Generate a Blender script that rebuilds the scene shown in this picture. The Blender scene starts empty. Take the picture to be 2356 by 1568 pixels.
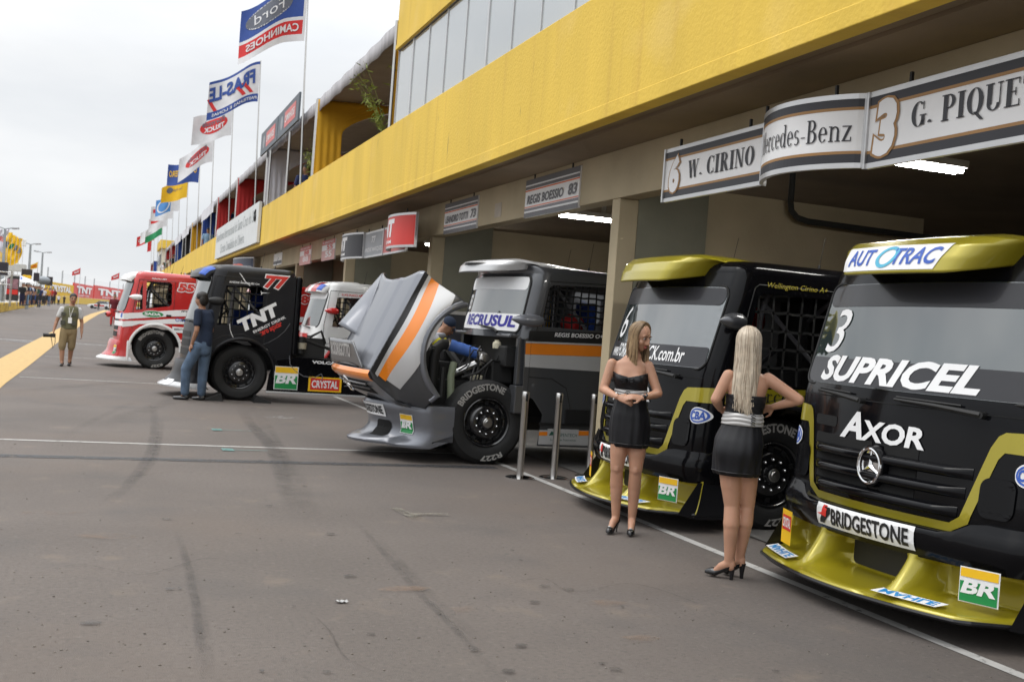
import bpy, bmesh, math, random
from math import sin, cos, pi, radians, atan2, hypot, sqrt
from mathutils import Vector as V, Matrix
from mathutils.geometry import tessellate_polygon
random.seed(7)
S = bpy.context.scene
COL = S.collection
# ---------------- camera
F_PX, CX, CY, CAM_H = 2500.0, 1178.0, 784.0, 1.58
def _n(v): return V(v).normalized()
_Y = _n((225 - CX, 690 - CY, F_PX)); _up = _Y.cross(V((1, .075, 0))).normalized()
if _up.y > 0: _up = -_up
_X = _Y.cross(_up)
cam = bpy.data.cameras.new('camera'); co = bpy.data.objects.new('camera', cam); COL.objects.link(co)
cam.sensor_width = 36; cam.lens = F_PX / 2356 * 36; cam.clip_start = .05; cam.clip_end = 5000
_r, _d, _f = (V((_X[i], _Y[i], _up[i])) for i in range(3))
co.matrix_world = Matrix(((_r.x, -_d.x, -_f.x, 0), (_r.y, -_d.y, -_f.y, 0), (_r.z, -_d.z, -_f.z, CAM_H), (0, 0, 0, 1)))
cam.dof.use_dof = True; cam.dof.focus_distance = 7.8; cam.dof.aperture_fstop = 5.0
S.camera = co
def at(px, py, Y=None, z=None, X=None):
    """photo position (2356 px wide) -> world point on the plane Y=, z= or X="""
    v = (px - CX, py - CY, F_PX)
    d = V((_X.dot(V(v)), _Y.dot(V(v)), _up.dot(V(v))))
    t = Y / d.y if Y is not None else ((z - CAM_H) / d.z if z is not None else X / d.x)
    return V((d.x * t, d.y * t, d.z * t + CAM_H))
# ---------------- sky and sun
SUN_EL, SUN_AZ = radians(58), radians(-75)      # azimuth measured from +Y towards +X
W = bpy.data.worlds.new("World"); S.world = W; W.use_nodes = True
nt = W.node_tree; N = nt.nodes; Lk = nt.links; N.clear()
def wn(t, **k):
    n = N.new(t)
    for a, b in k.items(): setattr(n, a, b)
    return n
out = wn('ShaderNodeOutputWorld'); bg = wn('ShaderNodeBackground'); bg.inputs[1].default_value = .1
sky = wn('ShaderNodeTexSky', sky_type='NISHITA', sun_disc=False, sun_elevation=SUN_EL, sun_rotation=SUN_AZ)
tc = wn('ShaderNodeTexCoord'); mp = wn('ShaderNodeMapping'); mp.inputs['Scale'].default_value = (1, 1, 3.2)
nz = wn('ShaderNodeTexNoise'); nz.inputs['Scale'].default_value = 1.9; nz.inputs['Detail'].default_value = 7; nz.inputs['Roughness'].default_value = .5
cr = wn('ShaderNodeValToRGB'); e = cr.color_ramp.elements
e[0].position = .33; e[0].color = (8.2, 8.6, 9.1, 1); e[1].position = .62; e[1].color = (11.2, 11.3, 11.4, 1)
mx = wn('ShaderNodeMixRGB'); mx.inputs[0].default_value = .95
Lk.new(tc.outputs['Generated'], mp.inputs[0]); Lk.new(mp.outputs[0], nz.inputs['Vector']); Lk.new(nz.outputs[0], cr.inputs[0])
sx = wn('ShaderNodeSeparateXYZ'); mr = wn('ShaderNodeMapRange'); mr.inputs[1].default_value = .2; mr.inputs[2].default_value = 1; mr.inputs[3].default_value = .76; mr.inputs[4].default_value = 2.6
mul = wn('ShaderNodeVectorMath', operation='SCALE')      # an overcast sky is about three times brighter overhead than at the horizon
Lk.new(tc.outputs['Generated'], sx.inputs[0]); Lk.new(sx.outputs[2], mr.inputs[0]); Lk.new(cr.outputs[0], mul.inputs[0]); Lk.new(mr.outputs[0], mul.inputs['Scale'])
Lk.new(sky.outputs[0], mx.inputs[1]); Lk.new(mul.outputs[0], mx.inputs[2]); Lk.new(mx.outputs[0], bg.inputs[0]); Lk.new(bg.outputs[0], out.inputs[0])
sl = bpy.data.lights.new('sun', 'SUN'); sl.energy = .7; sl.angle = radians(25); sl.color = (1, .96, .9)
so = bpy.data.objects.new('sun', sl); COL.objects.link(so); so.location = (0, 0, 60)
so.rotation_euler = V((-sin(SUN_AZ) * cos(SUN_EL), -cos(SUN_AZ) * cos(SUN_EL), -sin(SUN_EL))).to_track_quat('-Z', 'Y').to_euler()
S.view_settings.view_transform = 'Standard'; S.view_settings.look = 'None'; S.view_settings.exposure = .22; S.view_settings.gamma = 1
# ---------------- materials
_mats = {}
def lin(h):
    if not isinstance(h, str): return tuple(h) + (1,)
    c = [int(h[i:i + 2], 16) / 255 for i in (0, 2, 4)]
    return tuple(x / 12.92 if x <= .04045 else ((x + .055) / 1.055) ** 2.4 for x in c) + (1,)
def mat(name, col=(.5, .5, .5), rough=.5, metal=0, coat=0, var=.08, vs=3, bump=0, bs=60, emit=0, spec=.5, streak=None, sheen=0, alpha=None, sss=0):
    """procedural principled material: noise varies the colour by +-var, optional bump, vertical streaks"""
    if name in _mats: return _mats[name]
    m = bpy.data.materials.new(name); m.use_nodes = True; t = m.node_tree; ns = t.nodes; p = ns['Principled BSDF']
    c = lin(col); m.diffuse_color = c
    p.inputs['Roughness'].default_value = rough; p.inputs['Metallic'].default_value = metal
    p.inputs['Coat Weight'].default_value = coat; p.inputs['Coat Roughness'].default_value = .04; p.inputs['Specular IOR Level'].default_value = spec
    if sss: p.inputs['Subsurface Weight'].default_value = sss; p.inputs['Subsurface Radius'].default_value = (.012, .005, .003); p.inputs['Subsurface Scale'].default_value = 1
    if sheen: p.inputs['Sheen Weight'].default_value = sheen
    tcn = ns.new('ShaderNodeTexCoord')
    n1 = ns.new('ShaderNodeTexNoise'); n1.inputs['Scale'].default_value = vs; n1.inputs['Detail'].default_value = 6
    t.links.new(tcn.outputs['Object'], n1.inputs['Vector'])
    if streak:
        mpn = ns.new('ShaderNodeMapping'); mpn.inputs['Scale'].default_value = streak
        t.links.new(tcn.outputs['Object'], mpn.inputs[0]); t.links.new(mpn.outputs[0], n1.inputs['Vector'])
    r = ns.new('ShaderNodeValToRGB'); r.color_ramp.elements[0].position = .3; r.color_ramp.elements[1].position = .7
    r.color_ramp.elements[0].color = tuple(x * (1 - var) for x in c[:3]) + (1,); r.color_ramp.elements[1].color = tuple(min(1, x * (1 + var)) for x in c[:3]) + (1,)
    t.links.new(n1.outputs[0], r.inputs[0]); t.links.new(r.outputs[0], p.inputs['Base Color'])
    if bump:
        n2 = ns.new('ShaderNodeTexNoise'); n2.inputs['Scale'].default_value = bs; n2.inputs['Detail'].default_value = 4
        t.links.new(tcn.outputs['Object'], n2.inputs['Vector'])
        b = ns.new('ShaderNodeBump'); b.inputs['Strength'].default_value = bump; b.inputs['Distance'].default_value = .02
        t.links.new(n2.outputs[0], b.inputs['Height']); t.links.new(b.outputs[0], p.inputs['Normal'])
    if emit: p.inputs['Emission Color'].default_value = c; p.inputs['Emission Strength'].default_value = emit
    if alpha is not None: p.inputs['Alpha'].default_value = alpha
    _mats[name] = m; return m
def worn(name, col, rough=.8, scale=6, lo=.45, hi=.6, amax=1, stretch=(1, 1, 1), fade=False):
    """paint or rubber laid on the ground with worn, see-through patches"""
    m = mat(name, col, rough, var=.12, vs=9); t = m.node_tree; ns = t.nodes; p = ns['Principled BSDF']
    tcn = ns.new('ShaderNodeTexCoord'); mpn = ns.new('ShaderNodeMapping'); mpn.inputs['Scale'].default_value = stretch
    n = ns.new('ShaderNodeTexNoise'); n.inputs['Scale'].default_value = scale; n.inputs['Detail'].default_value = 8; n.inputs['Roughness'].default_value = .65
    r = ns.new('ShaderNodeMapRange'); r.inputs[1].default_value = lo; r.inputs[2].default_value = hi; r.inputs[4].default_value = amax
    t.links.new(tcn.outputs['Object'], mpn.inputs[0]); t.links.new(mpn.outputs[0], n.inputs['Vector']); t.links.new(n.outputs[0], r.inputs[0]); at_ = ns.new('ShaderNodeAttribute'); at_.attribute_name = 'wear'; mu = ns.new('ShaderNodeMath'); mu.operation = 'MULTIPLY'
    if fade: t.links.new(r.outputs[0], mu.inputs[0]); t.links.new(at_.outputs['Fac'], mu.inputs[1]); t.links.new(mu.outputs[0], p.inputs['Alpha'])
    else: t.links.new(r.outputs[0], p.inputs['Alpha'])
    return m
def glass(name, tint=(.03, .04, .04), refl=.35, see=.25):
    """glazing: part mirror, part tinted see-through, part dark"""
    if name in _mats: return _mats[name]
    m = bpy.data.materials.new(name); m.use_nodes = True; t = m.node_tree; ns = t.nodes; ns.clear()
    o = ns.new('ShaderNodeOutputMaterial'); a = ns.new('ShaderNodeMixShader'); b = ns.new('ShaderNodeMixShader')
    g = ns.new('ShaderNodeBsdfGlossy'); g.inputs['Roughness'].default_value = .03; d = ns.new('ShaderNodeBsdfDiffuse'); d.inputs[0].default_value = lin(tint)
    tr = ns.new('ShaderNodeBsdfTransparent'); tr.inputs[0].default_value = (.75, .82, .8, 1); fr = ns.new('ShaderNodeFresnel'); fr.inputs[0].default_value = 1.5
    tcn = ns.new('ShaderNodeTexCoord'); n = ns.new('ShaderNodeTexNoise'); n.inputs['Scale'].default_value = 1.3; bp = ns.new('ShaderNodeBump'); bp.inputs['Strength'].default_value = .06; bp.inputs['Distance'].default_value = .1
    t.links.new(tcn.outputs['Object'], n.inputs['Vector']); t.links.new(n.outputs[0], bp.inputs['Height']); t.links.new(bp.outputs[0], g.inputs['Normal'])
    ad = ns.new('ShaderNodeMath'); ad.operation = 'ADD'; ad.use_clamp = True; ad.inputs[1].default_value = refl
    t.links.new(fr.outputs[0], ad.inputs[0]); t.links.new(ad.outputs[0], b.inputs[0]); t.links.new(a.outputs[0], b.inputs[1]); t.links.new(g.outputs[0], b.inputs[2])
    a.inputs[0].default_value = see; t.links.new(d.outputs[0], a.inputs[1]); t.links.new(tr.outputs[0], a.inputs[2]); t.links.new(b.outputs[0], o.inputs[0])
    _mats[name] = m; return m
# ---------------- mesh builder
class B:
    def __init__(s): s.v = []; s.f = []; s.m = []; s.cur = 0
    def add(s, vs, fs):
        o = len(s.v); s.v += [tuple(p) for p in vs]; s.f += [tuple(i + o for i in f) for f in fs]; s.m += [s.cur] * len(fs); return s
    def box(s, x0, x1, y0, y1, z0, z1):
        return s.add([(x, y, z) for x in (x0, x1) for y in (y0, y1) for z in (z0, z1)], [(0, 1, 3, 2), (4, 6, 7, 5), (0, 4, 5, 1), (2, 3, 7, 6), (0, 2, 6, 4), (1, 5, 7, 3)])
    def obox(s, c, a, b, n):
        c, a, b, n = V(c), V(a), V(b), V(n)
        return s.add([c + a * i + b * j + n * k for i in (-1, 1) for j in (-1, 1) for k in (-1, 1)], [(0, 1, 3, 2), (4, 6, 7, 5), (0, 4, 5, 1), (2, 3, 7, 6), (0, 2, 6, 4), (1, 5, 7, 3)])
    def quad(s, *p): return s.add(p, [tuple(range(len(p)))])
    def loft(s, rings, closed=True, caps=True):
        n = len(rings[0]); vs = [p for r in rings for p in r]; fs = []
        for i in range(len(rings) - 1):
            for j in range(n if closed else n - 1):
                k = (j + 1) % n; fs.append((i * n + j, i * n + k, (i + 1) * n + k, (i + 1) * n + j))
        if caps and closed: fs.append(tuple(range(n))[::-1]); fs.append(tuple((len(rings) - 1) * n + j for j in range(n)))
        return s.add(vs, fs)
    def tube(s, path, r, n=8, caps=True):
        path = [V(p) for p in path]; rs = r if isinstance(r, (list, tuple)) else [r] * len(path); rings = []; u = None
        for i, p in enumerate(path):
            t = (path[min(i + 1, len(path) - 1)] - path[max(i - 1, 0)]).normalized()
            if u is None: u = t.cross(V((0, 0, 1)) if abs(t.z) < .9 else V((1, 0, 0))).normalized()
            else: u = (u - t * u.dot(t)).normalized()
            w = t.cross(u); rings.append([p + (u * cos(a) + w * sin(a)) * rs[i] for a in (2 * pi * k / n for k in range(n))])
        return s.loft(rings, True, caps)
    def cap(s, p0, p1, r0, r1, n=12, fl=None):
        """closed tapered capsule; fl=(dir, factor) flattens the section along dir"""
        p0, p1 = V(p0), V(p1); t = (p1 - p0); L = t.length; t = t / L if L > 1e-6 else V((0, 0, 1))
        u = t.cross(V((0, 0, 1)) if abs(t.z) < .9 else V((1, 0, 0))).normalized(); w = t.cross(u)
        rings = []
        for k in range(5): a = -pi / 2 + pi / 2 * (k + .35) / 5.35; rings.append((p0 + t * r0 * sin(a), r0 * cos(a)))
        for k in range(1, 4): q = k / 4; rings.append((p0.lerp(p1, q), r0 + (r1 - r0) * q))
        for k in range(5): a = pi / 2 * k / 5.35; rings.append((p1 + t * r1 * sin(a), r1 * cos(a)))
        R = []
        for c, r in rings:
            ring = []
            for k in range(n):
                a = 2 * pi * k / n; o = (u * cos(a) + w * sin(a)) * r
                if fl: fd = V(fl[0]); o = o - fd * o.dot(fd) * (1 - fl[1])
                ring.append(c + o)
            R.append(ring)
        return s.loft(R)
    def ell(s, c, a, b, d, n=16, m=10):
        """ellipsoid with half axes given as vectors"""
        c, a, b, d = V(c), V(a), V(b), V(d); R = []
        for i in range(m):
            t = -pi / 2 + pi * (i + .25) / (m - .5); R.append([c + d * sin(t) + (a * cos(q) + b * sin(q)) * cos(t) for q in (2 * pi * k / n for k in range(n))])
        return s.loft(R)
    def grid(s, fn, nu, nv):
        return s.add([fn(i / nu, j / nv) for i in range(nu + 1) for j in range(nv + 1)], [(i * (nv + 1) + j, (i + 1) * (nv + 1) + j, (i + 1) * (nv + 1) + j + 1, i * (nv + 1) + j + 1) for i in range(nu) for j in range(nv)])
    def lathe(s, prof, o, ax, n=32):
        """profile [(along axis, radius)] turned about ax through o"""
        o, ax = V(o), V(ax).normalized(); u = ax.cross(V((0, 0, 1)) if abs(ax.z) < .9 else V((1, 0, 0))).normalized(); w = ax.cross(u)
        return s.loft([[o + ax * h + (u * cos(a) + w * sin(a)) * r for a in (2 * pi * k / n for k in range(n))] for h, r in prof], True, True)
    def flat(s, loops, fn, mx=None, thick=0):
        """fill 2-D loops (first outer, rest holes), cut edges longer than mx, map (u,v) through fn"""
        pts = [V((p[0], p[1], 0)) for l in loops for p in l]
        tri = tessellate_polygon([[V((p[0], p[1], 0)) for p in l] for l in loops])
        return s.tri2(pts, tri, fn, mx)
    def tri2(s, pts, tri, fn, mx=None):
        if mx:
            bm = bmesh.new(); vv = [bm.verts.new(p) for p in pts]
            for t in tri:
                try: bm.faces.new([vv[i] for i in t])
                except ValueError: pass
            for _ in range(7):
                ed = [x for x in bm.edges if x.calc_length() > mx]
                if not ed: break
                bmesh.ops.subdivide_edges(bm, edges=ed, cuts=1, use_grid_fill=True)
                bmesh.ops.triangulate(bm, faces=[q for q in bm.faces if len(q.verts) > 3])
            bm.verts.index_update(); pts = [v.co.copy() for v in bm.verts]; tri = [[v.index for v in q.verts] for q in bm.faces]; bm.free()
        return s.add([fn(p[0], p[1]) for p in pts], [tuple(t) for t in tri])
    def text(s, txt, fn, bold=0, shear=0, mx=None, box=(0, 1, 0, 1), serif=False, sp=1):
        """write txt so that it fills box=(u0,u1,v0,v1), mapped through fn"""
        pts, tri = (serif2d if serif else text2d)(txt, bold, shear, sp)
        x0 = min(p[0] for p in pts); x1 = max(p[0] for p in pts); y0 = min(p[1] for p in pts); y1 = max(p[1] for p in pts)
        q = [(box[0] + (p[0] - x0) / (x1 - x0) * (box[1] - box[0]), box[2] + (p[1] - y0) / (y1 - y0) * (box[3] - box[2]), 0) for p in pts]
        return s.tri2([V(p) for p in q], tri, fn, mx)
    def obj(s, name, m, parent=None, smooth=False, bev=0, sub=0, ang=35):
        me = bpy.data.meshes.new(name); me.from_pydata(s.v, [], s.f); o = bpy.data.objects.new(name, me); COL.objects.link(o)
        ms = m if isinstance(m, (list, tuple)) else [m]
        for x in ms: me.materials.append(x)
        if len(ms) > 1:
            for p, k in zip(me.polygons, s.m): p.material_index = k
        bm = bmesh.new(); bm.from_mesh(me); bmesh.ops.recalc_face_normals(bm, faces=bm.faces); bm.to_mesh(me); bm.free()
        if smooth:
            for p in me.polygons: p.use_smooth = True
            me.set_sharp_from_angle(angle=radians(ang))
        if bev:
            k = o.modifiers.new('bevel', 'BEVEL'); k.width = bev; k.segments = 2; k.limit_method = 'ANGLE'; k.angle_limit = radians(40)
        if sub:
            k = o.modifiers.new('sub', 'SUBSURF'); k.levels = sub; k.render_levels = sub
        if parent: o.parent = parent
        return o
_tc = {}
def text2d(txt, bold=0, shear=0, sp=1):
    k = (txt, bold, shear, sp)
    if k not in _tc:
        cu = bpy.data.curves.new('txt', 'FONT'); cu.body = txt; cu.offset = bold; cu.shear = shear; cu.resolution_u = 3; cu.space_character = sp
        o = bpy.data.objects.new('txt', cu); COL.objects.link(o); me = o.to_mesh(); me.calc_loop_triangles()
        _tc[k] = ([v.co.copy() for v in me.vertices], [tuple(t.vertices) for t in me.loop_triangles])
        o.to_mesh_clear(); bpy.data.objects.remove(o); bpy.data.curves.remove(cu)
    return _tc[k]
def ring2d(cx, cy, rx, ry, tx, ty, a0=0, a1=360, n=26):
    """arc band: outer ellipse rx,ry, inner thinner by tx (sides) and ty (top)"""
    P = [];
    for k in range(n + 1):
        a = radians(a0 + (a1 - a0) * k / n); P.append((cx + rx * cos(a), cy + ry * sin(a)))
    for k in range(n, -1, -1):
        a = radians(a0 + (a1 - a0) * k / n); P.append((cx + (rx - tx) * cos(a), cy + (ry - ty) * sin(a)))
    return P
def _glyph(c):
    """high-contrast roman capitals and a few small letters: polygons and advance"""
    T, t = .2, .045
    st = lambda x, y0=0, y1=1, w=T: [(x, y0), (x + w, y0), (x + w, y1), (x, y1)]
    sf = lambda x0, x1, y: [(x0, y), (x1, y), (x1, y + t), (x0, y + t)]
    dg = lambda x0, y0, x1, y1, w: [(x0, y0), (x0 + w, y0), (x1 + w, y1), (x1, y1)]
    up = c.isupper()
    if c == 'I': return [st(.08), sf(0, .36, 0), sf(0, .36, 1 - t)], .36
    if c in 'OQ': return [ring2d(.36, .5, .36, .5, T, .03)] + ([dg(.3, .1, .62, -.22, .16)] if c == 'Q' else []), .72
    if c == 'C': return [ring2d(.36, .5, .36, .5, T, .03, 50, 310), st(.57, .62, .97, t), st(.57, .05, .3, t)], .64
    if c == 'G': return [ring2d(.36, .5, .36, .5, T, .03, 50, 330), st(.57, .66, .97, t), st(.5, 0.05, .42, .16), sf(.42, .74, .42)], .74
    if c == 'R': return [st(.08), sf(0, .36, 0), ring2d(.32, .75, .28, .25, T * .8, t, -90, 90), sf(0, .34, 1 - t), sf(.2, .34, .5), dg(.5, 0, .28, .5, .2), sf(.5, .74, 0)], .74
    if c == 'P': return [st(.08), sf(0, .36, 0), ring2d(.32, .73, .3, .27, T * .8, t, -90, 90), sf(0, .34, 1 - t), sf(.2, .34, .46)], .64
    if c == 'B': return [st(.08, w=.14), sf(0, .34, 0), ring2d(.3, .76, .26, .24, .14, t, -90, 90), ring2d(.32, .265, .3, .265, .15, t, -90, 90), sf(0, .32, 1 - t), sf(.2, .32, .5)], .66
    if c == 'N': return [st(.08, w=.06), st(.58, w=.06), dg(.5, 0, .06, 1, .16), sf(0, .24, 0), sf(0, .2, 1 - t), sf(.48, .74, 1 - t)], .74
    if c == 'W': return [dg(.2, 0, .0, 1, .17), dg(.2, 0, .42, 1, .05), dg(.58, 0, .38, 1, .17), dg(.58, 0, .84, 1, .05), sf(-.04, .24, 1 - t), sf(.34, .6, 1 - t), sf(.76, .98, 1 - t)], .98
    if c == 'U': return [st(.08, .25), ring2d(.36, .27, .28, .27, .14, t, 180, 360), st(.6, .25, 1, .05), sf(0, .36, 1 - t), sf(.5, .74, 1 - t)], .74
    if c == 'E': return [st(.08), sf(0, .62, 0), sf(0, .6, 1 - t), sf(.2, .46, .5), st(.57, .0, .24, t), st(.55, .78, 1, t), st(.42, .38, .66, t)], .64
    if c == 'T': return [st(.25), sf(.15, .55, 0), sf(0, .7, 1 - t), st(0, .72, 1, t), st(.66, .72, 1, t)], .7
    if c == 'M': return [st(.1, w=.05), st(.7, w=.14), dg(.4, 0, .08, 1, .12), dg(.4, 0, .74, 1, .05), sf(0, .24, 0), sf(.6, .94, 0), sf(0, .2, 1 - t), sf(.72, .94, 1 - t)], .94
    if c == '.': return [ring2d(.1, .1, .1, .1, .1, .1)], .2
    if c == '-': return [sf(.02, .3, .26)], .32
    if c == ' ': return [], .3
    w = .12
    if c == 'e': return [ring2d(.24, .33, .24, .33, w, .03, 0, 320), sf(.08, .46, .33)], .48
    if c == 'c': return [ring2d(.24, .33, .24, .33, w, .03, 40, 320)], .44
    if c == 'd': return [ring2d(.24, .33, .24, .33, w, .03), st(.38, 0, 1, .11), sf(.28, .45, 1 - t), sf(.4, .58, 0)], .58
    if c == 'r': return [st(.08, 0, .66, .11), sf(0, .3, 0), sf(0, .12, .62), ring2d(.3, .42, .14, .24, .1, .05, 30, 150)], .42
    if c == 's': return [ring2d(.2, .48, .18, .18, .1, .04, 40, 270), ring2d(.2, .18, .2, .18, .11, .04, -140, 90)], .42
    if c == 'n': return [st(.08, 0, .66, .11), st(.42, 0, .45, .11), ring2d(.32, .42, .21, .24, .1, .06, 0, 150), sf(0, .26, 0), sf(.34, .6, 0), sf(0, .12, .62)], .6
    if c == 'z': return [sf(0, .42, 0), sf(0, .42, .66 - t), dg(0, 0, .3, .66, .13), st(.38, 0, .18, t)], .44
    return [st(0)], .3
def serif2d(txt, bold=0, shear=0, sp=1):
    pts = []; tri = []; x = 0
    for c in txt:
        ps, adv = _glyph(c)
        for P in ps:
            o = len(pts); pts += [V((p[0] + x + shear * p[1], p[1], 0)) for p in P]; tri += [tuple(i + o for i in q) for q in tessellate_polygon([[V((p[0], p[1], 0)) for p in P]])]
        x += adv + .08 * sp
    return pts, tri
# ---------------- scene objects
def tag(o, label=None, cat=None, group=None, kind=None):
    if label: o['label'] = label
    if cat: o['category'] = cat
    if group: o['group'] = group
    if kind: o['kind'] = kind
    return o
def thing(name, label, cat, loc=(0, 0, 0), rz=0, group=None):
    o = bpy.data.objects.new(name, None); COL.objects.link(o); o.location = loc; o.rotation_euler = (0, 0, rz); o.empty_display_size = .2
    return tag(o, label, cat, group)
def sub_tree(o, parent=None):
    c = o.copy(); COL.objects.link(c); c.parent = parent
    for ch in list(o.children): sub_tree(ch, c)
    return c
def rect(u0, u1, v0, v1): return [(u0, v0), (u1, v0), (u1, v1), (u0, v1)]
def rrect(u0, u1, v0, v1, r, n=5):
    P = []
    for cx, cy, a in ((u1 - r, v1 - r, 0), (u0 + r, v1 - r, 90), (u0 + r, v0 + r, 180), (u1 - r, v0 + r, 270)):
        P += [(cx + r * cos(radians(a + 90 * k / n)), cy + r * sin(radians(a + 90 * k / n))) for k in range(n + 1)]
    return P
def oval(cx, cy, rx, ry, n=32, a0=0, a1=360): return [(cx + rx * cos(radians(a0 + (a1 - a0) * k / n)), cy + ry * sin(radians(a0 + (a1 - a0) * k / n))) for k in range(n)]
# ================= ground
def ground_mat():
    m = mat('asphalt', (.118, .100, .089), .85, var=.13, vs=.55, bump=.35, bs=160); t = m.node_tree; ns = t.nodes; p = ns['Principled BSDF']; r = p.inputs['Base Color'].links[0].from_socket
    tcn = ns.new('ShaderNodeTexCoord'); prev = r
    for sc, lo, hi, col, f in ((38, .5, .74, (.06, .053, .05, 1), .55), (24, .56, .78, (.2, .18, .16, 1), .35), (.35, .5, .7, (.135, .105, .085, 1), .6), (.9, .56, .75, (.075, .07, .068, 1), .55), (2.2, .62, .72, (.2, .155, .115, 1), .35), (190, .58, .72, (.045, .042, .04, 1), .5), (170, .66, .78, (.36, .33, .3, 1), .5), (14, .68, .74, (.05, .047, .045, 1), .45)):
        n = ns.new('ShaderNodeTexNoise'); n.inputs['Scale'].default_value = sc; n.inputs['Detail'].default_value = 5; t.links.new(tcn.outputs['Object'], n.inputs['Vector'])
        k = ns.new('ShaderNodeMapRange'); k.inputs[1].default_value = lo; k.inputs[2].default_value = hi; k.inputs[4].default_value = f; t.links.new(n.outputs[0], k.inputs[0])
        x = ns.new('ShaderNodeMixRGB'); x.inputs[2].default_value = col; t.links.new(k.outputs[0], x.inputs[0]); t.links.new(prev, x.inputs[1]); prev = x.outputs[0]
    t.links.new(prev, p.inputs['Base Color']); return m
GM = ground_mat()
b = B(); b.quad((-900, -60, 0), (900, -60, 0), (900, 1500, 0), (-900, 1500, 0)); tag(b.obj('ground', GM), kind='structure')
def paint(name, m, pts, z=.004):
    b = B(); b.flat([pts], lambda u, v: (u, v, z)); return tag(b.obj(name, m), kind='structure')
def strip(path, w, z, name, m, fade=False):
    """flat ribbon along a ground path; fade = thinner rubber towards its edges and ends"""
    b = B(); A = []; K = (-1, -.55, 0, .55, 1) if fade else (-1, 1)
    for i, p in enumerate(path):
        q = V(path[min(i + 1, len(path) - 1)]) - V(path[max(i - 1, 0)]); n = V((-q.y, q.x)).normalized() * (w[i] if isinstance(w, list) else w) / 2
        e = min(1, i / 12, (len(path) - 1 - i) / 12); b.v += [(p[0] + n.x * k, p[1] + n.y * k, z) for k in K]; A += [e * (1 - k * k) ** .7 for k in K]
    N_ = len(K); b.f = [(i * N_ + k, i * N_ + k + 1, (i + 1) * N_ + k + 1, (i + 1) * N_ + k) for i in range(len(path) - 1) for k in range(N_ - 1)]; b.m = [0] * len(b.f)
    o = b.obj(name, m)
    if fade: o.data.attributes.new('wear', 'FLOAT', 'POINT').data.foreach_set('value', A)
    return tag(o, kind='structure')
white = worn('worn_white_paint', (.43, .42, .4), .7, 11, .3, .42)
whitef = worn('faded_white_paint', (.4, .39, .38), .75, 9, .38, .6, .8)
yellowp = worn('worn_yellow_paint', (.45, .295, .105), .7, 5, .2, .36)
rubber = worn('tyre_rubber', (.05, .05, .052), .8, 5, .3, .75, .42, (1, 1, 1), fade=True)
rubberf = worn('faint_tyre_rubber', (.05, .048, .047), .8, 4, .34, .75, .26, fade=True)
strip([(4.58, y) for y in range(-4, 70, 2)], .085, .004, 'bay_line', white)
for y, x0, x1, w, m in ((12.9, -3.2, 4.4, .075, white), (22.8, -1.3, 4.5, .07, white), (31.2, -1.2, 3, .07, white), (41, -6.5, 3.5, .55, whitef), (53, -.8, 3.2, .07, whitef), (63, -.6, 3.4, .3, whitef)):
    strip([(x0 + (x1 - x0) * k / 12, y) for k in range(13)], w, .004, 'cross_line', m)
strip([(-6.6 + 4.6 * k / 10, 40.3 - .3 * k / 10) for k in range(11)], 1.4, .005, 'wet_patch', worn('damp_stain', (.3, .3, .31), .3, 1.2, .45, .75, .6))
yb = [(-1.98, 15.5), (-1.8, 17), (-1.8, 21), (-1.72, 27), (-1.6, 40), (-1.35, 60), (-.9, 90), (-.2, 130), (1.4, 190)]
strip(yb, [.78] * len(yb), .006, 'lane_marking', yellowp)
strip([(-4 + k * .7, 11.55 + .012 * k) for k in range(13)], .2, .005, 'tar_seam', worn('tar', (.05, .052, .058), .6, 8, .3, .5, .7))
strip([(-3 + k * .7, 20.9) for k in range(8)], .18, .005, 'tar_seam', rubberf, True)
# marks read off the photo as ground points
def gm(pts, w, m, name='tyre_mark', z=.007):
    P = [at(*p, z=0) for p in pts]; Q = []
    for i in range(len(P) - 1):
        for k in range(10):
            t = k / 10; a, b_, c, d = P[max(i - 1, 0)], P[i], P[i + 1], P[min(i + 2, len(P) - 1)]
            Q.append(.5 * ((2 * b_) + (c - a) * t + (2 * a - 5 * b_ + 4 * c - d) * t * t + (3 * b_ - a - 3 * c + d) * t ** 3))
    Q.append(P[-1]); strip([(q.x, q.y) for q in Q], w * 1.25, z, name, m, True)
gm([(353, 930), (355, 980), (345, 1040), (300, 1110), (240, 1160)], .1, rubber)
gm([(371, 960), (368, 1000), (352, 1060), (310, 1110)], .07, rubber, z=.008)
gm([(551, 932), (575, 975), (618, 1020), (645, 1080), (655, 1150)], .16, rubber)
gm([(578, 932), (600, 985), (640, 1040), (668, 1100), (690, 1160), (705, 1200)], .26, rubberf, z=.008)
gm([(605, 945), (650, 1040), (672, 1100)], .08, rubberf, z=.009)
gm([(405, 1220), (425, 1280), (445, 1370), (458, 1470), (466, 1567)], .05, rubber)
gm([(433, 1250), (452, 1360), (470, 1470), (482, 1567)], .06, rubberf, z=.008)
gm([(810, 1190), (880, 1270), (960, 1360), (1050, 1450), (1150, 1567)], .05, rubber)
gm([(840, 1210), (915, 1290), (1000, 1380), (1130, 1500)], .07, rubberf, z=.008)
gm([(0, 905), (150, 890), (300, 880), (430, 876)], .35, rubberf)
gm([(230, 985), (300, 955), (390, 925), (450, 905)], .3, rubberf, z=.008)
gm([(130, 1015), (230, 960), (320, 920)], .12, rubberf, z=.009)
gm([(900, 990), (840, 1040), (815, 1110)], .3, rubberf)
teal = worn('teal_tape', (.1, .24, .225), .6, 10, .3, .5, .85)
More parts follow.
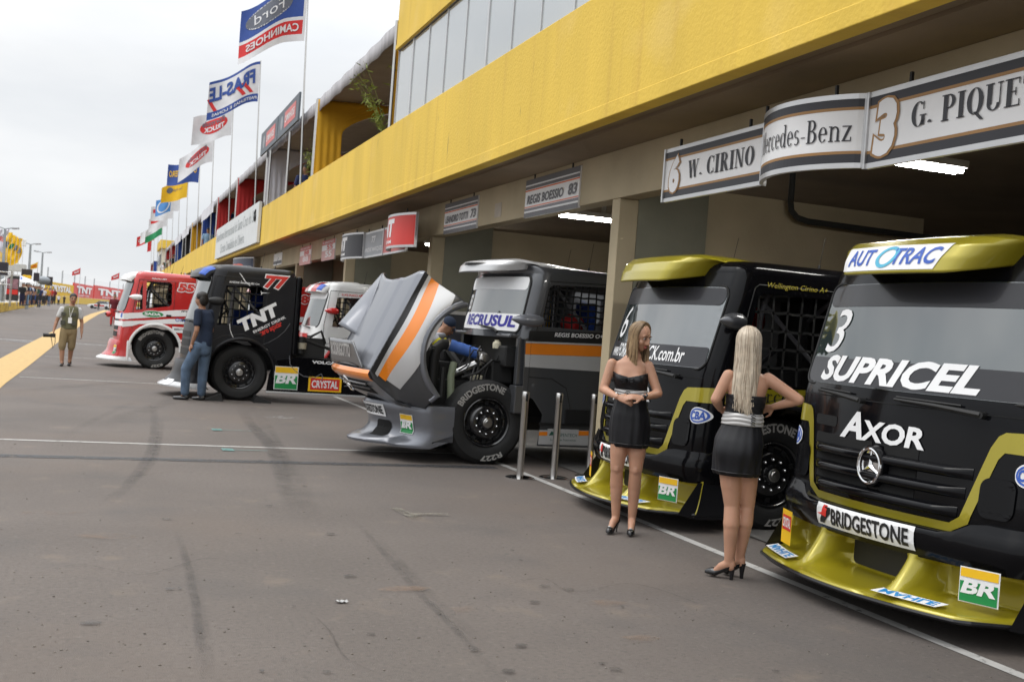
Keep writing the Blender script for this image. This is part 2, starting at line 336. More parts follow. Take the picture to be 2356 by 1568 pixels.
for x, y in ((500, 989), (525, 1035)):
    p = at(x, y, z=0)
    b = B()
    b.flat([rect(-.07, .06, -.11, .11)], lambda u, v: (p.x + u, p.y + v, .009)); b.flat([rect(.063, .44, -.018, .012)], lambda u, v: (p.x + u, p.y + v, .009)); tag(b.obj('tape_mark', teal), kind='structure')
tape = worn('old_beige_paint', (.2, .185, .15), .8, 9, .3, .6, .6)
for P in ([(898, 1170), (920, 1169), (972, 1194), (946, 1194)], [(940, 1182), (1032, 1183), (1034, 1188), (945, 1188)]):
    Q = [at(*p, z=0) for p in P]; paint('old_marking', tape, [(q.x, q.y) for q in Q], .009 if P[0][0] < 900 else .013)
for x0, y0, dx in ((612, 961, 40), (640, 963, 45), (605, 920, 40)):
    p, q = at(x0, y0, z=0), at(x0 + dx, y0 - 2, z=0); strip([(p.x, p.y), (q.x, q.y)], .06, .009, 'tape_mark', whitef)
dust = worn('red_dust', (.3, .17, .09), .9, 3, .42, .85, .4)
for x, y, rx, ry in ((125, 1182, .22, .07), (1095, 1405, .16, .07), (930, 1357, .16, .06), (1390, 1390, .14, .06), (1480, 1470, .12, .05), (250, 1235, .2, .08)):
    p = at(x, y, z=0); paint('dust_patch', dust, [(p.x + a * (.8 + .4 * random.random()), p.y + c * (.8 + .4 * random.random())) for a, c in oval(0, 0, rx, ry, 18)], .011)
oil = worn('oil_stain', (.035, .033, .033), .5, 8, .3, .6, .55)
for k in range(26):
    x, y = random.uniform(150, 2000), random.uniform(1130, 1560); p = at(x, y, z=0)
    if p.x > 4.3: continue
    r = random.choice((.012, .02, .02, .035)); sh = random.uniform(.5, 1.4)
    paint('oil_spot', oil, [(p.x + a * (.7 + .5 * random.random()), p.y + c * (.7 + .5 * random.random())) for a, c in oval(0, 0, r * sh, r, 12)], .010)
for x, y in ((1197, 1488), (1170, 1547), (1415, 1543), (1230, 1387), (1090, 1497), (700, 1120), (600, 1060), (760, 1230), (620, 1165)):
    p = at(x, y, z=0); paint('oil_spot', oil, [(p.x + a * (.7 + .5 * random.random()), p.y + c * (.7 + .5 * random.random())) for a, c in oval(0, 0, .035, .03, 14)], .012)
crackm = worn('crack_dark', (.03, .028, .027), .9, 14, .4, .6, .4, fade=True)
for P in ([(60, 1330), (190, 1300), (330, 1322), (470, 1290), (600, 1310)], [(1150, 1350), (1240, 1330), (1330, 1360), (1450, 1345), (1600, 1390), (1800, 1480)], [(700, 1400), (760, 1450), (790, 1510), (880, 1560)], [(120, 1080), (260, 1100), (420, 1085), (560, 1110)]):
    gm([(x + random.uniform(-8, 8), y + random.uniform(-5, 5)) for x, y in P], .012, crackm, 'crack', .0095)
# loose grit: small stones scattered on the asphalt (uncountable)
b = B()
for k in range(420):
    x, y = random.uniform(0, 2300), random.triangular(960, 1567, 1500); p = at(x, y, z=0)
    if p.x > 4.5: continue
    r = random.uniform(.002, .006); b.ell(p + V((0, 0, r * .4)), (r * 1.3, 0, 0), (0, r, 0), (0, 0, r * .7), 6, 4)
tag(b.obj('loose_grit', mat('grit', (.16, .14, .12), .9, var=.5, vs=30)), 'loose grit and pebbles strewn over the asphalt', 'grit', kind='stuff')
p = at(785, 1386, z=0); b = B()
b.grid(lambda u, v: (p.x + (u - .5) * .06 + .01 * sin(9 * v), p.y + (v - .5) * .04, .006 + .008 * abs(sin(7 * u + 4 * v))), 8, 6)
tag(b.obj('crumpled_wrapper', mat('foil', (.35, .35, .35), .4, .3)), 'small crumpled silver wrapper lying on the bare asphalt', 'litter')
# ================= pit building (local frame: x into the garages, y along the lane)
TH = .012
def bw(x, y, z): return V((4.256 + x * cos(TH) + y * sin(TH), -x * sin(TH) + y * cos(TH), z))
def bthing(name, label, cat, loc=(0, 0, 0), group=None): return thing(name, label, cat, bw(*loc), -TH, group)
yel = mat('yellow_wall_paint', (.72, .49, .065), .75, var=.09, vs=1.3, bump=.25, bs=25, streak=(1, 1, .25))
_t = yel.node_tree; _p = _t.nodes['Principled BSDF']; _prev = _p.inputs['Base Color'].links[0].from_socket; _tc2 = _t.nodes.new('ShaderNodeTexCoord')
for _sc, _lo, _hi, _c, _f in (((.25, 2.2, .1), .56, .72, (.5, .28, .05, 1), .35), ((5, 5, .8), .7, .76, (.3, .18, .05, 1), .7), ((.4, .5, .5), .55, .75, (.8, .58, .2, 1), .4)):
    _m = _t.nodes.new('ShaderNodeMapping'); _m.inputs['Scale'].default_value = _sc; _n1 = _t.nodes.new('ShaderNodeTexNoise'); _n1.inputs['Scale'].default_value = 2; _n1.inputs['Detail'].default_value = 7
    _k = _t.nodes.new('ShaderNodeMapRange'); _k.inputs[1].default_value = _lo; _k.inputs[2].default_value = _hi; _k.inputs[4].default_value = _f; _x = _t.nodes.new('ShaderNodeMixRGB'); _x.inputs[2].default_value = _c
    _t.links.new(_tc2.outputs['Object'], _m.inputs[0]); _t.links.new(_m.outputs[0], _n1.inputs['Vector']); _t.links.new(_n1.outputs[0], _k.inputs[0]); _t.links.new(_k.outputs[0], _x.inputs[0]); _t.links.new(_prev, _x.inputs[1]); _prev = _x.outputs[0]
_t.links.new(_prev, _p.inputs['Base Color'])
beige = mat('beige_wall_paint', (.42, .35, .23), .8, var=.12, vs=1.2, bump=.15, bs=30)
dgreen = mat('olive_wall_paint', (.2, .195, .145), .75, var=.14, vs=1.4, bump=.15, bs=30)
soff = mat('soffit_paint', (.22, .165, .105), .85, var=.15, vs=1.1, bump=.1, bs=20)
conc = mat('garage_floor', (.13, .125, .118), .6, var=.15, vs=1)
dark = mat('dark_roof', (.03, .03, .028), .9)
bld = bthing('pit_building', 'long two-storey pit building with yellow parapet over open truck garages', 'building')
YN, YF = -7.0, 168.0
cuts = [YN, 26.6, 74.7, 127, YF]
for i in range(4):
    b = B(); o = (0, .035, .07, .1)[i]; b.box(o, .17 + o, cuts[i] + .004, cuts[i + 1] - .004, 3.665 + (0, .05, .1, .14)[i] * .6, 4.93); b.box(-.006 + o, .05 + o, cuts[i] + .004, cuts[i + 1] - .004, 3.66 + (0, .05, .1, .14)[i] * .6, 3.80); b.obj('parapet', yel, bld, bev=.008)
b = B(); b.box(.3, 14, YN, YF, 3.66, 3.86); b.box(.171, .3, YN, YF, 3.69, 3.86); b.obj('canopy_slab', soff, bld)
PY = [10.83 + 7.42 * k for k in range(-2, 21)]
b = B(); b.box(.85, 1.08, YN, YF, 3.12, 3.659); b.obj('door_beam', beige, bld, bev=.006)
for y in PY:
    b = B(); b.box(.86, 1.09, y - .1, y + .1, 0, 3.119); b.obj('pillar', beige, bld, bev=.01)
    b = B(); b.box(1.091, 1.96, y - .098, y + .098, 0, 3.655); b.obj('pier_wall', dgreen, bld)
    b = B(); b.box(1.962, 5.0, y - .06, y + .06, 0, 3.33); b.box(5.002, 12.9, y - .06, y + .06, 0, 3.1); b.obj('partition_wall', beige, bld)
b = B(); b.box(12.9, 13.1, YN, YF, 0, 3.655); b.obj('rear_wall', beige, bld)
b = B(); b.box(13.12, 13.3, YN, YF, 3.87, 7.5); b.obj('upper_rear_wall', beige, bld)
b = B(); b.quad((.9, YN, .012), (12.9, YN, .012), (12.9, YF, .012), (.9, YF, .012)); b.obj('garage_floor', conc, bld)
# service pipe on the partition of the nearest bay
b = B(); b.tube([(2.95, 10.6, 3.65), (2.95, 10.6, 3.3), (2.97, 10.6, 3.2), (3.05, 10.6, 3.13), (3.2, 10.6, 3.1), (6.5, 10.6, 3.07)], .035, 8); b.obj('service_pipe', dark, bld, True)
# glazed upper room
gy = 18.5
b = B(); b.box(.06, 13, YN, gy, 6.33, 8.8); b.box(.04, .1, YN, gy, 6.28, 6.36); b.obj('upper_wall', yel, bld)
b = B(); b.box(.2, 12, YN, gy - .1, 6.2, 6.27); b.obj('upper_ceiling', mat('pale_ceiling', (.5, .5, .48), .8), bld)
alu = mat('aluminium', (.55, .55, .55), .35, .8)
xs = [gy - .06 - k * .98 for k in range(26)]
pg = glass('office_glass', (.40, .43, .44), .22, .05)
blind = mat('window_blind', (.62, .64, .65), .8, var=.06, vs=1, streak=(1, 1, .1))
for i in range(len(xs) - 1):
    b = B(); b.box(.11, .122, xs[i + 1] + .012, xs[i] - .012, 4.975, 6.25); b.obj('window_pane', pg, bld)
b = B()
for i, y in enumerate(xs): w = .03 if i % 4 == 1 else .009; b.box(.095, .15, y - w, y + w, 4.972, 6.27)
b.box(.09, .16, YN, gy, 4.935, 4.97); b.box(.09, .16, YN, gy, 6.272, 6.3); b.obj('window_frame', alu, bld)
b = B(); b.box(.16, 9, gy - .04, gy - .02, 4.94, 6.19); b.obj('end_glazing', pg, bld)
b = B(); b.grid(lambda u, v: (.3 + .03 * sin(u * 260), YN + u * (gy - .2 - YN), 4.95 + v * 1.25), 300, 1); b.obj('window_blind', blind, bld)
# small tower house on the far end
b = B(); b.box(.3, 6, 122, 131, 4.94, 7.6); b.obj('tower_wall', mat('cream_wall', (.6, .56, .47), .8), bld)
b = B(); b.box(.1, 6.2, 121.6, 131.4, 7.61, 8.5); b.obj('tower_roof', yel, bld)
for y in (123, 125, 127): b = B(); b.box(.2, .29, y, y + 1, 5.9, 7.0); b.obj('tower_window', mat('dim_glass', (.1, .11, .12), .2), bld)
# strip lamps in the garages
tubem = mat('lit_tube', (1, .98, .93), .3, emit=55)
lampw = mat('lamp_white', (.6, .6, .58), .5)
def strip_lamp(x, y, z, L, label):
    t = bthing('strip_lamp', label, 'lamp', (x, y, z)); b = B(); b.box(-L / 2, L / 2, -.08, .08, .05, .11); b.box(-.03, .03, -.01, .01, .11, 3.655 - z); b.obj('housing', lampw, t)
    for s in (-1, 1):
        b = B(); b.tube([(-L / 2 + .03, s * .04, .025), (L / 2 - .03, s * .04, .025)], .019, 8); b.obj('light_tube', tubem, t, True)
strip_lamp(1.85, 7.4, 3.2, 1.25, 'lit fluorescent strip lamp hanging in the garage behind the grey driver number 3 sign')
strip_lamp(2.1, 13.85, 3.2, 1.35, 'lit fluorescent strip lamp in the garage under the striped driver 83 board')
strip_lamp(2.3, 21.6, 3.2, 1.25, 'lit fluorescent strip lamp in the garage behind the two-team curved sign')
# ================= race trucks (local frame: +x nose, +y the side towards the camera, origin on the ground under the front axle)
blk = mat('black_gloss_paint', (.004, .004, .005), .16, coat=.18, var=.2, vs=2, spec=.12)
satin = mat('black_satin_paint', (.009, .009, .011), .34, coat=.15, var=.15, vs=2, spec=.3)
matte = mat('black_plastic', (.012, .012, .012), .6, var=.2)
void = mat('black_opening', (.004, .004, .004), .9)
gold = mat('gold_metallic_paint', (.365, .305, .016), .34, .32, coat=.7, var=.04, vs=1)
chrome = mat('chrome', (.75, .75, .75), .08, 1, var=.03)
steel = mat('brushed_steel', (.55, .54, .52), .28, 1, var=.06, vs=8)
rub = mat('tyre_black', (.011, .011, .011), .72, var=.3, vs=5, bump=.15, bs=80)
rubside = mat('tyre_lettering', (.33, .32, .3), .8, var=.15, vs=40)
rimb = mat('black_wheel_paint', (.007, .007, .008), .25, coat=.6, var=.2)
wht = mat('white_paint', (.74, .74, .73), .3, coat=.6, var=.03)
decw = mat('white_decal', (.8, .8, .8), .45, var=.03)
red = mat('red_paint', (.5, .018, .016), .25, coat=.8, var=.06, vs=2)
decr = mat('red_decal', (.62, .03, .02), .45, var=.04)
decy = mat('yellow_decal', (.85, .5, .01), .45, var=.04)
decg = mat('green_decal', (.01, .24, .06), .45, var=.04)
decb = mat('blue_decal', (.03, .1, .45), .45, var=.04)
deck = mat('black_decal', (.01, .01, .011), .5)
decgr = mat('grey_decal', (.13, .13, .14), .5)
orange = mat('orange_paint', (.78, .22, .012), .3, coat=.6, var=.04)
silver = mat('silver_metallic_paint', (.17, .178, .2), .34, .5, coat=.5, var=.04, vs=1)
gunm = mat('gunmetal_paint', (.075, .078, .085), .3, .4, coat=.8, var=.06, vs=1.5)
lgrey = mat('pale_silver_paint', (.5, .5, .5), .35, .2, coat=.6, var=.03)
wglass = glass('windscreen_glass', (.035, .05, .05), .15, .12); wglass_bright = glass('bright_sky_windscreen_glass', (.06, .075, .075), .24, .12)  # second copy: stronger mirror and paler tint stand in for brighter sky reflection
netm = mat('window_net', (.006, .006, .006), .95)
seatb = mat('blue_seat_cloth', (.02, .06, .3), .9); seatr = mat('red_seat_cloth', (.45, .02, .02), .85); seatk = mat('black_seat_cloth', (.02, .02, .02), .9)
film = mat('dark_sun_strip', (.028, .028, .032), .3, coat=.25, var=.1, spec=.3)
cagem = mat('roll_cage_paint', (.12, .12, .13), .4)

class Cab:
    def __init__(s, lv, xr, k=1.15): s.lv, s.xr, s.k = lv, xr, k
    def L(s, z):
        lv = s.lv
        if z <= lv[0][0]: return lv[0][1:]
        for a, b in zip(lv, lv[1:]):
            if z <= b[0]: t = (z - a[0]) / (b[0] - a[0]); return tuple(p + (q - p) * t for p, q in zip(a[1:], b[1:]))
        return lv[-1][1:]
    def F(s, y, z, off=0):
        xf, b, r, w = s.L(z); c = w - r; a = abs(y); sg = 1 if y >= 0 else -1
        if a <= c: n = V((1, 2 * b * y / c / c, 0)).normalized(); return V((xf - b * (y / c) ** 2, y, z)) + n * off
        q = min(1, (a - c) / r); t = math.asin(q); n = V((cos(t), sg * sin(t), 0))
        return V((xf - b - r * s.k * (1 - cos(t)), y, z)) + n * off
    def xc(s, z): xf, b, r, w = s.L(z); return xf - b - r * s.k
    def ys(s, z, n=22, m=7):
        xf, b, r, w = s.L(z); c = w - r
        Y = [-(c + r * sin(pi / 2 * (1 - i / m))) for i in range(m)] + [-c + 2 * c * i / n for i in range(n + 1)]
        return Y + [-y for y in Y[:m]][::-1]
    def front(s, zs, m, name, root, off=0):
        b = B(); R = [[s.F(y, z, off) for y in s.ys(z)] for z in zs]; b.loft(R, False, False); return b.obj(name, m, root, True, ang=50)
    def D(s, off=.004): return lambda u, v: s.F(u, v, off)
    def SD(s, off=.011, sg=1): return lambda u, v: V((u, sg * (s.L(v)[3] + off), v))
    def SDt(s, off=.014): return lambda u, v: V((-u, s.L(v)[3] + off, v))

def zlist(a, b, n): return [a + (b - a) * i / n for i in range(n + 1)]
def arc_text(b, txt, x, y, z, r0, r1, a0, a1, bold=.02):
    """tyre lettering on the side wall; angles in degrees, nose side = 180"""
    b.text(txt, lambda u, v: V((x - (r0 + (r1 - r0) * v) * cos(radians(a0 + (a1 - a0) * u)), y, z + (r0 + (r1 - r0) * v) * sin(radians(a0 + (a1 - a0) * u)))), bold, mx=.06)
def wheel(root, x, y1, sg=1, R=.495, text=True, wid=.38, star=True, letters=('BRIDGESTONE', 'R227')):
    """y1 = outer face; sg = which side faces out"""
    z = R; ax = (0, sg, 0)
    b = B(); b.lathe([(-wid, .29), (-wid + .01, .4), (-wid + .035, R - .03), (-wid + .07, R - .004), (-wid / 2, R), (-.075, R - .002), (-.045, R - .012), (-.018, R - .05), (-.006, .44), (-.002, .4), (-.004, .36), (-.015, .32), (-.04, .288), (-.06, .275), (-.2, .27)], (x, y1, z), ax, 56)
    t = b.obj('wheel', rub, root, True, ang=60)
    b = B(); b.lathe([(-.1, .276), (-.028, .29), (-.022, .284), (-.03, .272), (-.06, .262), (-.095, .25), (-.1, .235), (-.07, .2), (-.045, .185), (-.038, .175), (-.038, .09), (-.03, .085), (-.02, .08), (-.004, .075), (.004, .06), (.005, .02), (.0, .0)], (x, y1, z), ax, 48)
    b.cur = 1
    for k in range(10):
        a = 2 * pi * (k + .5) / 10; b.obox((x + .222 * cos(a), y1 - sg * .088, z + .222 * sin(a)), (.028 * cos(a), 0, .028 * sin(a)), (-.022 * sin(a), 0, .022 * cos(a)), (0, .012, 0))
    o = b.obj('rim', [rimb, void], t, True, ang=40)
    for k in range(10):
        a = 2 * pi * (k + .5) / 10; c = (x + .135 * cos(a), y1 - sg * .04, z + .135 * sin(a)); b = B(); b.lathe([(-.01, .017), (.012, .016), (.025, .012), (.032, .004)], c, ax, 10); b.obj('wheel_nut', chrome, t, True)
    b = B(); b.lathe([(-.01, .06), (.012, .058), (.018, .05), (.018, .035), (.024, .03), (.026, .0)], (x, y1, z), ax, 24)
    b.obj('hub_cap', steel, t, True)
    if text:
        b = B(); arc_text(b, letters[0], x, y1 - sg * .0005, z, .375, .455, 152, 62, .035); b.obj('tyre_lettering', rubside, t)
        b = B(); arc_text(b, letters[1], x, y1 - sg * .0005, z, .385, .45, 300, 262, .035); b.obj('tyre_lettering', rubside, t)
    return t
def br_badge(root, fn, u0, u1, v0, v1):
    """yellow-white-green fuel badge with white BR"""
    b = B(); mm = [decw, decy, decg]; w, h = u1 - u0, v1 - v0; e = .03
    P = lambda u, v, o=0: fn(u0 + w * u, v0 + h * v, o)
    b.cur = 0; b.flat([rect(0, 1, 0, 1)], lambda u, v: P(u, v), .12); b.cur = 1; b.flat([rect(e, 1 - e, .72, 1 - e)], lambda u, v: P(u, v, .004), .12)
    b.cur = 2; b.flat([rect(e, 1 - e, e, .6)], lambda u, v: P(u, v, .004), .12); b.cur = 0; b.text('BR', lambda u, v: P(u, v, .008), .04, .18, .12, (.06, .94, .26, .66)); return b.obj('fuel_badge', mm, root)
def crystal_badge(root, fn, u0, u1, v0, v1, tall=False):
    b = B(); mm = [decy, decr, decw, deck]; w, h = u1 - u0, v1 - v0
    P = lambda u, v, o=0: fn(u0 + w * u, v0 + h * v, o)
    b.cur = 0; b.flat([rect(0, 1, 0, 1)], lambda u, v: P(u, v), .12); lo, hi = (.4, .84) if tall else (.1, .9)
    b.cur = 1; b.flat([rect(.06, .94, lo, hi)], lambda u, v: P(u, v, .0015), .12); b.cur = 2; b.text('CRYSTAL', lambda u, v: P(u, v, .003), .03, 0, .4, (.1, .9, lo + (hi - lo) * .18, hi - (hi - lo) * .16)); return b.obj('sponsor_badge', mm, root)
def plate(root, fn, txt, u0, u1, v0, v1, bg, fg, name='sponsor_plate', bold=.03, shear=0, mark=False, pad=.08, mx=.05):
    b = B(); b.cur = 0; b.flat([rect(u0, u1, v0, v1)], lambda u, v: fn(u, v, 0), mx); b.cur = 1; w, h = u1 - u0, v1 - v0
    m0 = u0 + w * (.2 if mark else .05)
    if txt: b.text(txt, lambda u, v: fn(u, v, .005), bold, shear, mx, (m0, u1 - w * .04, v0 + h * pad * 2, v1 - h * pad * 2))
    if mark:
        b.flat([[(u0 + w * .04, v0 + h * .1), (u0 + w * .1, v0 + h * .1), (u0 + w * .19, v0 + h * .62), (u0 + w * .19, v0 + h * .88), (u0 + w * .12, v0 + h * .88)]], lambda u, v: fn(u, v, .005), mx)
        b.cur = 2; b.flat([[(u0 + w * .02, v0 + h * .5), (u0 + w * .14, v0 + h * .42), (u0 + w * .15, v0 + h * .95), (u0 + w * .1, v0 + h * .95), (u0 + w * .08, v0 + h * .58)]], lambda u, v: fn(u, v, .008), mx)
    return b.obj(name, [bg, fg, decr][:3 if mark else 2], root)
def window_net(root, fn, outline, nu, nv, w=.018):
    """webbing across a side window: strips clipped to the outline box"""
    us = [p[0] for p in outline]; vs = [p[1] for p in outline]; u0, u1, v0, v1 = min(us), max(us), min(vs), max(vs); b = B()
    sw = lambda u, v: (.007 * sin(7 * u + 5 * v), .006 * sin(9 * u - 3 * v))
    for i in range(1, nu):
        u = u0 + (u1 - u0) * i / nu; b.grid(lambda p, q: fn(u + (p - .5) * w + sw(u, q)[0], v0 + (v1 - v0) * q), 1, 12)
    for j in range(1, nv):
        v = v0 + (v1 - v0) * j / nv; b.grid(lambda p, q: fn(u0 + (u1 - u0) * p, v + (q - .5) * w + sw(p * 3, v)[1], ), 12, 1)
    return b.obj('window_net', netm, root)
def side_loop(C, z0, z1, xr, arch=None, n=8):
    """outline of a cab side in (x,z) with a wheel arch cut into the lower edge"""
    P = [(C.xc(z), z) for z in zlist(z0, z1, n)] + [(xr, z1), (xr, z0)]
    if arch:
        ax, az, ar = arch; a0 = math.acos(min(1, max(-1, (z0 - az) / ar))) if abs(z0 - az) < ar else 0
        P += [(ax - ar * sin(a0 * (1 - 2 * k / 18)) if False else ax + ar * sin(-a0 + 2 * a0 * k / 18), az + ar * cos(-a0 + 2 * a0 * k / 18)) for k in range(19)]
    return P
def roof(C, root, m, z0, z1, inset=.13, n=5):
    b = B(); R = []
    def ring(z, ins, dz):
        P = [C.F(y, z) for y in C.ys(z)]; w = C.L(z)[3]; P += [V((C.xr + .12, w, z)), V((C.xr + .03, w - .03, z)), V((C.xr, w - .12, z)), V((C.xr, -w + .12, z)), V((C.xr + .03, -w + .03, z)), V((C.xr + .12, -w, z))]
        return [V((p.x - ins * (1 if p.x > .0 else -.6), p.y * (1 - ins / 1.2), z + dz)) for p in P]
    for i in range(n + 1): t = i / n * pi / 2; R.append(ring(z0, inset * (1 - cos(t)), (z1 - z0) * sin(t)))
    R.append(ring(z0, inset + .5, z1 - z0 + .012)); b.loft(R); return b.obj('roof', m, root, True, ang=50)
def interior(C, root, zb, seat, x0=-.75, x1=.55, acc=None):
    b = B(); b.box(x0, x1, -1.12, 1.12, zb - .1, zb); b.box(x0, x0 + .03, -1.12, 1.12, zb, 2.15); b.box(.45, .62, -1.1, 1.1, zb, zb + .28); b.obj('cab_floor', matte, root)
    b = B(); b.box(-.55, -.1, -.05, .5, zb, zb + .2); b.grid(lambda u, v: (-.52 - .1 * v + .05 * sin(pi * u), .0 + .48 * u, zb + .15 + .75 * v), 8, 6); b.box(-.62, -.5, .04, .44, zb + .3, zb + .85); b.obj('race_seat', seat, root, bev=.02)
    b = B()
    for y in (-.95, .95):
        b.tube([(-.6, y, zb), (-.6, y, 2.12)], .025); b.tube([(.25, y, zb), (.2, y, 1.9), (.12, y, 2.12)], .025); b.tube([(-.6, y, 2.12), (.12, y, 2.12)], .025); b.tube([(-.6, y, zb + .1), (.2, y, 2.0)], .022)
    for x in (-.6, .12): b.tube([(x, -.95, 2.12), (x, .95, 2.12)], .025)
    b.tube([(-.6, -.95, zb), (-.6, .95, 2.12)], .022); b.obj('roll_cage', cagem, root, True)
    b = B(); c = V((.22, .24, zb + .42)); b.tube([c + V((.07 * sin(a), .2 * cos(a), .19 * sin(a))) for a in (2 * pi * k / 16 for k in range(17))], .014, 6); b.tube([c, c + V((.25, 0, -.25))], .02, 6); b.obj('steering_wheel', matte, root, True)
    if acc: b = B(); b.box(-.3, .05, -.6, -.3, zb + .02, zb + .45); b.ell((-.35, -.2, zb + .65), (.12, 0, 0), (0, .11, 0), (0, 0, .14)); b.obj('cab_equipment', acc, root, True)
def pod_mirror(root, p, m, L=.3, arm=True, sg=1):
    p = V(p); b = B(); R = []
    for k in range(9):
        t = k / 8; r = (.01, .04, .065, .08, .088, .09, .088, .08, .055)[k]; R.append([p + V((L * (.6 - t), r * .95 * cos(a), r * .8 * sin(a))) for a in (2 * pi * j / 14 for j in range(14))])
    b.loft(R)
    if arm: b.tube([p, p + V((-.02, -sg * .14, -.03))], .018, 6)
    return b.obj('mirror', m, root, True)
def aerial(root, x, y, z, h=.35):
    b = B(); b.tube([(x, y, z), (x - .01, y, z + .05)], .012, 6); b.tube([(x - .01, y, z + .04), (x - .05, y, z + h)], .0028, 5); b.obj('aerial', matte, root, True)
def chassis(root, x0, x1, rear=-3.3, skirt=None):
    b = B()
    for y in (-.42, .42): b.box(x1, x0, y - .05, y + .05, .55, .8)
    for x in (-1.1, -1.9, -2.7, -3.8): b.box(x - .05, x + .05, -.37, .37, .58, .77)
    b.box(-.75, .75, -.6, .6, .62, .95); b.tube([(0, -1, .495), (0, 1, .495)], .06); b.tube([(rear, -1, .495), (rear, 1, .495)], .08); b.obj('chassis', matte, root)
    for s in (1, -1): wheel(root, rear, s * 1.12, s, text=False)
    wheel(root, 0, -1.05, -1, text=False)
def truck(name, label, o, psi, group=None): return thing(name, label, 'truck', (o[0], o[1], 0), pi + radians(psi), group or 'racing trucks parked nose out from the garages')
def panel(root, name, loops, fn, m, thick=.012, mx=None):
    b = B(); b.flat(loops, fn, mx); o = b.obj(name, m, root); k = o.modifiers.new('thick', 'SOLIDIFY'); k.thickness = thick; k.offset = 0; return o

def box_visor(P, lip=.465, wrap=.25, back=.62, rise=.13):
    """sun visor: straight lip in the middle, ends wrapping back along the roof; P = profile (x, z)"""
    def vis(u, v):
        q = v * (len(P) - 1); i = min(int(q), len(P) - 2); t = q - i
        x = P[i][0] + (P[i + 1][0] - P[i][0]) * t; z = P[i][1] + (P[i + 1][1] - P[i][1]) * t; s = 2 * u - 1; e = abs(s); g = max(0, (e - .6) / .4); a = g * pi / 2
        y = lip * min(e, .6) / .6 + wrap * sin(a); k = 1 - cos(a); w = min(1, v * 1.5)
        return V((x - .1 * (y / .7) ** 2 - back * k * (1 - v) ** 1.3, math.copysign(y * (1 + .2 * w), s), z + rise * k * (1 - w) - .09 * k * w))
    return vis
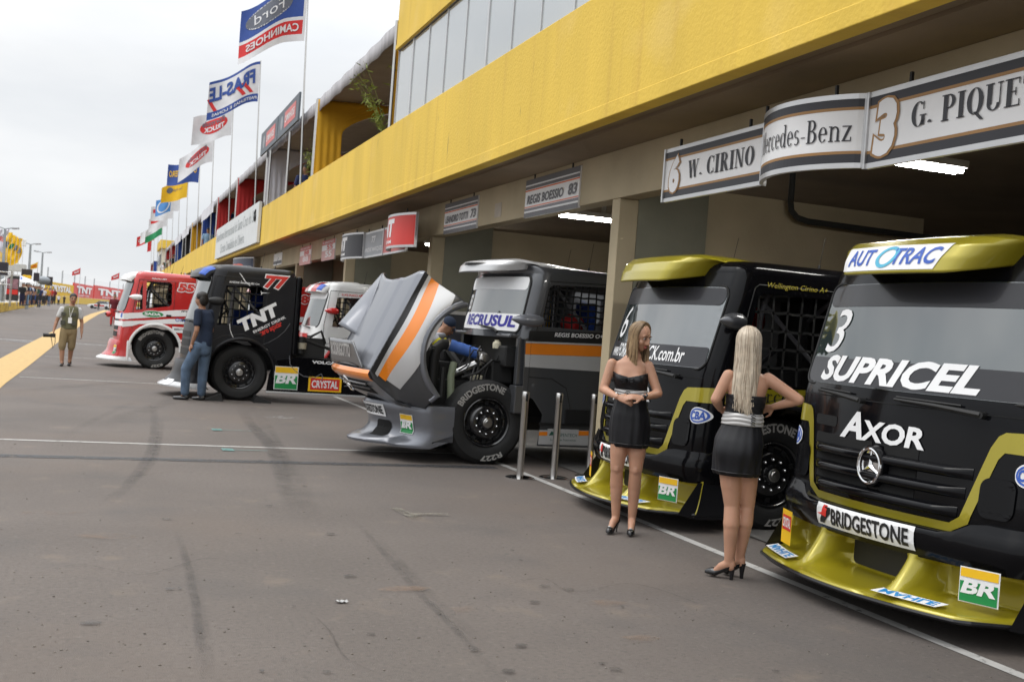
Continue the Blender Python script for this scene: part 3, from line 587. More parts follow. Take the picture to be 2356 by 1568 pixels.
# ---- the two black and gold cabover trucks
def axor(label, o, psi, sy, number, name_txt, banner, top_txt, near_all=True):
    r = truck('race_truck', label, o, psi)
    C = Cab([(.6, 1.02, .15, .17, 1.18), (.7, 1.03, .15, .17, 1.19), (1.3, .99, .16, .18, 1.2), (1.38, .975, .16, .18, 1.2), (2.1, .76, .15, .17, 1.2), (2.22, .72, .15, .17, 1.19)], -.9)
    C.front(zlist(.62, 2.22, 16), blk, 'cab_front', r); roof(C, r, blk, 2.22, 2.33)
    win = rrect(-.36, .42, 1.36, 2.06, .06); win = [(.50, 1.36), (.38, 2.02), (.34, 2.06), (-.33, 2.06), (-.37, 2.02), (-.37, 1.32), (-.33, 1.28), (.46, 1.28)]
    arch = (0, .495, .6)
    for s in (1, -1): panel(r, 'cab_side', [side_loop(C, .62, 2.22, C.xr, arch), win], C.SD(0, s), blk)
    b = B(); b.box(C.xr, C.xr + .02, -1.17, 1.17, .62, 2.24); b.obj('cab_rear', blk, r)
    b = B(); b.tube([C.SD(.0)(0 + .61 * cos(a), .495 + .61 * sin(a)) for a in (pi * k / 20 for k in range(21))], .022, 6); b.obj('wheel_arch_trim', satin, r, True)
    interior(C, r, 1.2, seatk, acc=seatr)
    window_net(r, C.SD(-.02), win, 6, 5, .022)
    door = [(.56, 1.0), (.60, 1.3), (.42, 2.1), (.38, 2.13), (-.40, 2.13), (-.44, 2.09), (-.44, .95), (-.4, .9), (-.05, 1.2), (.3, 1.12)]
    b = B(); b.tube([C.SD(.007)(*p) for p in door + door[:1]], .006, 5); b.obj('door_seam', chrome if 0 else matte, r)
    # windscreen, sun strip, banner
    b = B(); b.flat([rrect(-1.09, 1.09, 1.385, 2.09, .09)], C.D(.004), .08); ws = b.obj('windscreen', wglass if number == '3' else wglass_bright, r, True, ang=60)
    b = B(); b.flat([[(p[0], p[1]) for p in rrect(-1.08, 1.08, 1.93, 2.085, .07)]], C.D(.007), .08); b.obj('sun_strip', film, ws, True, ang=60)
    b = B(); b.flat([rrect(-1.08, 1.08, 1.39, 1.565, .03)], C.D(.007), .08); b.obj('banner', film, ws, True, ang=60)
    b = B(); b.tube([C.F(*p, .006) for p in [(p[0], p[1]) for p in rrect(-1.1, 1.1, 1.375, 2.1, .1)] + [rrect(-1.1, 1.1, 1.375, 2.1, .1)[0]]], .01, 6); b.obj('windscreen_seal', matte, r, True)
    b = B(); b.text(banner, C.D(.011), .04 if banner[0] == 'S' else .015, .28 if banner[0] == 'S' else 0, .08, (-.86, .72, 1.405, 1.585) if banner[0] == 'S' else (-.99, .79, 1.42, 1.55)); b.obj('banner_lettering', decw, ws)
    b = B(); b.text(number, C.D(.011), .0, .22, .08, (-.93, -.66, 1.6, 1.91)); b.obj('race_number', decw, ws)
    # grille: black openings, thick rounded bars, gold surround, star emblem
    def trap(y0, y1, z): return y0 + (y1 - y0) * (z - .7) / .5
    hw = lambda z: .69 + .16 * (z - .68) / .5
    for i, (z0, z1) in enumerate(((.74, .82), (.855, .935), (.97, 1.05), (1.10, 1.17))):
        for y0, y1 in ((-1, -.06), (.06, 1)) if i < 3 else ((-1, -.5),):
            q0, q1 = (max(y0 * 1, -hw((z0 + z1) / 2) + .03), y1) if y0 < 0 else (y0, min(y1, hw((z0 + z1) / 2) - .03))
            if y0 > 0: q1 = min(q1, .36)
            b = B(); b.flat([rrect(q0, q1, z0, z1, .02)], C.D(.003), .08); b.obj('grille_opening', void, r)
    for z in (.72, .837, .952):
        def bar(u, v, z=z):
            h = hw(z) - .015; y = -h + 2 * h * u; a = pi * v; return C.F(y, z + .034 * -cos(a), .004 + .055 * sin(a) ** .7 * min(1, 10 * u, 10 * (1 - u)))
        b = B(); b.grid(bar, 40, 8); b.obj('grille_bar', blk, r, True, ang=70)
    for sd in (-1, 1):
        P = [(.93 * sd, 1.215), (.89 * sd, 1.19), (.85 * sd, 1.12), (.71 * sd, .70), (.64 * sd, .655)]; Q = [(1.0 * sd, 1.135), (.955 * sd, 1.12), (.905 * sd, 1.06), (.765 * sd, .665), (.64 * sd, .60)]
        b = B(); b.flat([P + Q[::-1]], C.D(.006), .06); b.obj('gold_trim', gold, r)
    b = B(); b.flat([rect(-.64, .64, .602, .654)], C.D(.006), .06); b.obj('gold_trim', gold, r)
    for sd in (-1, 1):
        b = B(); b.flat([[(.93 * sd, 1.1), (1.19 * sd, 1.1), (1.19 * sd, 1.23), (.93 * sd, 1.215)]], C.D(.006), .05); b.obj('gold_trim', gold, r)
    b = B(); b.flat([[(C.xc(1.2), 1.1), (C.xc(1.2), 1.23), (-.45, 1.27), (-.89, 1.3), (-.89, 1.1), (-.4, 1.12)]], C.SD(.011), .2); b.obj('gold_trim', gold, r)
    e = V((C.F(0, .9, .02)))
    b = B(); b.lathe([(-.01, .135), (.03, .13), (.035, .12), (.0, .118)], e, (1, 0, 0), 36); b.obj('emblem_mount', blk, r, True)
    b = B(); b.tube([e + V((.035, .108 * cos(a), .108 * sin(a))) for a in (2 * pi * k / 36 for k in range(37))], .011, 8); b.lathe([(-.0, .1), (.01, .1), (.011, 0)], e + V((.01, 0, 0)), (1, 0, 0), 24)
    b.cur = 0
    for a in (90, 210, 330):
        d = V((0, cos(radians(a)), sin(radians(a)))); w = V((0, -d.z, d.y)); c = e + V((.025, 0, 0))
        b.add([c + d * .106, c + w * .02 - d * .012, c - w * .02 - d * .012, c + V((.016, 0, 0))], [(0, 1, 3), (0, 3, 2)])
    b.obj('star_emblem', chrome, r, True, ang=20)
    b = B(); b.text('A', C.D(.008), .035, .25, .06, (-.43, -.17, 1.045, 1.225)); b.text('XOR', C.D(.009), .035, .1, .06, (-.19, .40, 1.045, 1.18)); b.obj('model_lettering', lgrey if number != '3' else decw, r)
    # headlamp covers, roundels, wipers, bumps
    for sd in (-1, 1):
        b = B(); b.flat([rrect(.82, 1.04, .72, .95, .06)] if sd > 0 else [rrect(-1.04, -.82, .72, .95, .06)], lambda u, v: C.F(u, v, .012), .05); b.obj('headlamp_cover', blk, r)
        b = B(); b.cur = 0; b.flat([oval(sd * 1.10, .99, .085, .07)], C.D(.009), .03); b.cur = 1; b.flat([ring2d(sd * 1.10, .99, .076, .06, .012, .012)], C.D(.011), .03); b.text('CBA', C.D(.012), .04, .1, .03, (sd * 1.10 - .06, sd * 1.10 + .06, .955, 1.025)); b.obj('roundel', [decw, decb], r)
    for y0, y1 in ((-.78, -.2), (.12, .78)):
        b = B(); b.tube([C.F(y0, 1.335, .03), C.F(y0 * .5 + y1 * .5, 1.325, .04), C.F(y1, 1.30, .04)], [.01, .014, .02], 6); b.tube([C.F(y1, 1.3, .0), C.F(y1, 1.3, .05)], .02, 8); b.tube([C.F(y0, 1.35, .02), C.F(y1 - .15, 1.34, .02)], .007, 5); b.obj('wiper', matte, r, True)
    b = B(); b.flat([rect(-1.1, 1.1, 1.30, 1.306)], C.D(.005), .08); b.obj('panel_gap', void, r)
    vis = box_visor(((1.06, 2.125), (1.03, 2.215), (.985, 2.295), (.9, 2.35), (.74, 2.38), (.45, 2.38), (-.1, 2.345)))
    b = B(); b.grid(vis, 40, 36); o2 = b.obj('sun_visor', gold, r, True, ang=60); k = o2.modifiers.new('t', 'SOLIDIFY'); k.thickness = .02; k.offset = -1
    if top_txt:
        b = B(); pv = lambda u, v: vis(.5 + .5 * u, .03 + .33 * v) + V((.004, 0, .002)); mm = [decw, decb, mat('cyan_decal', (.08, .42, .6), .45)]
        b.flat([[(-.66, 0), (.50, 0), (.56, 1), (-.60, 1)]], pv, .1); b.cur = 1; pv2 = lambda u, v: vis(.5 + .5 * u, .03 + .33 * v) + V((.008, 0, .003))
        b.text('AUT', pv2, .02, .2, .1, (-.57, -.20, .18, .84)); b.text('TRAC', pv2, .02, .2, .1, (.03, .5, .18, .84)); b.cur = 2; b.flat([[(p[0] + .08 * p[1], p[1]) for p in ring2d(-.085, .5, .12, .42, .04, .12)]], pv2, .1); b.obj('visor_sign', mm, o2)
    aerial(r, .2, .3, 2.34, .25); aerial(r, -.45, .8, 2.33, .3)
    # bumper band, splitter with three bays
    U = Cab([(.42, 1.08, .16, .22, 1.2), (.5, 1.12, .17, .22, 1.21), (.58, 1.125, .17, .22, 1.21), (.605, 1.11, .17, .22, 1.205), (.69, 1.07, .16, .22, 1.19)], .5)
    b = B(); R = []
    zt = lambda y: .598 + .085 * (lambda t: t * t * (3 - 2 * t))(max(0, min(1, (abs(y) - .66) / .2)))
    for q in (0, .1, .35, .6, .8, .9, .96, 1.0, 1.001): P = [U.F(y, .42 + (zt(y) - .42) * min(1, q), 0 if q <= 1 else -.16) for y in U.ys(.55)]; R.append([V((.52, -1.2, .42 + .263 * q))] + P + [V((.52, 1.2, .42 + .263 * q))])
    b.loft(R, False, False); b.obj('bumper', blk, r, True, ang=60)
    sm = lambda t: max(0, min(1, t)) ** 2 * (3 - 2 * max(0, min(1, t)))
    def spl(u, v):
        y = -1.2 + 2.4 * u; a = abs(y); fw = .05 + .14 * (1 - v) ** 2; m = max(1 - sm((abs(a - .44) - .03) / fw), 1 - sm((1.17 - a) / (.05 + .1 * (1 - v))))
        lip = 1.38 - .3 * (y / 1.2) ** 2 - .24 * sm((a - .95) / .25); top = U.F(max(-1.18, min(1.18, y)), .44).x - .01
        # bay path: lip -> floor -> back wall ; fin path: straight sweep
        if v < .12: q = v / .12; bx, bz = lip - .02 * q, .155 + .035 * q
        elif v < .55: q = (v - .12) / .43; bx, bz = lip - .02 - (lip - .02 - (top - .2)) * q, .19 + .012 * q
        else: q = (v - .55) / .45; bx, bz = top - .2 + .2 * sm((q - .75) / .25), .202 + .238 * q
        fx, fz = lip - (lip - top) * v ** .75, .155 + .285 * v ** 1.5
        return V((bx + (fx - bx) * m, y, bz + (fz - bz) * m))
    b = B(); b.grid(spl, 96, 30); o3 = b.obj('splitter', gold, r, True, ang=75)
    b = B(); b.grid(lambda u, v: V((spl(u, 0).x * (1 - v) + .5 * v - .004, -1.195 + 2.39 * u, .152 - .0 * v)), 40, 1); b.tube([spl(u / 40, 0) + V((-.006, 0, .005)) for u in range(41)], .014, 6); b.obj('splitter_floor', satin, r)
    for sd in (1, -1):
        b = B(); b.flat([[(U.F(sd * 1.18, .45).x + .03, .43), (.5, .43), (.5, .12), (.8, .12), (1.0, .16)]], lambda u, v: V((u, sd * 1.19, v))); b.obj('bumper_end', satin, r)
    b = B(); b.flat([rrect(-.33, .33, .22, .41, .04)], lambda u, v: V((U.F(u, .44).x - .2, u, v)), .1); b.obj('radiator_mesh', matte, r)
    br_badge(r, lambda u, v, o: V((1.02 - .35 * (u - .84) + .02 * 0 + o, u, v)), .82, 1.05, .24, .44)
    crystal_badge(r, lambda u, v, o: V((1.02 + .3 * (u + .84) + o, u, v)), -1.06, -.86, .22, .46, True)
    plate(r, lambda u, v, o: U.F(u, v, .008 + o), 'BRIDGESTONE', -.48, .48, .455, .6, decw, deck, mark=True, bold=.028, pad=.06)
    for y0 in (-.98, .38):
        fnm = lambda u, v, o: V((1.35 - .3 * (u / 1.2) ** 2 - .015 - .11 * (1 - v), u, .206 + .3 * o + .012 * (1 - v))); plate(r, fnm, 'MAHLE', y0, y0 + .44, .05, 1.0, decw, mat('sky_blue_decal', (.02, .25, .6), .45), 'sponsor_strip', .03, .25, pad=.06, mx=.05)
    # near side details
    b = B(); b.text(name_txt, C.SDt(.014), .0, .25, None, (-.30, .32, 2.1, 2.16)); b.obj('driver_name', mat('gold_decal', (.4, .33, .03), .5), r)
    b = B(); b.text('Mercedes-Benz', C.SDt(.015), 0, 0, None, (-.48, .72, 1.13, 1.25), serif=True); b.obj('maker_lettering', deck, r)
    pod_mirror(r, (.66, 1.33, 1.80), gunm, .24); None
    wheel(r, 0, 1.05); chassis(r, .8, -4.2)
    b = B(); b.box(-2.6, -.95, -1.15, 1.15, .3, .75); b.obj('side_skirt', blk, r, bev=.03)
    r.scale = (1, sy, 1); return r
axor('black and gold racing truck 3 with a sponsor sign on its visor, nearest the camera', (5.69, 5.63), 2, .924, '3', 'G. Piquet A+', 'SUPRICEL', True)
axor('black and gold racing truck 6 with a plain gold visor, behind the two women', (5.61, 8.88), 0, .82, '6', 'Wellington Cirino A+', 'www.FORMULATRUCK.com.br', False)
# ---- side-on cabover trucks
def cabover(label, o, psi, body, visor, lip, seat, win, deco, arch_m, scr=(.93, .72), group=None, quarter=None, mirror=None, sun=None, low=True, letters=('BRIDGESTONE', 'R227'), grille=matte, swide=1.06, text=True, sy=.75):
    r = truck('race_truck', label, o, psi); a, t = scr
    C = Cab([(.45, a + .02, .13, .11, 1.18), (.75, a + .03, .13, .15, 1.2), (1.3, a, .14, .2, 1.2), (1.36, a - .01, .14, .2, 1.2), (2.14, t, .13, .19, 1.2), (2.24, t - .04, .13, .19, 1.19)], -.86)
    C.front(zlist(.5, 2.24, 16), body, 'cab_front', r); roof(C, r, body, 2.24, 2.36)
    arch = (0, .495, .6); holes = [win if not quarter else [(.47, 2.07), (.37, 2.10), (.27, 2.13), (-.25, 2.14), (-.30, 2.1), (-.32, 1.62), (-.28, 1.56), (.50, 1.41)]]
    for s in (1, -1): panel(r, 'cab_side', [side_loop(C, .5, 2.24, C.xr, arch)] + holes, C.SD(0, s), body)
    b = B(); b.box(C.xr, C.xr + .02, -1.17, 1.17, .6, 2.26); b.obj('cab_rear', body, r)
    interior(C, r, 1.15, seat, acc=seat); window_net(r, C.SD(-.02), win, 6, 5, .02)
    if quarter:
        window_net(r, C.SD(-.02), quarter, 3, 6, .022)
        for s in (1, -1): panel(r, 'window_pillar', [[(.38, 2.12), (.29, 2.14), (.27, 1.43), (.345, 1.42)]], C.SD(.004, s), body)
    us = [p[0] for p in win]; vs = [p[1] for p in win]; u0, u1, v0 = min(us) - .06, max(us) + (.16 if quarter else .08), min(vs)
    door = [(u1, 2.16), (u0, 2.16), (u0, .9 if 1 else v0), (-.3, 1.02), (0, 1.18), (.35, 1.12), (u1 + .1, .95), (u1 + .1, 1.4)]
    b = B(); b.tube([C.SD(.006)(*p) for p in door + door[:1]], .006, 5); b.obj('door_seam', matte, r)
    b = B(); b.box(u0 + .05, u0 + .17, 1.2, 1.23, v0 - .14, v0 - .09); b.obj('door_handle', matte, r, bev=.008)
    b = B(); b.tube([C.SD(.0)(.6 * cos(q), .495 + .6 * sin(q)) + V((0, .01, 0)) for q in (pi * (k / 24 * 1.04 - .02) for k in range(25))], .035, 8); b.obj('wheel_arch_trim', arch_m, r, True)
    b = B(); b.flat([rrect(-1.08, 1.08, 1.37, 2.13, .09)], C.D(.004), .08); ws = b.obj('windscreen', wglass_bright, r, True, ang=60)
    if sun: b = B(); b.flat([rrect(-1.08, 1.08, 1.97, 2.125, .05)], C.D(.008), .08); b.obj('sun_strip', sun, ws, True, ang=60)
    b = B(); b.tube([C.F(*p, .005) for p in rrect(-1.1, 1.1, 1.355, 2.145, .1) + [rrect(-1.1, 1.1, 1.355, 2.145, .1)[0]]], .012, 6); b.obj('windscreen_seal', matte, r, True)
    for z0, z1 in ((.74, .86), (.9, 1.02), (1.06, 1.16)): b = B(); b.flat([rrect(-.8, .8, z0, z1, .03)], C.D(.005), .1); b.obj('grille_opening', grille, r)
    for y0, y1 in ((-.75, -.1), (.15, .75)): b = B(); b.tube([C.F(y0, 1.36, .03), C.F(y1, 1.33, .04)], [.009, .016], 6); b.obj('wiper', matte, r, True)
    for sg in (-1, 1):
        b = B(); b.flat([rrect(min(sg * .85, sg * 1.06), max(sg * .85, sg * 1.06), .55, .66, .03)], C.D(.008), .05); b.obj('headlight', chrome, r)
    def vis(u, v):
        P = ((t + .17, 2.12), (t + .15, 2.19), (t + .08, 2.27), (t - .08, 2.335), (t - .32, 2.375), (t - .7, 2.385)); q = v * (len(P) - 1); i = min(int(q), len(P) - 2); w = q - i
        x = P[i][0] + (P[i + 1][0] - P[i][0]) * w; z = P[i][1] + (P[i + 1][1] - P[i][1]) * w; s = 2 * u - 1; k = max(0, (abs(s) - .85) / .15); k = 1 - sqrt(max(0, 1 - k * k))
        return V((x - .13 * s * s - .12 * k, swide * s, z - .1 * k * (.3 + v)))
    b = B(); b.grid(vis, 40, 30); vo = b.obj('sun_visor', visor, r, True, ang=60); k = vo.modifiers.new('t', 'SOLIDIFY'); k.thickness = .02; k.offset = -1
    aerial(r, -.3, .5, 2.36, .3); aerial(r, -.5, .9, 2.36, .22)
    U = Cab([(.17, 1.32, .26, .3, 1.2), (.2, 1.33, .26, .3, 1.2), (.26, 1.22, .22, .3, 1.2), (.38, 1.1, .18, .28, 1.2), (.6, 1.06, .16, .25, 1.2), (.66, 1.03, .16, .25, 1.19)], .6)
    def band(z0, z1, n, m, nm):
        b = B(); R = []
        for z in zlist(z0, z1, n): P = [U.F(y, z) for y in U.ys(z)]; w = U.L(z)[3]; R.append([V((.62, -w, z))] + P + [V((.62, w, z))])
        b.loft(R, False, False); return b.obj(nm, m, r, True, ang=60)
    band(.27, .66, 8, body, 'bumper'); band(.17, .265, 5, lip, 'splitter')
    b = B(); b.flat([[(p.x, p.y) for p in [U.F(y, .665) for y in U.ys(.66)]] + [(.5, 1.1), (.5, -1.1)]], lambda u, v: V((u, v, .662))); b.obj('bumper_top', body, r)
    b = B(); b.flat([[(p.x - .01, p.y * .99) for p in [U.F(y, .17) for y in U.ys(.17)]] + [(.5, 1.18), (.5, -1.18)]], lambda u, v: V((u, v, .172))); b.obj('splitter_floor', lip, r)
    b = B(); b.tube([U.SD(.01)(.62 + .0 * k, z) for k, z in enumerate((.18, .3, .5, .66))], .03, 8); b.obj('bumper_edge', lip, r, True)
    br_badge(r, lambda u, v, o: U.F(u, v, .012 + o), .9, 1.07, .32, .54); crystal_badge(r, lambda u, v, o: U.F(u, v, .012 + o), -1.07, -.9, .3, .54, True)
    if mirror: pod_mirror(r, (.5, 1.36, 1.72), mirror, .3); pod_mirror(r, (.5, -1.36, 1.72), mirror, .3, sg=-1)
    wheel(r, 0, 1.06, letters=letters, text=text); chassis(r, .8, -4.2)
    deco(r, C, U, vis, vo); r.scale = (1, sy, 1)
    return r
def dec(r, C, loops, m, name='stripe', off=.012, mx=.15):
    b = B()
    for l in loops: b.flat([l], C.SD(off), mx)
    return b.obj(name, m, r)
def outlined(r, C, txt, x0, x1, z0, z1, m, name='race_number', shear=.15, grow=.022, bold=.05):
    b = B(); b.cur = 0; b.text(txt, C.SDt(.013), bold + .035, shear, None, (x0 - grow, x1 + grow, z0 - grow, z1 + grow)); b.cur = 1; b.text(txt, C.SDt(.016), bold, shear, None, (x0, x1, z0, z1)); return b.obj(name, [decw, m], r)
def deco77(r, C, U, vis, vo):
    outlined(r, C, '77', .30, .73, 2.01, 2.24, decr)
    b = B(); b.text('ANDRE MARQUES O+', C.SDt(.013), .02, 0, None, (-.30, .22, 2.045, 2.085)); b.flat([[(-.105 + .0, 2.09), (-.095, 2.09), (-.085, 2.105), (-.093, 2.105)]], C.SDt(.013)); b.obj('driver_name', decw, r)
    sl = lambda x0, z0, an, off: (lambda u, v: V((-(x0 + u * cos(an) - v * sin(an)), 1.2 + off, z0 + u * sin(an) + v * cos(an))))
    an = radians(30); b = B(); b.text('TNT', sl(-.02, 1.2, an, .013), .06, .12, None, (.0, .76, 0, .23)); b.obj('sponsor_lettering', decw, r)
    b = B(); b.text('ENERGY DRINK', sl(.1, 1.15, an, .013), .02, 0, None, (.1, .72, 0, .05)); b.obj('sponsor_lettering', decw, r)
    b = B(); b.text('zero acucar', sl(.2, 1.1, an, .013), .03, .1, None, (.12, .55, 0, .07)); b.flat([[(.36, -.03), (.375, -.03), (.385, 0), (.37, 0)]], sl(.2, 1.1, an, .013)); b.flat([[(.45, .075), (.475, .095), (.49, .095), (.465, .075)]], sl(.2, 1.1, an, .013)); b.obj('sponsor_lettering', decr, r)
    sw = lambda P, w: [[(p[0] - w, p[1]) for p in P] + [(p[0] + w, p[1]) for p in P[::-1]]]
    dec(r, C, sw([(.13, 2.3 - .07), (.10, 2.2), (.03, 2.1), (-.06, 2.03)], .008), decw, 'pinstripe'); dec(r, C, sw([(.24, 1.34), (.23, 1.25), (.2, 1.17), (.16, 1.1)], .006), decw, 'pinstripe')
    dec(r, C, [[(-.25, 1.96), (-.27, 1.93), (-.42, 1.93), (-.28, 1.915), (-.26, 1.88), (-.26, 1.92)]], decw, 'pinstripe')
    dec(r, C, sw([(-.3, 1.0), (-.45, 1.06), (-.6, 1.16), (-.72, 1.28), (-.8, 1.42)], .006), decgr, 'pinstripe')
    b = B(); b.cur = 0; b.grid(lambda u, v: vis(.90 + .09 * u, .14 + .4 * v) + V((.006, 0, .004)), 6, 6); b.obj('visor_badge', decb, vo)
    b = B(); b.box(-.98, -.87, .9, 1.17, .85, 2.26); b.box(-.99, -.9, .7, .98, 1.0, 2.22); b.obj('exhaust_stack', blk, r, bev=.04)
    # long skirt with badges
    b = B(); b.flat([[(-.47, .2), (-.5, .5), (-.62, .75), (-.95, .82), (-3.0, .80), (-3.0, .2)]], lambda u, v: V((u, 1.2, v))); o = b.obj('side_skirt', blk, r); k = o.modifiers.new('t', 'SOLIDIFY'); k.thickness = .05
    b = B(); b.box(-3.0, -.46, 1.17, 1.24, .17, .205); b.obj('skirt_edge', lgrey, o, bev=.01)
    br_badge(o, lambda u, v, q: V((-u, 1.232 + q, v)), .59, 1.01, .245, .655); crystal_badge(o, lambda u, v, q: V((-u, 1.232 + q, v)), 1.2, 1.8, .24, .5)
    b = B(); b.text('VOLCANO', lambda u, v: V((-u, 1.232, v)), .05, 0, None, (1.24, 1.85, .735, .79)); b.obj('sponsor_lettering', decw, o)
    for P in ([(-.83, .85), (-.85, .7), (-.93, .6), (-1.1, .5), (-1.3, .48), (-1.42, .56)], [(-1.42, .56), (-1.45, .5), (-1.43, .44)], [(-1.85, .36), (-2.0, .38), (-2.1, .3)]): b = B(); b.tube([V((p[0], 1.232, p[1])) for p in P], .008, 5); b.obj('pinstripe', decgr, o)
    b = B(); b.box(-1.5, -.97, .2, .9, .82, 1.18); b.tube([(-1.05, 1, .9), (-1.05, 1, 1.2)], .07, 12); b.tube([(-1.1, .9, 1.15), (-1.6, .9, 1.0), (-2.4, .8, .9)], .03); b.tube([(-1.2, 1.0, 1.2), (-1.4, 1.0, 1.32), (-1.5, .9, 1.1)], .025); b.obj('air_tank', matte, r, True)
    b = B(); b.tube([(-1.07, 1.05, .98), (-1.07, 1.05, 1.09)], .075, 14); b.obj('fluid_tank', mat('old_plastic', (.3, .27, .2), .6), r, True)
    plate(r, lambda u, v, q: U.F(u, v, .01 + q), '', .35, .7, .2, .3, decw, deck)
w77 = [(.34, 2.0), (-.25, 2.03), (-.30, 1.98), (-.31, 1.58), (-.27, 1.47), (-.08, 1.36), (-.03, 1.33), (.46, 1.31)]
cabover('black racing truck 77 with an energy drink slogan, parked broadside beside the man in jeans', (2.41, 20.36), 0, satin, satin, lgrey, seatb, w77, deco77, satin, mirror=matte, letters=('BRIDGESTONE', 'R227'), text=False)
def deco55(r, C, U, vis, vo):
    dec(r, C, [[(.76, 1.17), (.78, 1.31), (.3, 1.37), (-.3, 1.46), (-.85, 1.52), (-.85, 1.36), (-.3, 1.31), (.3, 1.235)]], decw); dec(r, C, [[(.78, .98), (.77, 1.12), (.3, 1.17), (-.3, 1.25), (-.85, 1.29), (-.85, 1.16), (-.3, 1.13), (.4, 1.08), (.55, 1.02)]], decw)
    b = B(); b.flat([rect(-1.19, 1.19, 1.17, 1.31)], C.D(.006), .06); b.flat([rect(-1.19, 1.19, 1.0, 1.12)], C.D(.006), .06); b.obj('stripe', decw, r)
    outlined(r, C, '55', .44, .83, 1.94, 2.14, decr, shear=.1)
    b = B(); b.text('Sebastiao AB+', C.SDt(.013), .02, .25, None, (-.18, .17, 2.185, 2.225)); b.obj('driver_name', decw, r)
    b = B(); b.flat([oval(.1, 1.34, .26, .085)], lambda u, v: V((u, 1.214, v))); o = b.obj('sponsor_badge', decw, r)
    b = B(); b.cur = 0; b.flat([oval(.1, 1.34, .245, .072)], lambda u, v: V((u, 1.216, v))); b.cur = 1; b.text('SADA', lambda u, v: V((-u, 1.218, v)), .05, 0, None, (-.29, .09, 1.305, 1.375)); b.obj('badge_face', [decg, decw], o)
    b = B(); b.text('FPT', C.SDt(.015), .05, .2, None, (.55, .72, 1.44, 1.48)); b.obj('sponsor_lettering', deck, r)
    b = B(); b.text('MERITOR', C.SDt(.018), .02, 0, None, (.42, .7, .985, 1.03)); b.obj('sponsor_lettering', deck, r); dec(r, C, [rect(-.73, -.37, .93, 1.07)], decw, 'sponsor_plate', .014)
    b = B(); b.flat([ring2d(-.48, 1.24, .05, .04, .015, .015), rect(-.62, -.54, 1.2, 1.28)][:1], C.SD(.016)); b.text('IIR', C.SDt(.016), .03, 0, None, (.55, .72, 1.205, 1.275)); b.obj('sponsor_mark', decb, r)
    b = B(); b.flat([rrect(.92, 1.06, 1.2, 1.32, .04)], C.D(.012), .04); b.obj('roundel', decb, r)
    b = B(); b.text('MERCOSUL', C.D(.012), .02, 0, .08, (-.9, .3, 1.42, 1.58)); b.obj('banner_lettering', decw, r)
w55 = rrect(-.31, .30, 1.50, 2.13, .07); w55 = [(.30, 2.10), (.27, 2.13), (-.25, 2.14), (-.30, 2.1), (-.32, 1.62), (-.28, 1.56), (.27, 1.44)]
q55 = [(.47, 2.07), (.37, 2.09), (.345, 1.45), (.50, 1.41)]
cabover('red and white racing truck 55 with a green oval badge on its door', (1.37, 28.70), 0, red, wht, wht, seatk, w55, deco55, wht, quarter=q55, mirror=wht)
def deco32(r, C, U, vis, vo):
    [dec(r, C, [q], red, 'red_patch') for q in ([(-.05, 1.35), (-.3, 1.38), (-.55, 1.3), (-.35, 1.2), (-.55, 1.05), (-.15, 1.12), (.02, 1.2)], [(-.5, 2.23), (-.85, 2.23), (-.85, 1.7), (-.55, 1.95)], [(-.1, 2.12), (-.3, 2.15), (-.5, 2.13), (-.36, 2.02), (-.2, 2.03)])]
    b = B(); b.text('LUIZ PUCCI AB+', C.SDt(.013), .02, 0, None, (-.3, .18, 2.07, 2.115)); b.obj('driver_name', decr, r)
    for q in (.35, .7): b = B(); b.grid(lambda u, v: vis(q + .18 * u, v * .6) + V((.005, 0, .004)), 6, 12); b.obj('red_patch', red, vo)
    b = B(); b.grid(lambda u, v: vis(.88 + .1 * u, .1 + .35 * v) + V((.006, 0, .004)), 6, 6); b.obj('visor_badge', decb, vo)
    b = B(); b.flat([rect(-.8, .6, 1.08, 1.2)], C.D(.012), .1); b.obj('grille_panel', red, r)
w32 = [(.40, 2.03), (-.2, 2.05), (-.3, 1.98), (-.31, 1.4), (.47, 1.38)]
cabover('white racing truck with red patches, half hidden behind the tilted grey bonnet', (5.2, 24.2), 1, wht, wht, wht, seatr, w32, deco32, red, mirror=red, sun=decw, text=False)
def deco88(r, C, U, vis, vo):
    dec(r, C, [[(.76, 1.3), (-.85, 1.42), (-.85, 1.56), (.76, 1.44)], [(.76, 1.1), (-.85, 1.18), (-.85, 1.32), (.76, 1.24)]], decw)
    outlined(r, C, '88', .44, .83, 1.9, 2.14, decr, shear=.0)
    b = B(); b.text('Beto Monteiro O+', C.SDt(.013), .02, .2, None, (-.18, .3, 2.185, 2.225)); b.obj('driver_name', decw, r)
cabover('red racing truck 88 almost hidden behind the white and red truck', (4.75, 30.9), 1, red, red, wht, seatk, w55, deco88, red, text=False)

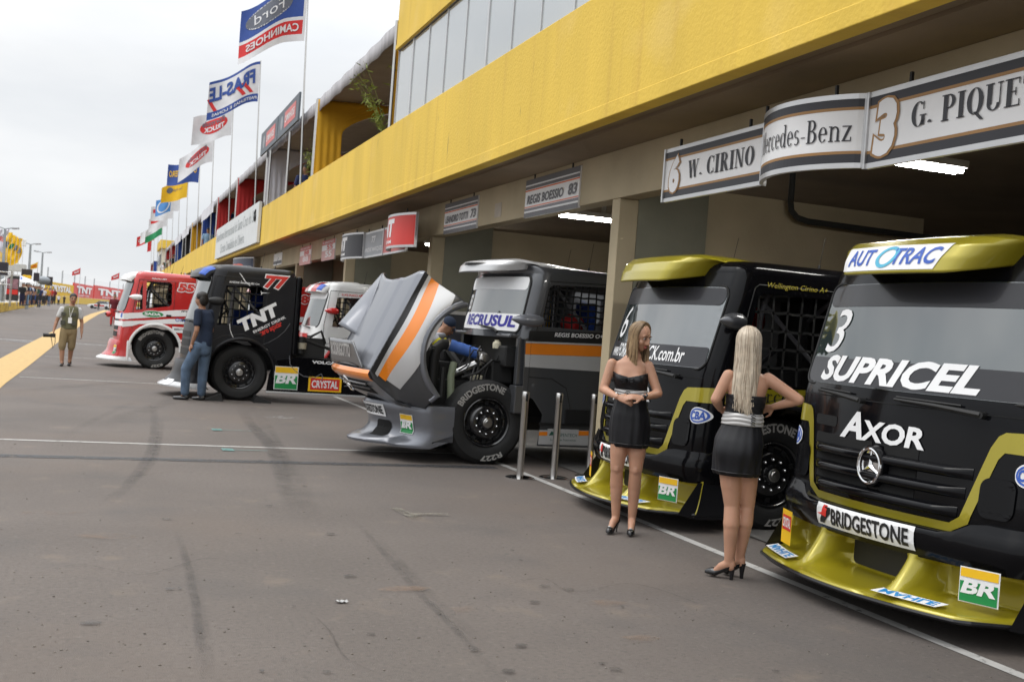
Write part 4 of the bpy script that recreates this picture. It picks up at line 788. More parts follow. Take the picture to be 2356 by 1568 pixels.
# ---- grey bonneted truck with its bonnet tipped forward
def bonneted():
    r = truck('race_truck', 'grey bonneted racing truck with orange stripes, its hood tipped forward over the bumper', (4.27, 12.76), 4)
    Wd = 1.1
    C = Cab([(1.0, -.14, .16, .15, Wd), (1.5, -.14, .16, .15, Wd), (1.56, -.15, .16, .15, Wd), (2.22, -.28, .15, .16, Wd), (2.28, -.3, .15, .16, Wd - .01)], -1.75)
    C.front(zlist(1.5, 2.28, 10), gunm, 'cab_front', r)
    rb = B(); roof(C, r, gunm, 2.28, 2.37, .08)
    win = [(-.55, 1.66), (-.63, 2.12), (-.68, 2.16), (-1.45, 2.19), (-1.5, 2.15), (-1.5, 1.66)]
    out = [(C.xc(z), z) for z in zlist(1.55, 2.28, 6)] + [(-1.75, 2.28), (-1.75, .25), (-1.2, .25), (-.62, .25), (-.66, .62), (-.52, .8), (-.38, .86), (-.36, 1.5)]
    for s in (1, -1): panel(r, 'cab_side', [out, win], C.SD(0, s), gunm)
    b = B(); b.box(-1.75, -1.73, -1.08, 1.08, .6, 2.3); b.obj('cab_rear', gunm, r)
    b = B(); b.flat([[(-1.05, .6), (-1.05, 1.53), (1.05, 1.53), (1.05, .6)]], lambda u, v: V((-.42, u, v))); b.obj('firewall', matte, r)
    b = B()
    for y in (1.0, -1.0): b.box(-.42, -.3, y - .04, y + .04, .95, 1.52); b.box(-.40, -.28, y - .1 * y, y + .1 * y, .62, .95) if y > 0 else None
    b.box(-.42, -.2, -1.0, 1.0, 1.5, 1.545); b.obj('cowl', gunm, r, bev=.015)
    # interior
    b = B(); b.box(-1.7, -.5, -1, 1, 1.1, 1.2); b.box(-.75, -.5, -1, 1, 1.2, 1.5); b.obj('cab_floor', matte, r)
    b = B(); b.box(-1.5, -1.05, .1, .6, 1.2, 1.4); b.box(-1.55, -1.45, .1, .6, 1.4, 2.0); b.obj('race_seat', seatb, r, bev=.03)
    b = B(); b.box(-1.3, -1.2, -.6, -.35, 1.3, 2.1); b.box(-.95, -.88, -.75, -.6, 1.3, 2.1); b.obj('seat_belt', decy, r); b = B(); b.ell((-1.2, .6, 1.72), (.16, 0, 0), (0, .14, 0), (0, 0, .13)); b.obj('cab_cushion', seatr, r, True)
    b = B()
    for y in (-.9, .9): b.tube([(-1.6, y, 1.2), (-1.6, y, 2.25)], .025); b.tube([(-.62, y, 1.2), (-.75, y, 2.25)], .025); b.tube([(-1.6, y, 1.3), (-.75, y, 2.2)], .022)
    for x in (-1.6, -.75): b.tube([(x, -.9, 2.24), (x, .9, 2.24)], .025)
    b.obj('roll_cage', cagem, r, True)
    window_net(r, C.SD(-.02), win, 9, 7, .022)
    # windscreen with white films
    b = B(); b.flat([rrect(-.98, .98, 1.575, 2.24, .08)], C.D(.005), .08); ws = b.obj('windscreen', wglass_bright, r, True, ang=60)
    b = B(); b.flat([rrect(-.97, .97, 2.08, 2.235, .06)], C.D(.009), .08); b.obj('sun_strip', decw, ws, True, ang=60)
    b = B(); b.flat([rrect(-.97, .97, 1.58, 1.785, .06)], C.D(.009), .08); b.obj('banner', decw, ws, True, ang=60)
    b = B(); b.text('RECRUSUL', C.D(.013), .04, .05, .08, (-.58, .90, 1.625, 1.765)); b.obj('banner_lettering', mat('indigo_decal', (.035, .03, .28), .45), ws)
    b = B(); b.text('83', C.D(.013), .02, .15, .08, (-.82, -.58, 1.82, 2.02)); b.obj('race_number', decw, ws)
    b = B(); q = rrect(-1.0, 1.0, 1.56, 2.255, .1); b.tube([C.F(*p, .006) for p in q + q[:1]], .012, 6); b.obj('windscreen_seal', matte, r, True)
    b = B(); b.tube([C.F(.1, 1.63, .03), C.F(.5, 1.6, .04), C.F(.6, 1.56, .03)], [.01, .016, .016], 6); b.obj('wiper', matte, r, True)
    vis = box_visor(((.03, 2.275), (.0, 2.36), (-.08, 2.42), (-.25, 2.45), (-.6, 2.43), (-1.2, 2.385)), .55, .3, .4, .06)
    b = B(); b.grid(vis, 36, 30); o = b.obj('sun_visor', lgrey, r, True, ang=60); k = o.modifiers.new('t', 'SOLIDIFY'); k.thickness = .02; k.offset = -1
    aerial(r, -1.25, .85, 2.37, .35); aerial(r, -1.1, .5, 2.37, .28)
    # side stripes and name
    dec(r, C, [[(-.37, 1.455), (-.37, 1.475), (-1.74, 1.515), (-1.74, 1.495)]], lgrey); dec(r, C, [[(-.38, 1.175), (-.37, 1.32), (-1.74, 1.36), (-1.74, 1.17)]], lgrey)
    dec(r, C, [[(-.375, 1.322), (-.37, 1.453), (-1.74, 1.493), (-1.74, 1.362)]], orange); dec(r, C, [[(-.4, 1.48), (-.41, 1.6), (-1.74, 1.66), (-1.74, 1.52)]], deck, 'name_band', .011)
    b = B(); b.text('REGIS BOESSIO O+', lambda u, v: V((-u, Wd + .014, v + .03 * (u - .7))), .02, .15, None, (.74, 1.4, 1.55, 1.6)); b.obj('driver_name', decw, r)
    b = B(); b.tube([C.SD(.007)(*p) for p in ((-.44, .9), (-.44, 1.5), (-.5, 1.62), (-.63, 2.2), (-1.6, 2.23))], .006, 5); b.tube([C.SD(.007)(*p) for p in ((-.44, 1.06), (-.75, 1.05), (-.95, .95), (-1.02, .72), (-1.0, .55))], .006, 5); b.obj('door_seam', matte, r)
    b = B(); b.box(-1.7, -.62, Wd + .008, Wd + .03, .5, .53); b.box(-1.7, -.95, Wd + .008, Wd + .04, .53, .7); b.obj('step_panel', deck, r, bev=.005)
    dec(r, C, [[(-.63, .27), (-.63, .44), (-1.74, .46), (-1.74, .27)]], lgrey, 'skirt_panel', .012); dec(r, C, [[(-.63, .375), (-.63, .42), (-.76, .423), (-.76, .378)]], orange, 'stripe', .015); dec(r, C, [[(-1.15, .39), (-1.15, .445), (-1.74, .455), (-1.74, .4)]], orange, 'stripe', .015)
    b = B(); b.cur = 0; b.flat([rect(-1.16, -.74, .29, .46)], lambda u, v: V((u, Wd + .017, v))); b.cur = 1; b.text('SUSPENTECH', lambda u, v: V((-u, Wd + .019, v)), 0, 0, None, (.84, 1.14, .37, .41), serif=False); b.text('Suspensoes Pneumaticas', lambda u, v: V((-u, Wd + .019, v)), 0, 0, None, (.78, 1.13, .31, .345)); b.flat([[(-.76, .38), (-.79, .43), (-.83, .42), (-.82, .385)]], lambda u, v: V((u, Wd + .019, v))); b.obj('sponsor_plate', [lgrey, mat('dark_green_decal', (.02, .09, .06), .5)], r)
    pod_mirror(r, (-.33, 1.29, 1.72), silver, .4); None
    # tipped bonnet
    A = V((-.43, 0, .903)); Nn = V((.903, 0, .43)); O = V((1.43, 0, 1.02))
    H = lambda a, y, n=0: O + A * a + Nn * n + V((0, y, 0))
    edge = lambda y: 1.15 + .15 * min(1, abs(y) / .84) ** 2
    def top(u, v):
        y = -.86 + 1.72 * u; a = edge(y) * v; e = max(0, (abs(y) - .74) / .12); n = .05 * (1 - (y / .86) ** 2) - .05 * e * e; q_ = max(0, min(1, (.40 + .08 * (1 - v) - abs(y)) / .07)); rib = .02 * q_ * q_ * (3 - 2 * q_)
        return H(a, y, n + rib + .03 * v * v * abs(y))
    b = B(); b.grid(top, 60, 30); hood = b.obj('bonnet', silver, r, True, ang=75); k = hood.modifiers.new('t', 'SOLIDIFY'); k.thickness = .02; k.offset = -1
    AC = (.28, 1.25)
    def sy(x, z): d = hypot(x - AC[0], z - AC[1]); t = max(0, min(1, (.98 - d) / .34)); return .86 + .25 * t * t * (3 - 2 * t)
    arc = [(AC[0] + .62 * cos(radians(q)), AC[1] + .62 * sin(radians(q))) for q in range(72, -50, -8)]
    prof = [(.875, 2.17), (.58, 1.98), (.40, 1.84)] + arc + [(.76, .70), (.78, .63), (1.13, .71), (1.38, .90), (1.44, 1.02)]
    for s in (1, -1):
        b = B(); b.flat([prof], lambda u, v: V((u, s * sy(u, v), v)), .04); o = b.obj('bonnet_side', gunm if s > 0 else silver, hood, True, ang=40); k = o.modifiers.new('t', 'SOLIDIFY'); k.thickness = .015; k.offset = 0
        b = B(); b.tube([V((x, s * (sy(x, z) + .0), z)) for x, z in [(.40, 1.84)] + arc + [(.76, .72)]], [.02] + [.042] * len(arc) + [.03], 8); b.obj('arch_lip', silver, hood, True)
    bd = lambda m0, m1, m, nm='stripe': (lambda b: (b.flat([[(-.0, m0), (1.29 - .2 * m0, m0), (1.29 - .2 * m1, m1), (-.02, m1)]], lambda a, q: (lambda p: V((p.x, sy(p.x, p.z) + .02, p.z)))(O + A * a - Nn * q), .04), b.obj(nm, m, hood)))(B())
    bd(.002, .06, deck); bd(.06, .105, lgrey); bd(.105, .215, orange); bd(.215, .40, lgrey)
    # orange nose lip, grille face, emblem, rear-facing spoiler with lettering
    pr = [(1.43, 1.03), (1.455, .99), (1.44, .945), (1.38, .9), (1.3, .83), (1.12, .70), (.95, .63), (.78, .62)]
    def face(u, v, o=0):
        y = -.86 + 1.72 * u; q = v * (len(pr) - 1); i = min(int(q), len(pr) - 2); w = q - i; x = pr[i][0] + (pr[i + 1][0] - pr[i][0]) * w; z = pr[i][1] + (pr[i + 1][1] - pr[i][1]) * w
        return V((x + .08 * (1 - (y / .86) ** 2) + o * .7, y * (1 + .12 * v), z - o * .6))
    b = B(); b.grid(face, 30, 21); nose = b.obj('grille_surround', silver, hood, True, ang=50)
    b = B(); b.grid(lambda u, v: face(u, v * .4, .006), 30, 8); b.obj('stripe', orange, hood, True)
    b = B(); b.grid(lambda u, v: face(.18 + .64 * u, .46 + .2 * v, .004), 20, 4); b.obj('grille_opening', void, nose)
    for q in (.5, .58): b = B(); b.tube([face(.16 + .68 * k / 12, q, .02) for k in range(13)], .014, 6); b.obj('grille_bar', gunm, nose, True)
    c = face(.42, .55, .03); b = B(); n = V((.8, 0, -.6)); t = V((.6, 0, .8)); b.tube([c + V((0, .1 * cos(q), 0)) + t * .1 * sin(q) for q in (2 * pi * k / 28 for k in range(29))], .014, 8)
    for q in (90, 210, 330): b.tube([c, c + V((0, .1 * cos(radians(q)), 0)) + t * .1 * sin(radians(q))], [.02, .004], 5)
    b.obj('star_emblem', chrome, nose, True)
    b = B(); b.cur = 0; b.flat([oval(.9, .82, .07, .045)], lambda u, v: face(u, v, .008), .05); b.cur = 1; b.flat([oval(.9, .82, .05, .03)], lambda u, v: face(u, v, .011), .05); b.obj('roundel', [lgrey, decgr], nose)
    def lipf(u, v, o=0):
        y = -.84 + 1.5 * u; k = min(1, max(0, (1.0 - u) / .22)); return H(.0 + .24 * v * k, y, .055 + .17 * v * k + o)
    b = B(); b.grid(lipf, 24, 6); o = b.obj('bonnet_spoiler', gunm, hood, True); k = o.modifiers.new('t', 'SOLIDIFY'); k.thickness = .02; k.offset = -1
    b = B(); b.text('RODRIGOTTO', lambda u, v: lipf(u, v, .008), .03, 0, .05, (.07, .7, .3, .85)); b.obj('sponsor_lettering', lgrey, o)
    b = B(); T_, F_, E_, G_, K_, J_ = H(1.29, -.86, .02), V((1.43, -.8, 1.51)), H(1.06, -.6, .055), V((1.27, -.45, 1.385)), H(.42, -.32, .04), H(.5, -.86, .0)
    mid = lambda p, q, t, h: p.lerp(q, t) + Nn * h * sin(pi * t)
    b.grid(lambda u, v: mid(T_.lerp(F_, v), E_.lerp(G_, v), u, .05 * v), 12, 14); b.grid(lambda u, v: E_.lerp(G_, v).lerp(E_.lerp(K_, v), u), 4, 10); b.grid(lambda u, v: T_.lerp(F_, v).lerp(T_.lerp(J_, v), u), 4, 10); o = b.obj('air_scoop', silver, hood, True, ang=45); k = o.modifiers.new('t', 'SOLIDIFY'); k.thickness = .015; k.offset = -1
    # bumper
    U = Cab([(.17, 1.40, .30, .45, 1.0), (.2, 1.41, .3, .45, 1.0), (.23, 1.36, .3, .42, 1.0), (.28, 1.2, .24, .35, 1.0), (.36, 1.13, .22, .3, .99), (.5, 1.15, .22, .3, 1.0), (.62, 1.22, .24, .35, 1.0), (.66, 1.2, .24, .35, .99)], .45, .9)
    b = B(); R = []
    for z in (.17, .19, .2, .215, .23, .25, .28, .32, .36, .43, .5, .56, .62, .65, .66): P = [U.F(y, z) for y in U.ys(z)]; w = U.L(z)[3]; R.append([V((.42, -w, z + (.1 if z < .24 else 0)))] + P + [V((.42, w, z + (.1 if z < .24 else 0)))])
    b.loft(R, False, False); b.obj('bumper', silver, r, True, ang=60)
    b = B(); b.flat([[(p.x, p.y) for p in [U.F(y, .66) for y in U.ys(.66)]] + [(.42, .95), (.42, -.95)]], lambda u, v: V((u, v, .655))); b.flat([[(p.x - .02, p.y * .98) for p in [U.F(y, .17) for y in U.ys(.17)]] + [(.5, .95), (.5, -.95)]], lambda u, v: V((u, v, .18))); b.obj('bumper_deck', gunm, r)
    b = B(); b.flat([rrect(.22, .5, .26, .44, .05)], lambda u, v: U.F(u, v, .006), .06); b.obj('intake', void, r); 
    plate(r, lambda u, v, q: U.F(u, v, .008 + q), 'BRIDGESTONE', -.42, .42, .48, .62, decw, deck, mark=True, mx=.1)
    br_badge(r, lambda u, v, q: U.F(u, v, .01 + q), .64, .87, .32, .54); crystal_badge(r, lambda u, v, q: U.F(u, v, .01 + q), -.92, -.72, .29, .52, True)
    # engine bay
    b = B(); b.box(.62, .86, -.62, .62, .72, 1.3); b.obj('radiator', mat('radiator_core', (.014, .014, .015), .6, bump=.6, bs=90), r, bev=.01)
    b = B(); b.box(.6, .64, -.64, .66, 1.28, 1.32); b.box(.6, .64, .6, .66, .7, 1.3); b.box(-.3, .5, -.35, .35, .62, 1.16); b.box(-.2, .35, -.3, .25, 1.16, 1.3); b.box(-.38, -.1, .3, .75, .95, 1.22); b.box(-.4, -.2, .55, .9, 1.15, 1.4); b.obj('engine_block', matte, r, bev=.02)
    b = B(); b.tube([(.6, .62, .8), (.6, .62, 1.2), (.58, .6, 1.3), (.5, .56, 1.36), (.4, .5, 1.37)], .065, 12); b.tube([(.52, .75, .75), (.52, .75, 1.1)], .035, 8); b.tube([(.3, .2, 1.3), (.2, .45, 1.1), (.05, .6, .95)], .05, 8); b.obj('black_hose', matte, r, True)
    b = B(); b.tube([(.4 - .035 * k, .5 + .01 * k, 1.37 - .009 * k) for k in range(11)], [.07 if k % 3 else .064 for k in range(11)], 16); b.obj('blue_hose', mat('blue_silicone', (.05, .13, .42), .5), r, True)
    b = B()
    for x, y, z in ((.41, .5, 1.37), (.05, .6, 1.28)): b.tube([(x, y, z), (x - .03, y + .008, z - .008)], .074, 16)
    b.ell((-.02, .6, 1.22), (.1, 0, 0), (0, .08, 0), (0, 0, .09)); b.tube([(-.02, .6, 1.2), (.3, .5, 1.02)], .04, 8); b.obj('hose_clamp', steel, r, True)
    b = B(); b.tube([(.38, .7, .72), (.4, .7, 1.0), (.36, .66, 1.16)], .045, 10); b.obj('pale_hose', mat('pale_rubber', (.22, .25, .17), .6), r, True)
    b = B(); b.lathe([(0, .05), (.05, .055), (.07, .05), (.08, .03), (.1, .03)], (-.2, .6, 1.36), (0, 0, 1), 16); b.obj('reservoir', mat('cream_plastic', (.6, .56, .42), .5), r, True)
    b = B(); b.box(.0, .12, .6, .72, .93, 1.03); b.obj('filter_box', mat('cream_plastic'), r, bev=.01)
    b = B(); b.tube([(.6, .55, .7), (.9, .6, .72)], .03, 8); b.obj('red_cylinder', decr, r, True)
    b = B(); b.tube([(.9 - .03 * k, .75 - .01 * k, .6 - .018 * k) for k in range(16)], [.06 if k % 2 else .05 for k in range(16)], 12); b.obj('flex_duct', mat('flex_foil', (.28, .23, .18), .45, .5), r, True)
    random.seed(3)
    for k in range(12):
        b = B(); p = V((random.uniform(-.35, .15), random.uniform(.4, .8), random.uniform(1.1, 1.4))); q = V((random.uniform(-.35, .4), random.uniform(.5, .85), random.uniform(.85, 1.15))); b.tube([p, p.lerp(q, .3) + V((.05, .05, .08)), p.lerp(q, .7) + V((0, .06, 0)), q], random.uniform(.006, .014), 6); b.obj('cable', matte, r, True)
    wheel(r, 0, 1.0); chassis(r, .7, -4.2); r.scale = (1, .86, 1)
    b = B(); b.box(-2.8, -1.74, -1.0, 1.0, .3, .8); b.obj('side_tank', gunm, r, bev=.03)
    return r
bonneted()
# ================= people (local frame of a figure: x to the photo's right, y away from the camera, z up)
skin = mat('skin', (.44, .235, .15), .5, var=.14, vs=5, sss=.12, bump=.06, bs=250); skin2 = mat('tanned_skin', (.32, .165, .1), .55, var=.12, vs=6, sss=.12)
lipm = mat('lip_colour', (.42, .1, .09), .45); eyew = mat('eye_white', (.6, .58, .55), .3); eyed = mat('eye_dark', (.02, .014, .01), .25); browm = mat('eyebrow_hair', (.07, .04, .02), .9)
blackcloth = mat('black_dress_cloth', (.007, .007, .009), .5, var=.2, vs=8, spec=.35, bump=.1, bs=400); beltc = mat('silver_satin_cloth', (.42, .41, .40), .35, .15, var=.08, vs=6); shoeb = mat('black_shoe_leather', (.008, .008, .009), .25, coat=.3)
denim = mat('blue_denim', (.075, .115, .175), .9, var=.3, vs=7, bump=.3, bs=150); navy = mat('navy_cotton', (.010, .019, .042), .9, var=.1, vs=5, bump=.1, bs=120); khaki = mat('khaki_cotton', (.24, .18, .095), .9, var=.12, vs=7, bump=.2, bs=90); vestm = mat('olive_vest', (.13, .125, .07), .9, var=.2, vs=9, bump=.2, bs=90)
tshirt = mat('white_tshirt', (.5, .5, .5), .9, var=.06, vs=6); hairk = mat('dark_hair', (.01, .008, .007), .5, var=.3, vs=30, bump=.6, bs=120)
def fig(name, label, cat, loc, phi=None, group=None): return thing(name, label, cat, loc, -(atan2(loc[0], loc[1]) if phi is None else phi), group)
def solid(b, name, m, parent, vox=.012, it=6, fac=.5):
    """weld overlapping closed shapes into one continuous smooth skin"""
    o = b.obj(name, m, None, True); k = o.modifiers.new('r', 'REMESH'); k.mode = 'VOXEL'; k.voxel_size = vox; k.use_smooth_shade = True
    if it: k = o.modifiers.new('s', 'SMOOTH'); k.iterations = it; k.factor = fac
    bpy.context.view_layer.update(); dg = bpy.context.evaluated_depsgraph_get(); me = bpy.data.meshes.new_from_object(o.evaluated_get(dg)); o.modifiers.clear(); old = o.data; o.data = me; bpy.data.meshes.remove(old); me.name = name
    for p in me.polygons: p.use_smooth = True
    o.parent = parent; return o
def yaw(v, a): return V((v[0] * cos(a) - v[1] * sin(a), v[0] * sin(a) + v[1] * cos(a), v[2]))
def head_shape(b, c, f, k=1.0, male=False, neck=None):
    """skull, jaw, nose, brow, cheeks and ears around c; f = direction of the face"""
    f = V(f).normalized(); s = f.cross(V((0, 0, 1))).normalized(); u = s.cross(f); P = lambda a, d, h: V(c) + (s * a + f * d + u * h) * k
    b.ell(P(0, -.012, .03), s * .073 * k, f * .093 * k, u * .088 * k, 20, 14); b.ell(P(0, .014, -.035), s * (.062 if male else .056) * k, f * .07 * k, u * .075 * k, 18, 12)
    b.ell(P(0, .05, -.085), s * (.03 if male else .022) * k, f * .026 * k, u * .022 * k, 12, 8)
    b.cap(P(0, .083, .018), P(0, .104, -.026), .009 * k, .014 * k, 8); b.ell(P(0, .09, -.03), s * .019 * k, f * .014 * k, u * .011 * k, 10, 6)
    for q in (-1, 1):
        b.ell(P(q * .034, .055, -.03), s * .024 * k, f * .024 * k, u * .022 * k, 10, 6); b.ell(P(q * .03, .071, .028), s * .025 * k, f * .012 * k, u * .01 * k, 10, 6); b.ell(P(q * .072, -.012, -.008), s * .01 * k, f * .02 * k, u * .031 * k, 10, 6)
    if neck: b.cap(neck, P(0, -.02, -.05), (.058 if male else .046) * k, (.055 if male else .043) * k, 14)
    return P, s, f, u
def face_parts(root, P, s, f, u, k=1.0, body=None):
    for q in (-1, 1):
        b = B(); b.ell(P(q * .031, .0765, .010), s * .0145 * k, f * .006 * k, u * .0075 * k, 12, 8); e = b.obj('eye', eyew, root, True)
        b = B(); b.ell(P(q * .031, .081, .010), s * .0068 * k, f * .0034 * k, u * .0068 * k, 10, 6); b.tube([P(q * .015, .084, .012), P(q * .031, .088, .018), P(q * .047, .08, .012)], .0022 * k, 5); b.obj('iris_and_lashes', eyed, e, True)
        b = B(); b.tube([P(q * .014, .086, .031), P(q * .032, .086, .038), P(q * .05, .072, .031)], [.003 * k, .0035 * k, .0015 * k], 5); b.obj('eyebrow', browm, root, True)
    b = B(); b.ell(P(0, .087, -.056), s * .022 * k, f * .008 * k, u * .0045 * k, 12, 6); b.ell(P(0, .086, -.065), s * .018 * k, f * .008 * k, u * .005 * k, 12, 6); b.obj('lips', lipm, root, True)
def hand(b, wr, d, nrm, k=1.0, curl=.6, side=1, thumb=1):
    """palm and five bent fingers; d = pointing direction, nrm = back-of-hand normal"""
    d = V(d).normalized(); n = V(nrm); n = (n - d * n.dot(d)).normalized(); s = d.cross(n) * side; wr = V(wr)
    b.cap(wr, wr + d * .035 * k, .022 * k, .03 * k, 10, (n, .55)); b.cap(wr + d * .035 * k, wr + d * .075 * k, .034 * k, .036 * k, 12, (n, .42))
    for i, (o, L) in enumerate(((-.028, .062), (-.010, .075), (.009, .07), (.027, .055))):
        p = wr + d * .085 * k + s * o * k; a = curl * (.5 + .1 * i); dd = d
        for j, r in enumerate((.0088, .0082, .0072)):
            dd = (dd * cos(a) - n * sin(a)).normalized() if j else (d * cos(a * .6) - n * sin(a * .6)).normalized(); n2 = n; q = p + dd * L * k * (.45, .32, .26)[j]; b.cap(p, q, r * k, r * .92 * k, 8); p = q; a = curl * .8
            n = (n2 + d * .0).normalized()
    p = wr + d * .02 * k - s * .026 * k * thumb; q = p + (d * .7 - s * .6 * thumb - n * .3).normalized() * .04 * k; b.cap(p, q, .012 * k, .0105 * k, 8); b.cap(q, q + (d * .9 - n * .45 * curl - s * .1 * thumb).normalized() * .032 * k, .0102 * k, .008 * k, 8)
def interp(T, z):
    if z <= T[0][0]: return T[0][1:]
    for a, c in zip(T, T[1:]):
        if z <= c[0]: t = (z - a[0]) / (c[0] - a[0]); t = t * t * (3 - 2 * t) * .5 + t * .5; return tuple(p + (q - p) * t for p, q in zip(a[1:], c[1:]))
    return T[-1][1:]
def torso_fn(T, yw, female=True, bz=1.265, gz=.87):
    """radial body surface: T rows (z, cx, cy, half width, half depth); yw = heading of the chest, 0 = towards the camera"""
    def R(z, th, off=0):
        cx, cy, a, d = interp(T, z); x, y = (a + off) * cos(th), (d + off) * sin(th); r = 0       # th=-90 deg is the front
        w = lambda t0, s: math.exp(-(((th - t0 + pi) % (2 * pi) - pi) / s) ** 2)
        if female: r += .04 * math.exp(-((z - bz) / .052) ** 2) * (w(-pi / 2 - .5, .36) + w(-pi / 2 + .5, .36)); r += .028 * math.exp(-((z - gz) / .085) ** 2) * (w(pi / 2 - .5, .5) + w(pi / 2 + .5, .5))
        l = hypot(x, y) or 1; x, y = x * (1 + r / l), y * (1 + r / l); p = yaw((x, y, 0), yw); return V((cx + p.x, cy + p.y, z))
    return R
def leg(b, hip, knee, ank, k=1.0, r=(.088, .055, .054, .034), back=None):
    hip, knee, ank = V(hip), V(knee), V(ank); bk = V(back or (0, 1, 0)); b.cap(hip, hip.lerp(knee, .55), r[0], (r[0] + r[1]) * .52, 16); b.cap(hip.lerp(knee, .5), knee, (r[0] + r[1]) * .52, r[1], 16)
    b.cap(knee, knee.lerp(ank, .35) + bk * .014, r[1] * .93, r[2], 16); b.cap(knee.lerp(ank, .32) + bk * .014, ank, r[2], r[3], 16); b.ell(knee - bk * .012, (r[1] * .62, 0, 0), (0, r[1] * .95, 0), (0, 0, .05), 10, 6)
def arm(b, sh, el, wr, r=(.045, .037, .035, .023)):
    sh, el, wr = V(sh), V(el), V(wr); b.cap(sh, sh.lerp(el, .45), r[0], r[0] * .92, 14); b.cap(sh.lerp(el, .4), el, r[0] * .92, r[1], 14); b.cap(el, el.lerp(wr, .3), r[1] * .95, r[2], 14); b.cap(el.lerp(wr, .25), wr, r[2], r[3], 14)
def pump(root, toe, ball, heel, hz, w=.034, stil=.006, bow=False):
    """court shoe: sole wedge with closed toe and a tapering heel"""
    toe, ball, heel = V(toe), V(ball), V(heel); d = (ball - toe).normalized(); s = V((-d.y, d.x, 0)).normalized(); b = B(); R = []
    pts = [(toe, .012, .016, .012), (toe.lerp(ball, .35), .026, .03, .014), (toe.lerp(ball, .75), w, .04, .016), (ball, w * 1.02, .036, .018), (ball.lerp(heel, .4), w * .82, .03, .02), (ball.lerp(heel, .75), w * .8, .042, .022), (heel, w * .82, .055, .02), (heel + (heel - ball).normalized() * .022, w * .4, .05, .014)]
    for c, a, up, dn in pts: R.append([c + s * a * cos(t) + V((0, 0, (up if sin(t) > 0 else dn) * sin(t))) for t in (2 * pi * k / 14 for k in range(14))])
    b.loft(R); h = heel + (heel - ball).normalized() * .008; g = V((h.x + .0, h.y, .0)); b.tube([h + V((0, 0, .0)), h.lerp(g, .3), h.lerp(g, .7), g], [.026, .015 if stil < .01 else .02, stil * 1.1, stil], 10)
    o = b.obj('shoe', shoeb, root, True, ang=60)
    if bow: b = B(); p = toe.lerp(ball, .55) + V((0, 0, .04)); b.ell(p, s * .016, d * .007, (0, 0, .006), 8, 6); b.obj('shoe_bow', mat('bow_silver', (.4, .4, .4), .3, .5), o, True)
def hair(root, P, s, f, u, zend, k=1, n=260, gap=55, mats=(), width=.1, drop=None, part=0.0, behind=.0, seed=1, gather=1.0, jit=(-.04, .07)):
    """long straight hair: strands run over the skull and hang to zend"""
    rnd = random.Random(seed); b = B()
    b.ell(P(0, -.024, .031), s * .0765 * k, f * .0895 * k, u * .0893 * k, 20, 14)
    for i in range(n):
        a = rnd.uniform(radians(gap), 2 * pi - radians(gap)); b.cur = rnd.choices(range(len(mats)), [5, 3, 2][:len(mats)])[0]; h = rnd.uniform(0, 1); lift = 1.04 + .09 * h; pts = []
        for j in range(7):
            t = j / 6 * pi / 2 * 1.05; q = sin(t); a2 = a; pts.append(P((.074 * sin(a2) * q) * lift + part * (1 - q), (-.015 + .09 * cos(a2) * q) * lift + .03 * (1 - q), .032 + .09 * cos(t) * lift))
        e = pts[-1]; ze = zend + rnd.uniform(*jit) + .04 * abs(sin(a)); L = e.z - ze; ctr = P(0, -.04, 0) + (drop or V((0, 0, 0))); wv = rnd.uniform(-.01, .01)
        tgt = V((ctr.x + (e.x - ctr.x) * gather + wv, ctr.y + (e.y - ctr.y) * .75 + (behind * (1 if (e - ctr).dot(f) < 0 else .0)), ze))
        for j in range(1, 8):
            t = j / 7; g = t * t * (3 - 2 * t); pts.append(V((e.x + (tgt.x - e.x) * g + .009 * sin(6.5 * t + i * .7) * t, e.y + (tgt.y - e.y) * g, e.z - L * t)))
        r = rnd.uniform(.0034, .0062) * k; b.tube(pts, [r * .6] + [r] * (len(pts) - 4) + [r * .85, r * .6, r * .25], 5)
    return b.obj('hair', list(mats), root, True, ang=80)
blond = [mat('blond_hair', (.27, .18, .095), .42, var=.25, vs=25), mat('dark_blond_hair', (.13, .08, .042), .45, var=.2, vs=25), mat('light_blond_hair', (.4, .29, .17), .4, var=.15, vs=25)]
platin = [mat('platinum_hair', (.5, .42, .32), .4, var=.2, vs=25), mat('ash_hair', (.33, .26, .19), .45, var=.2, vs=25), mat('pale_hair', (.62, .54, .43), .38, var=.12, vs=25)]
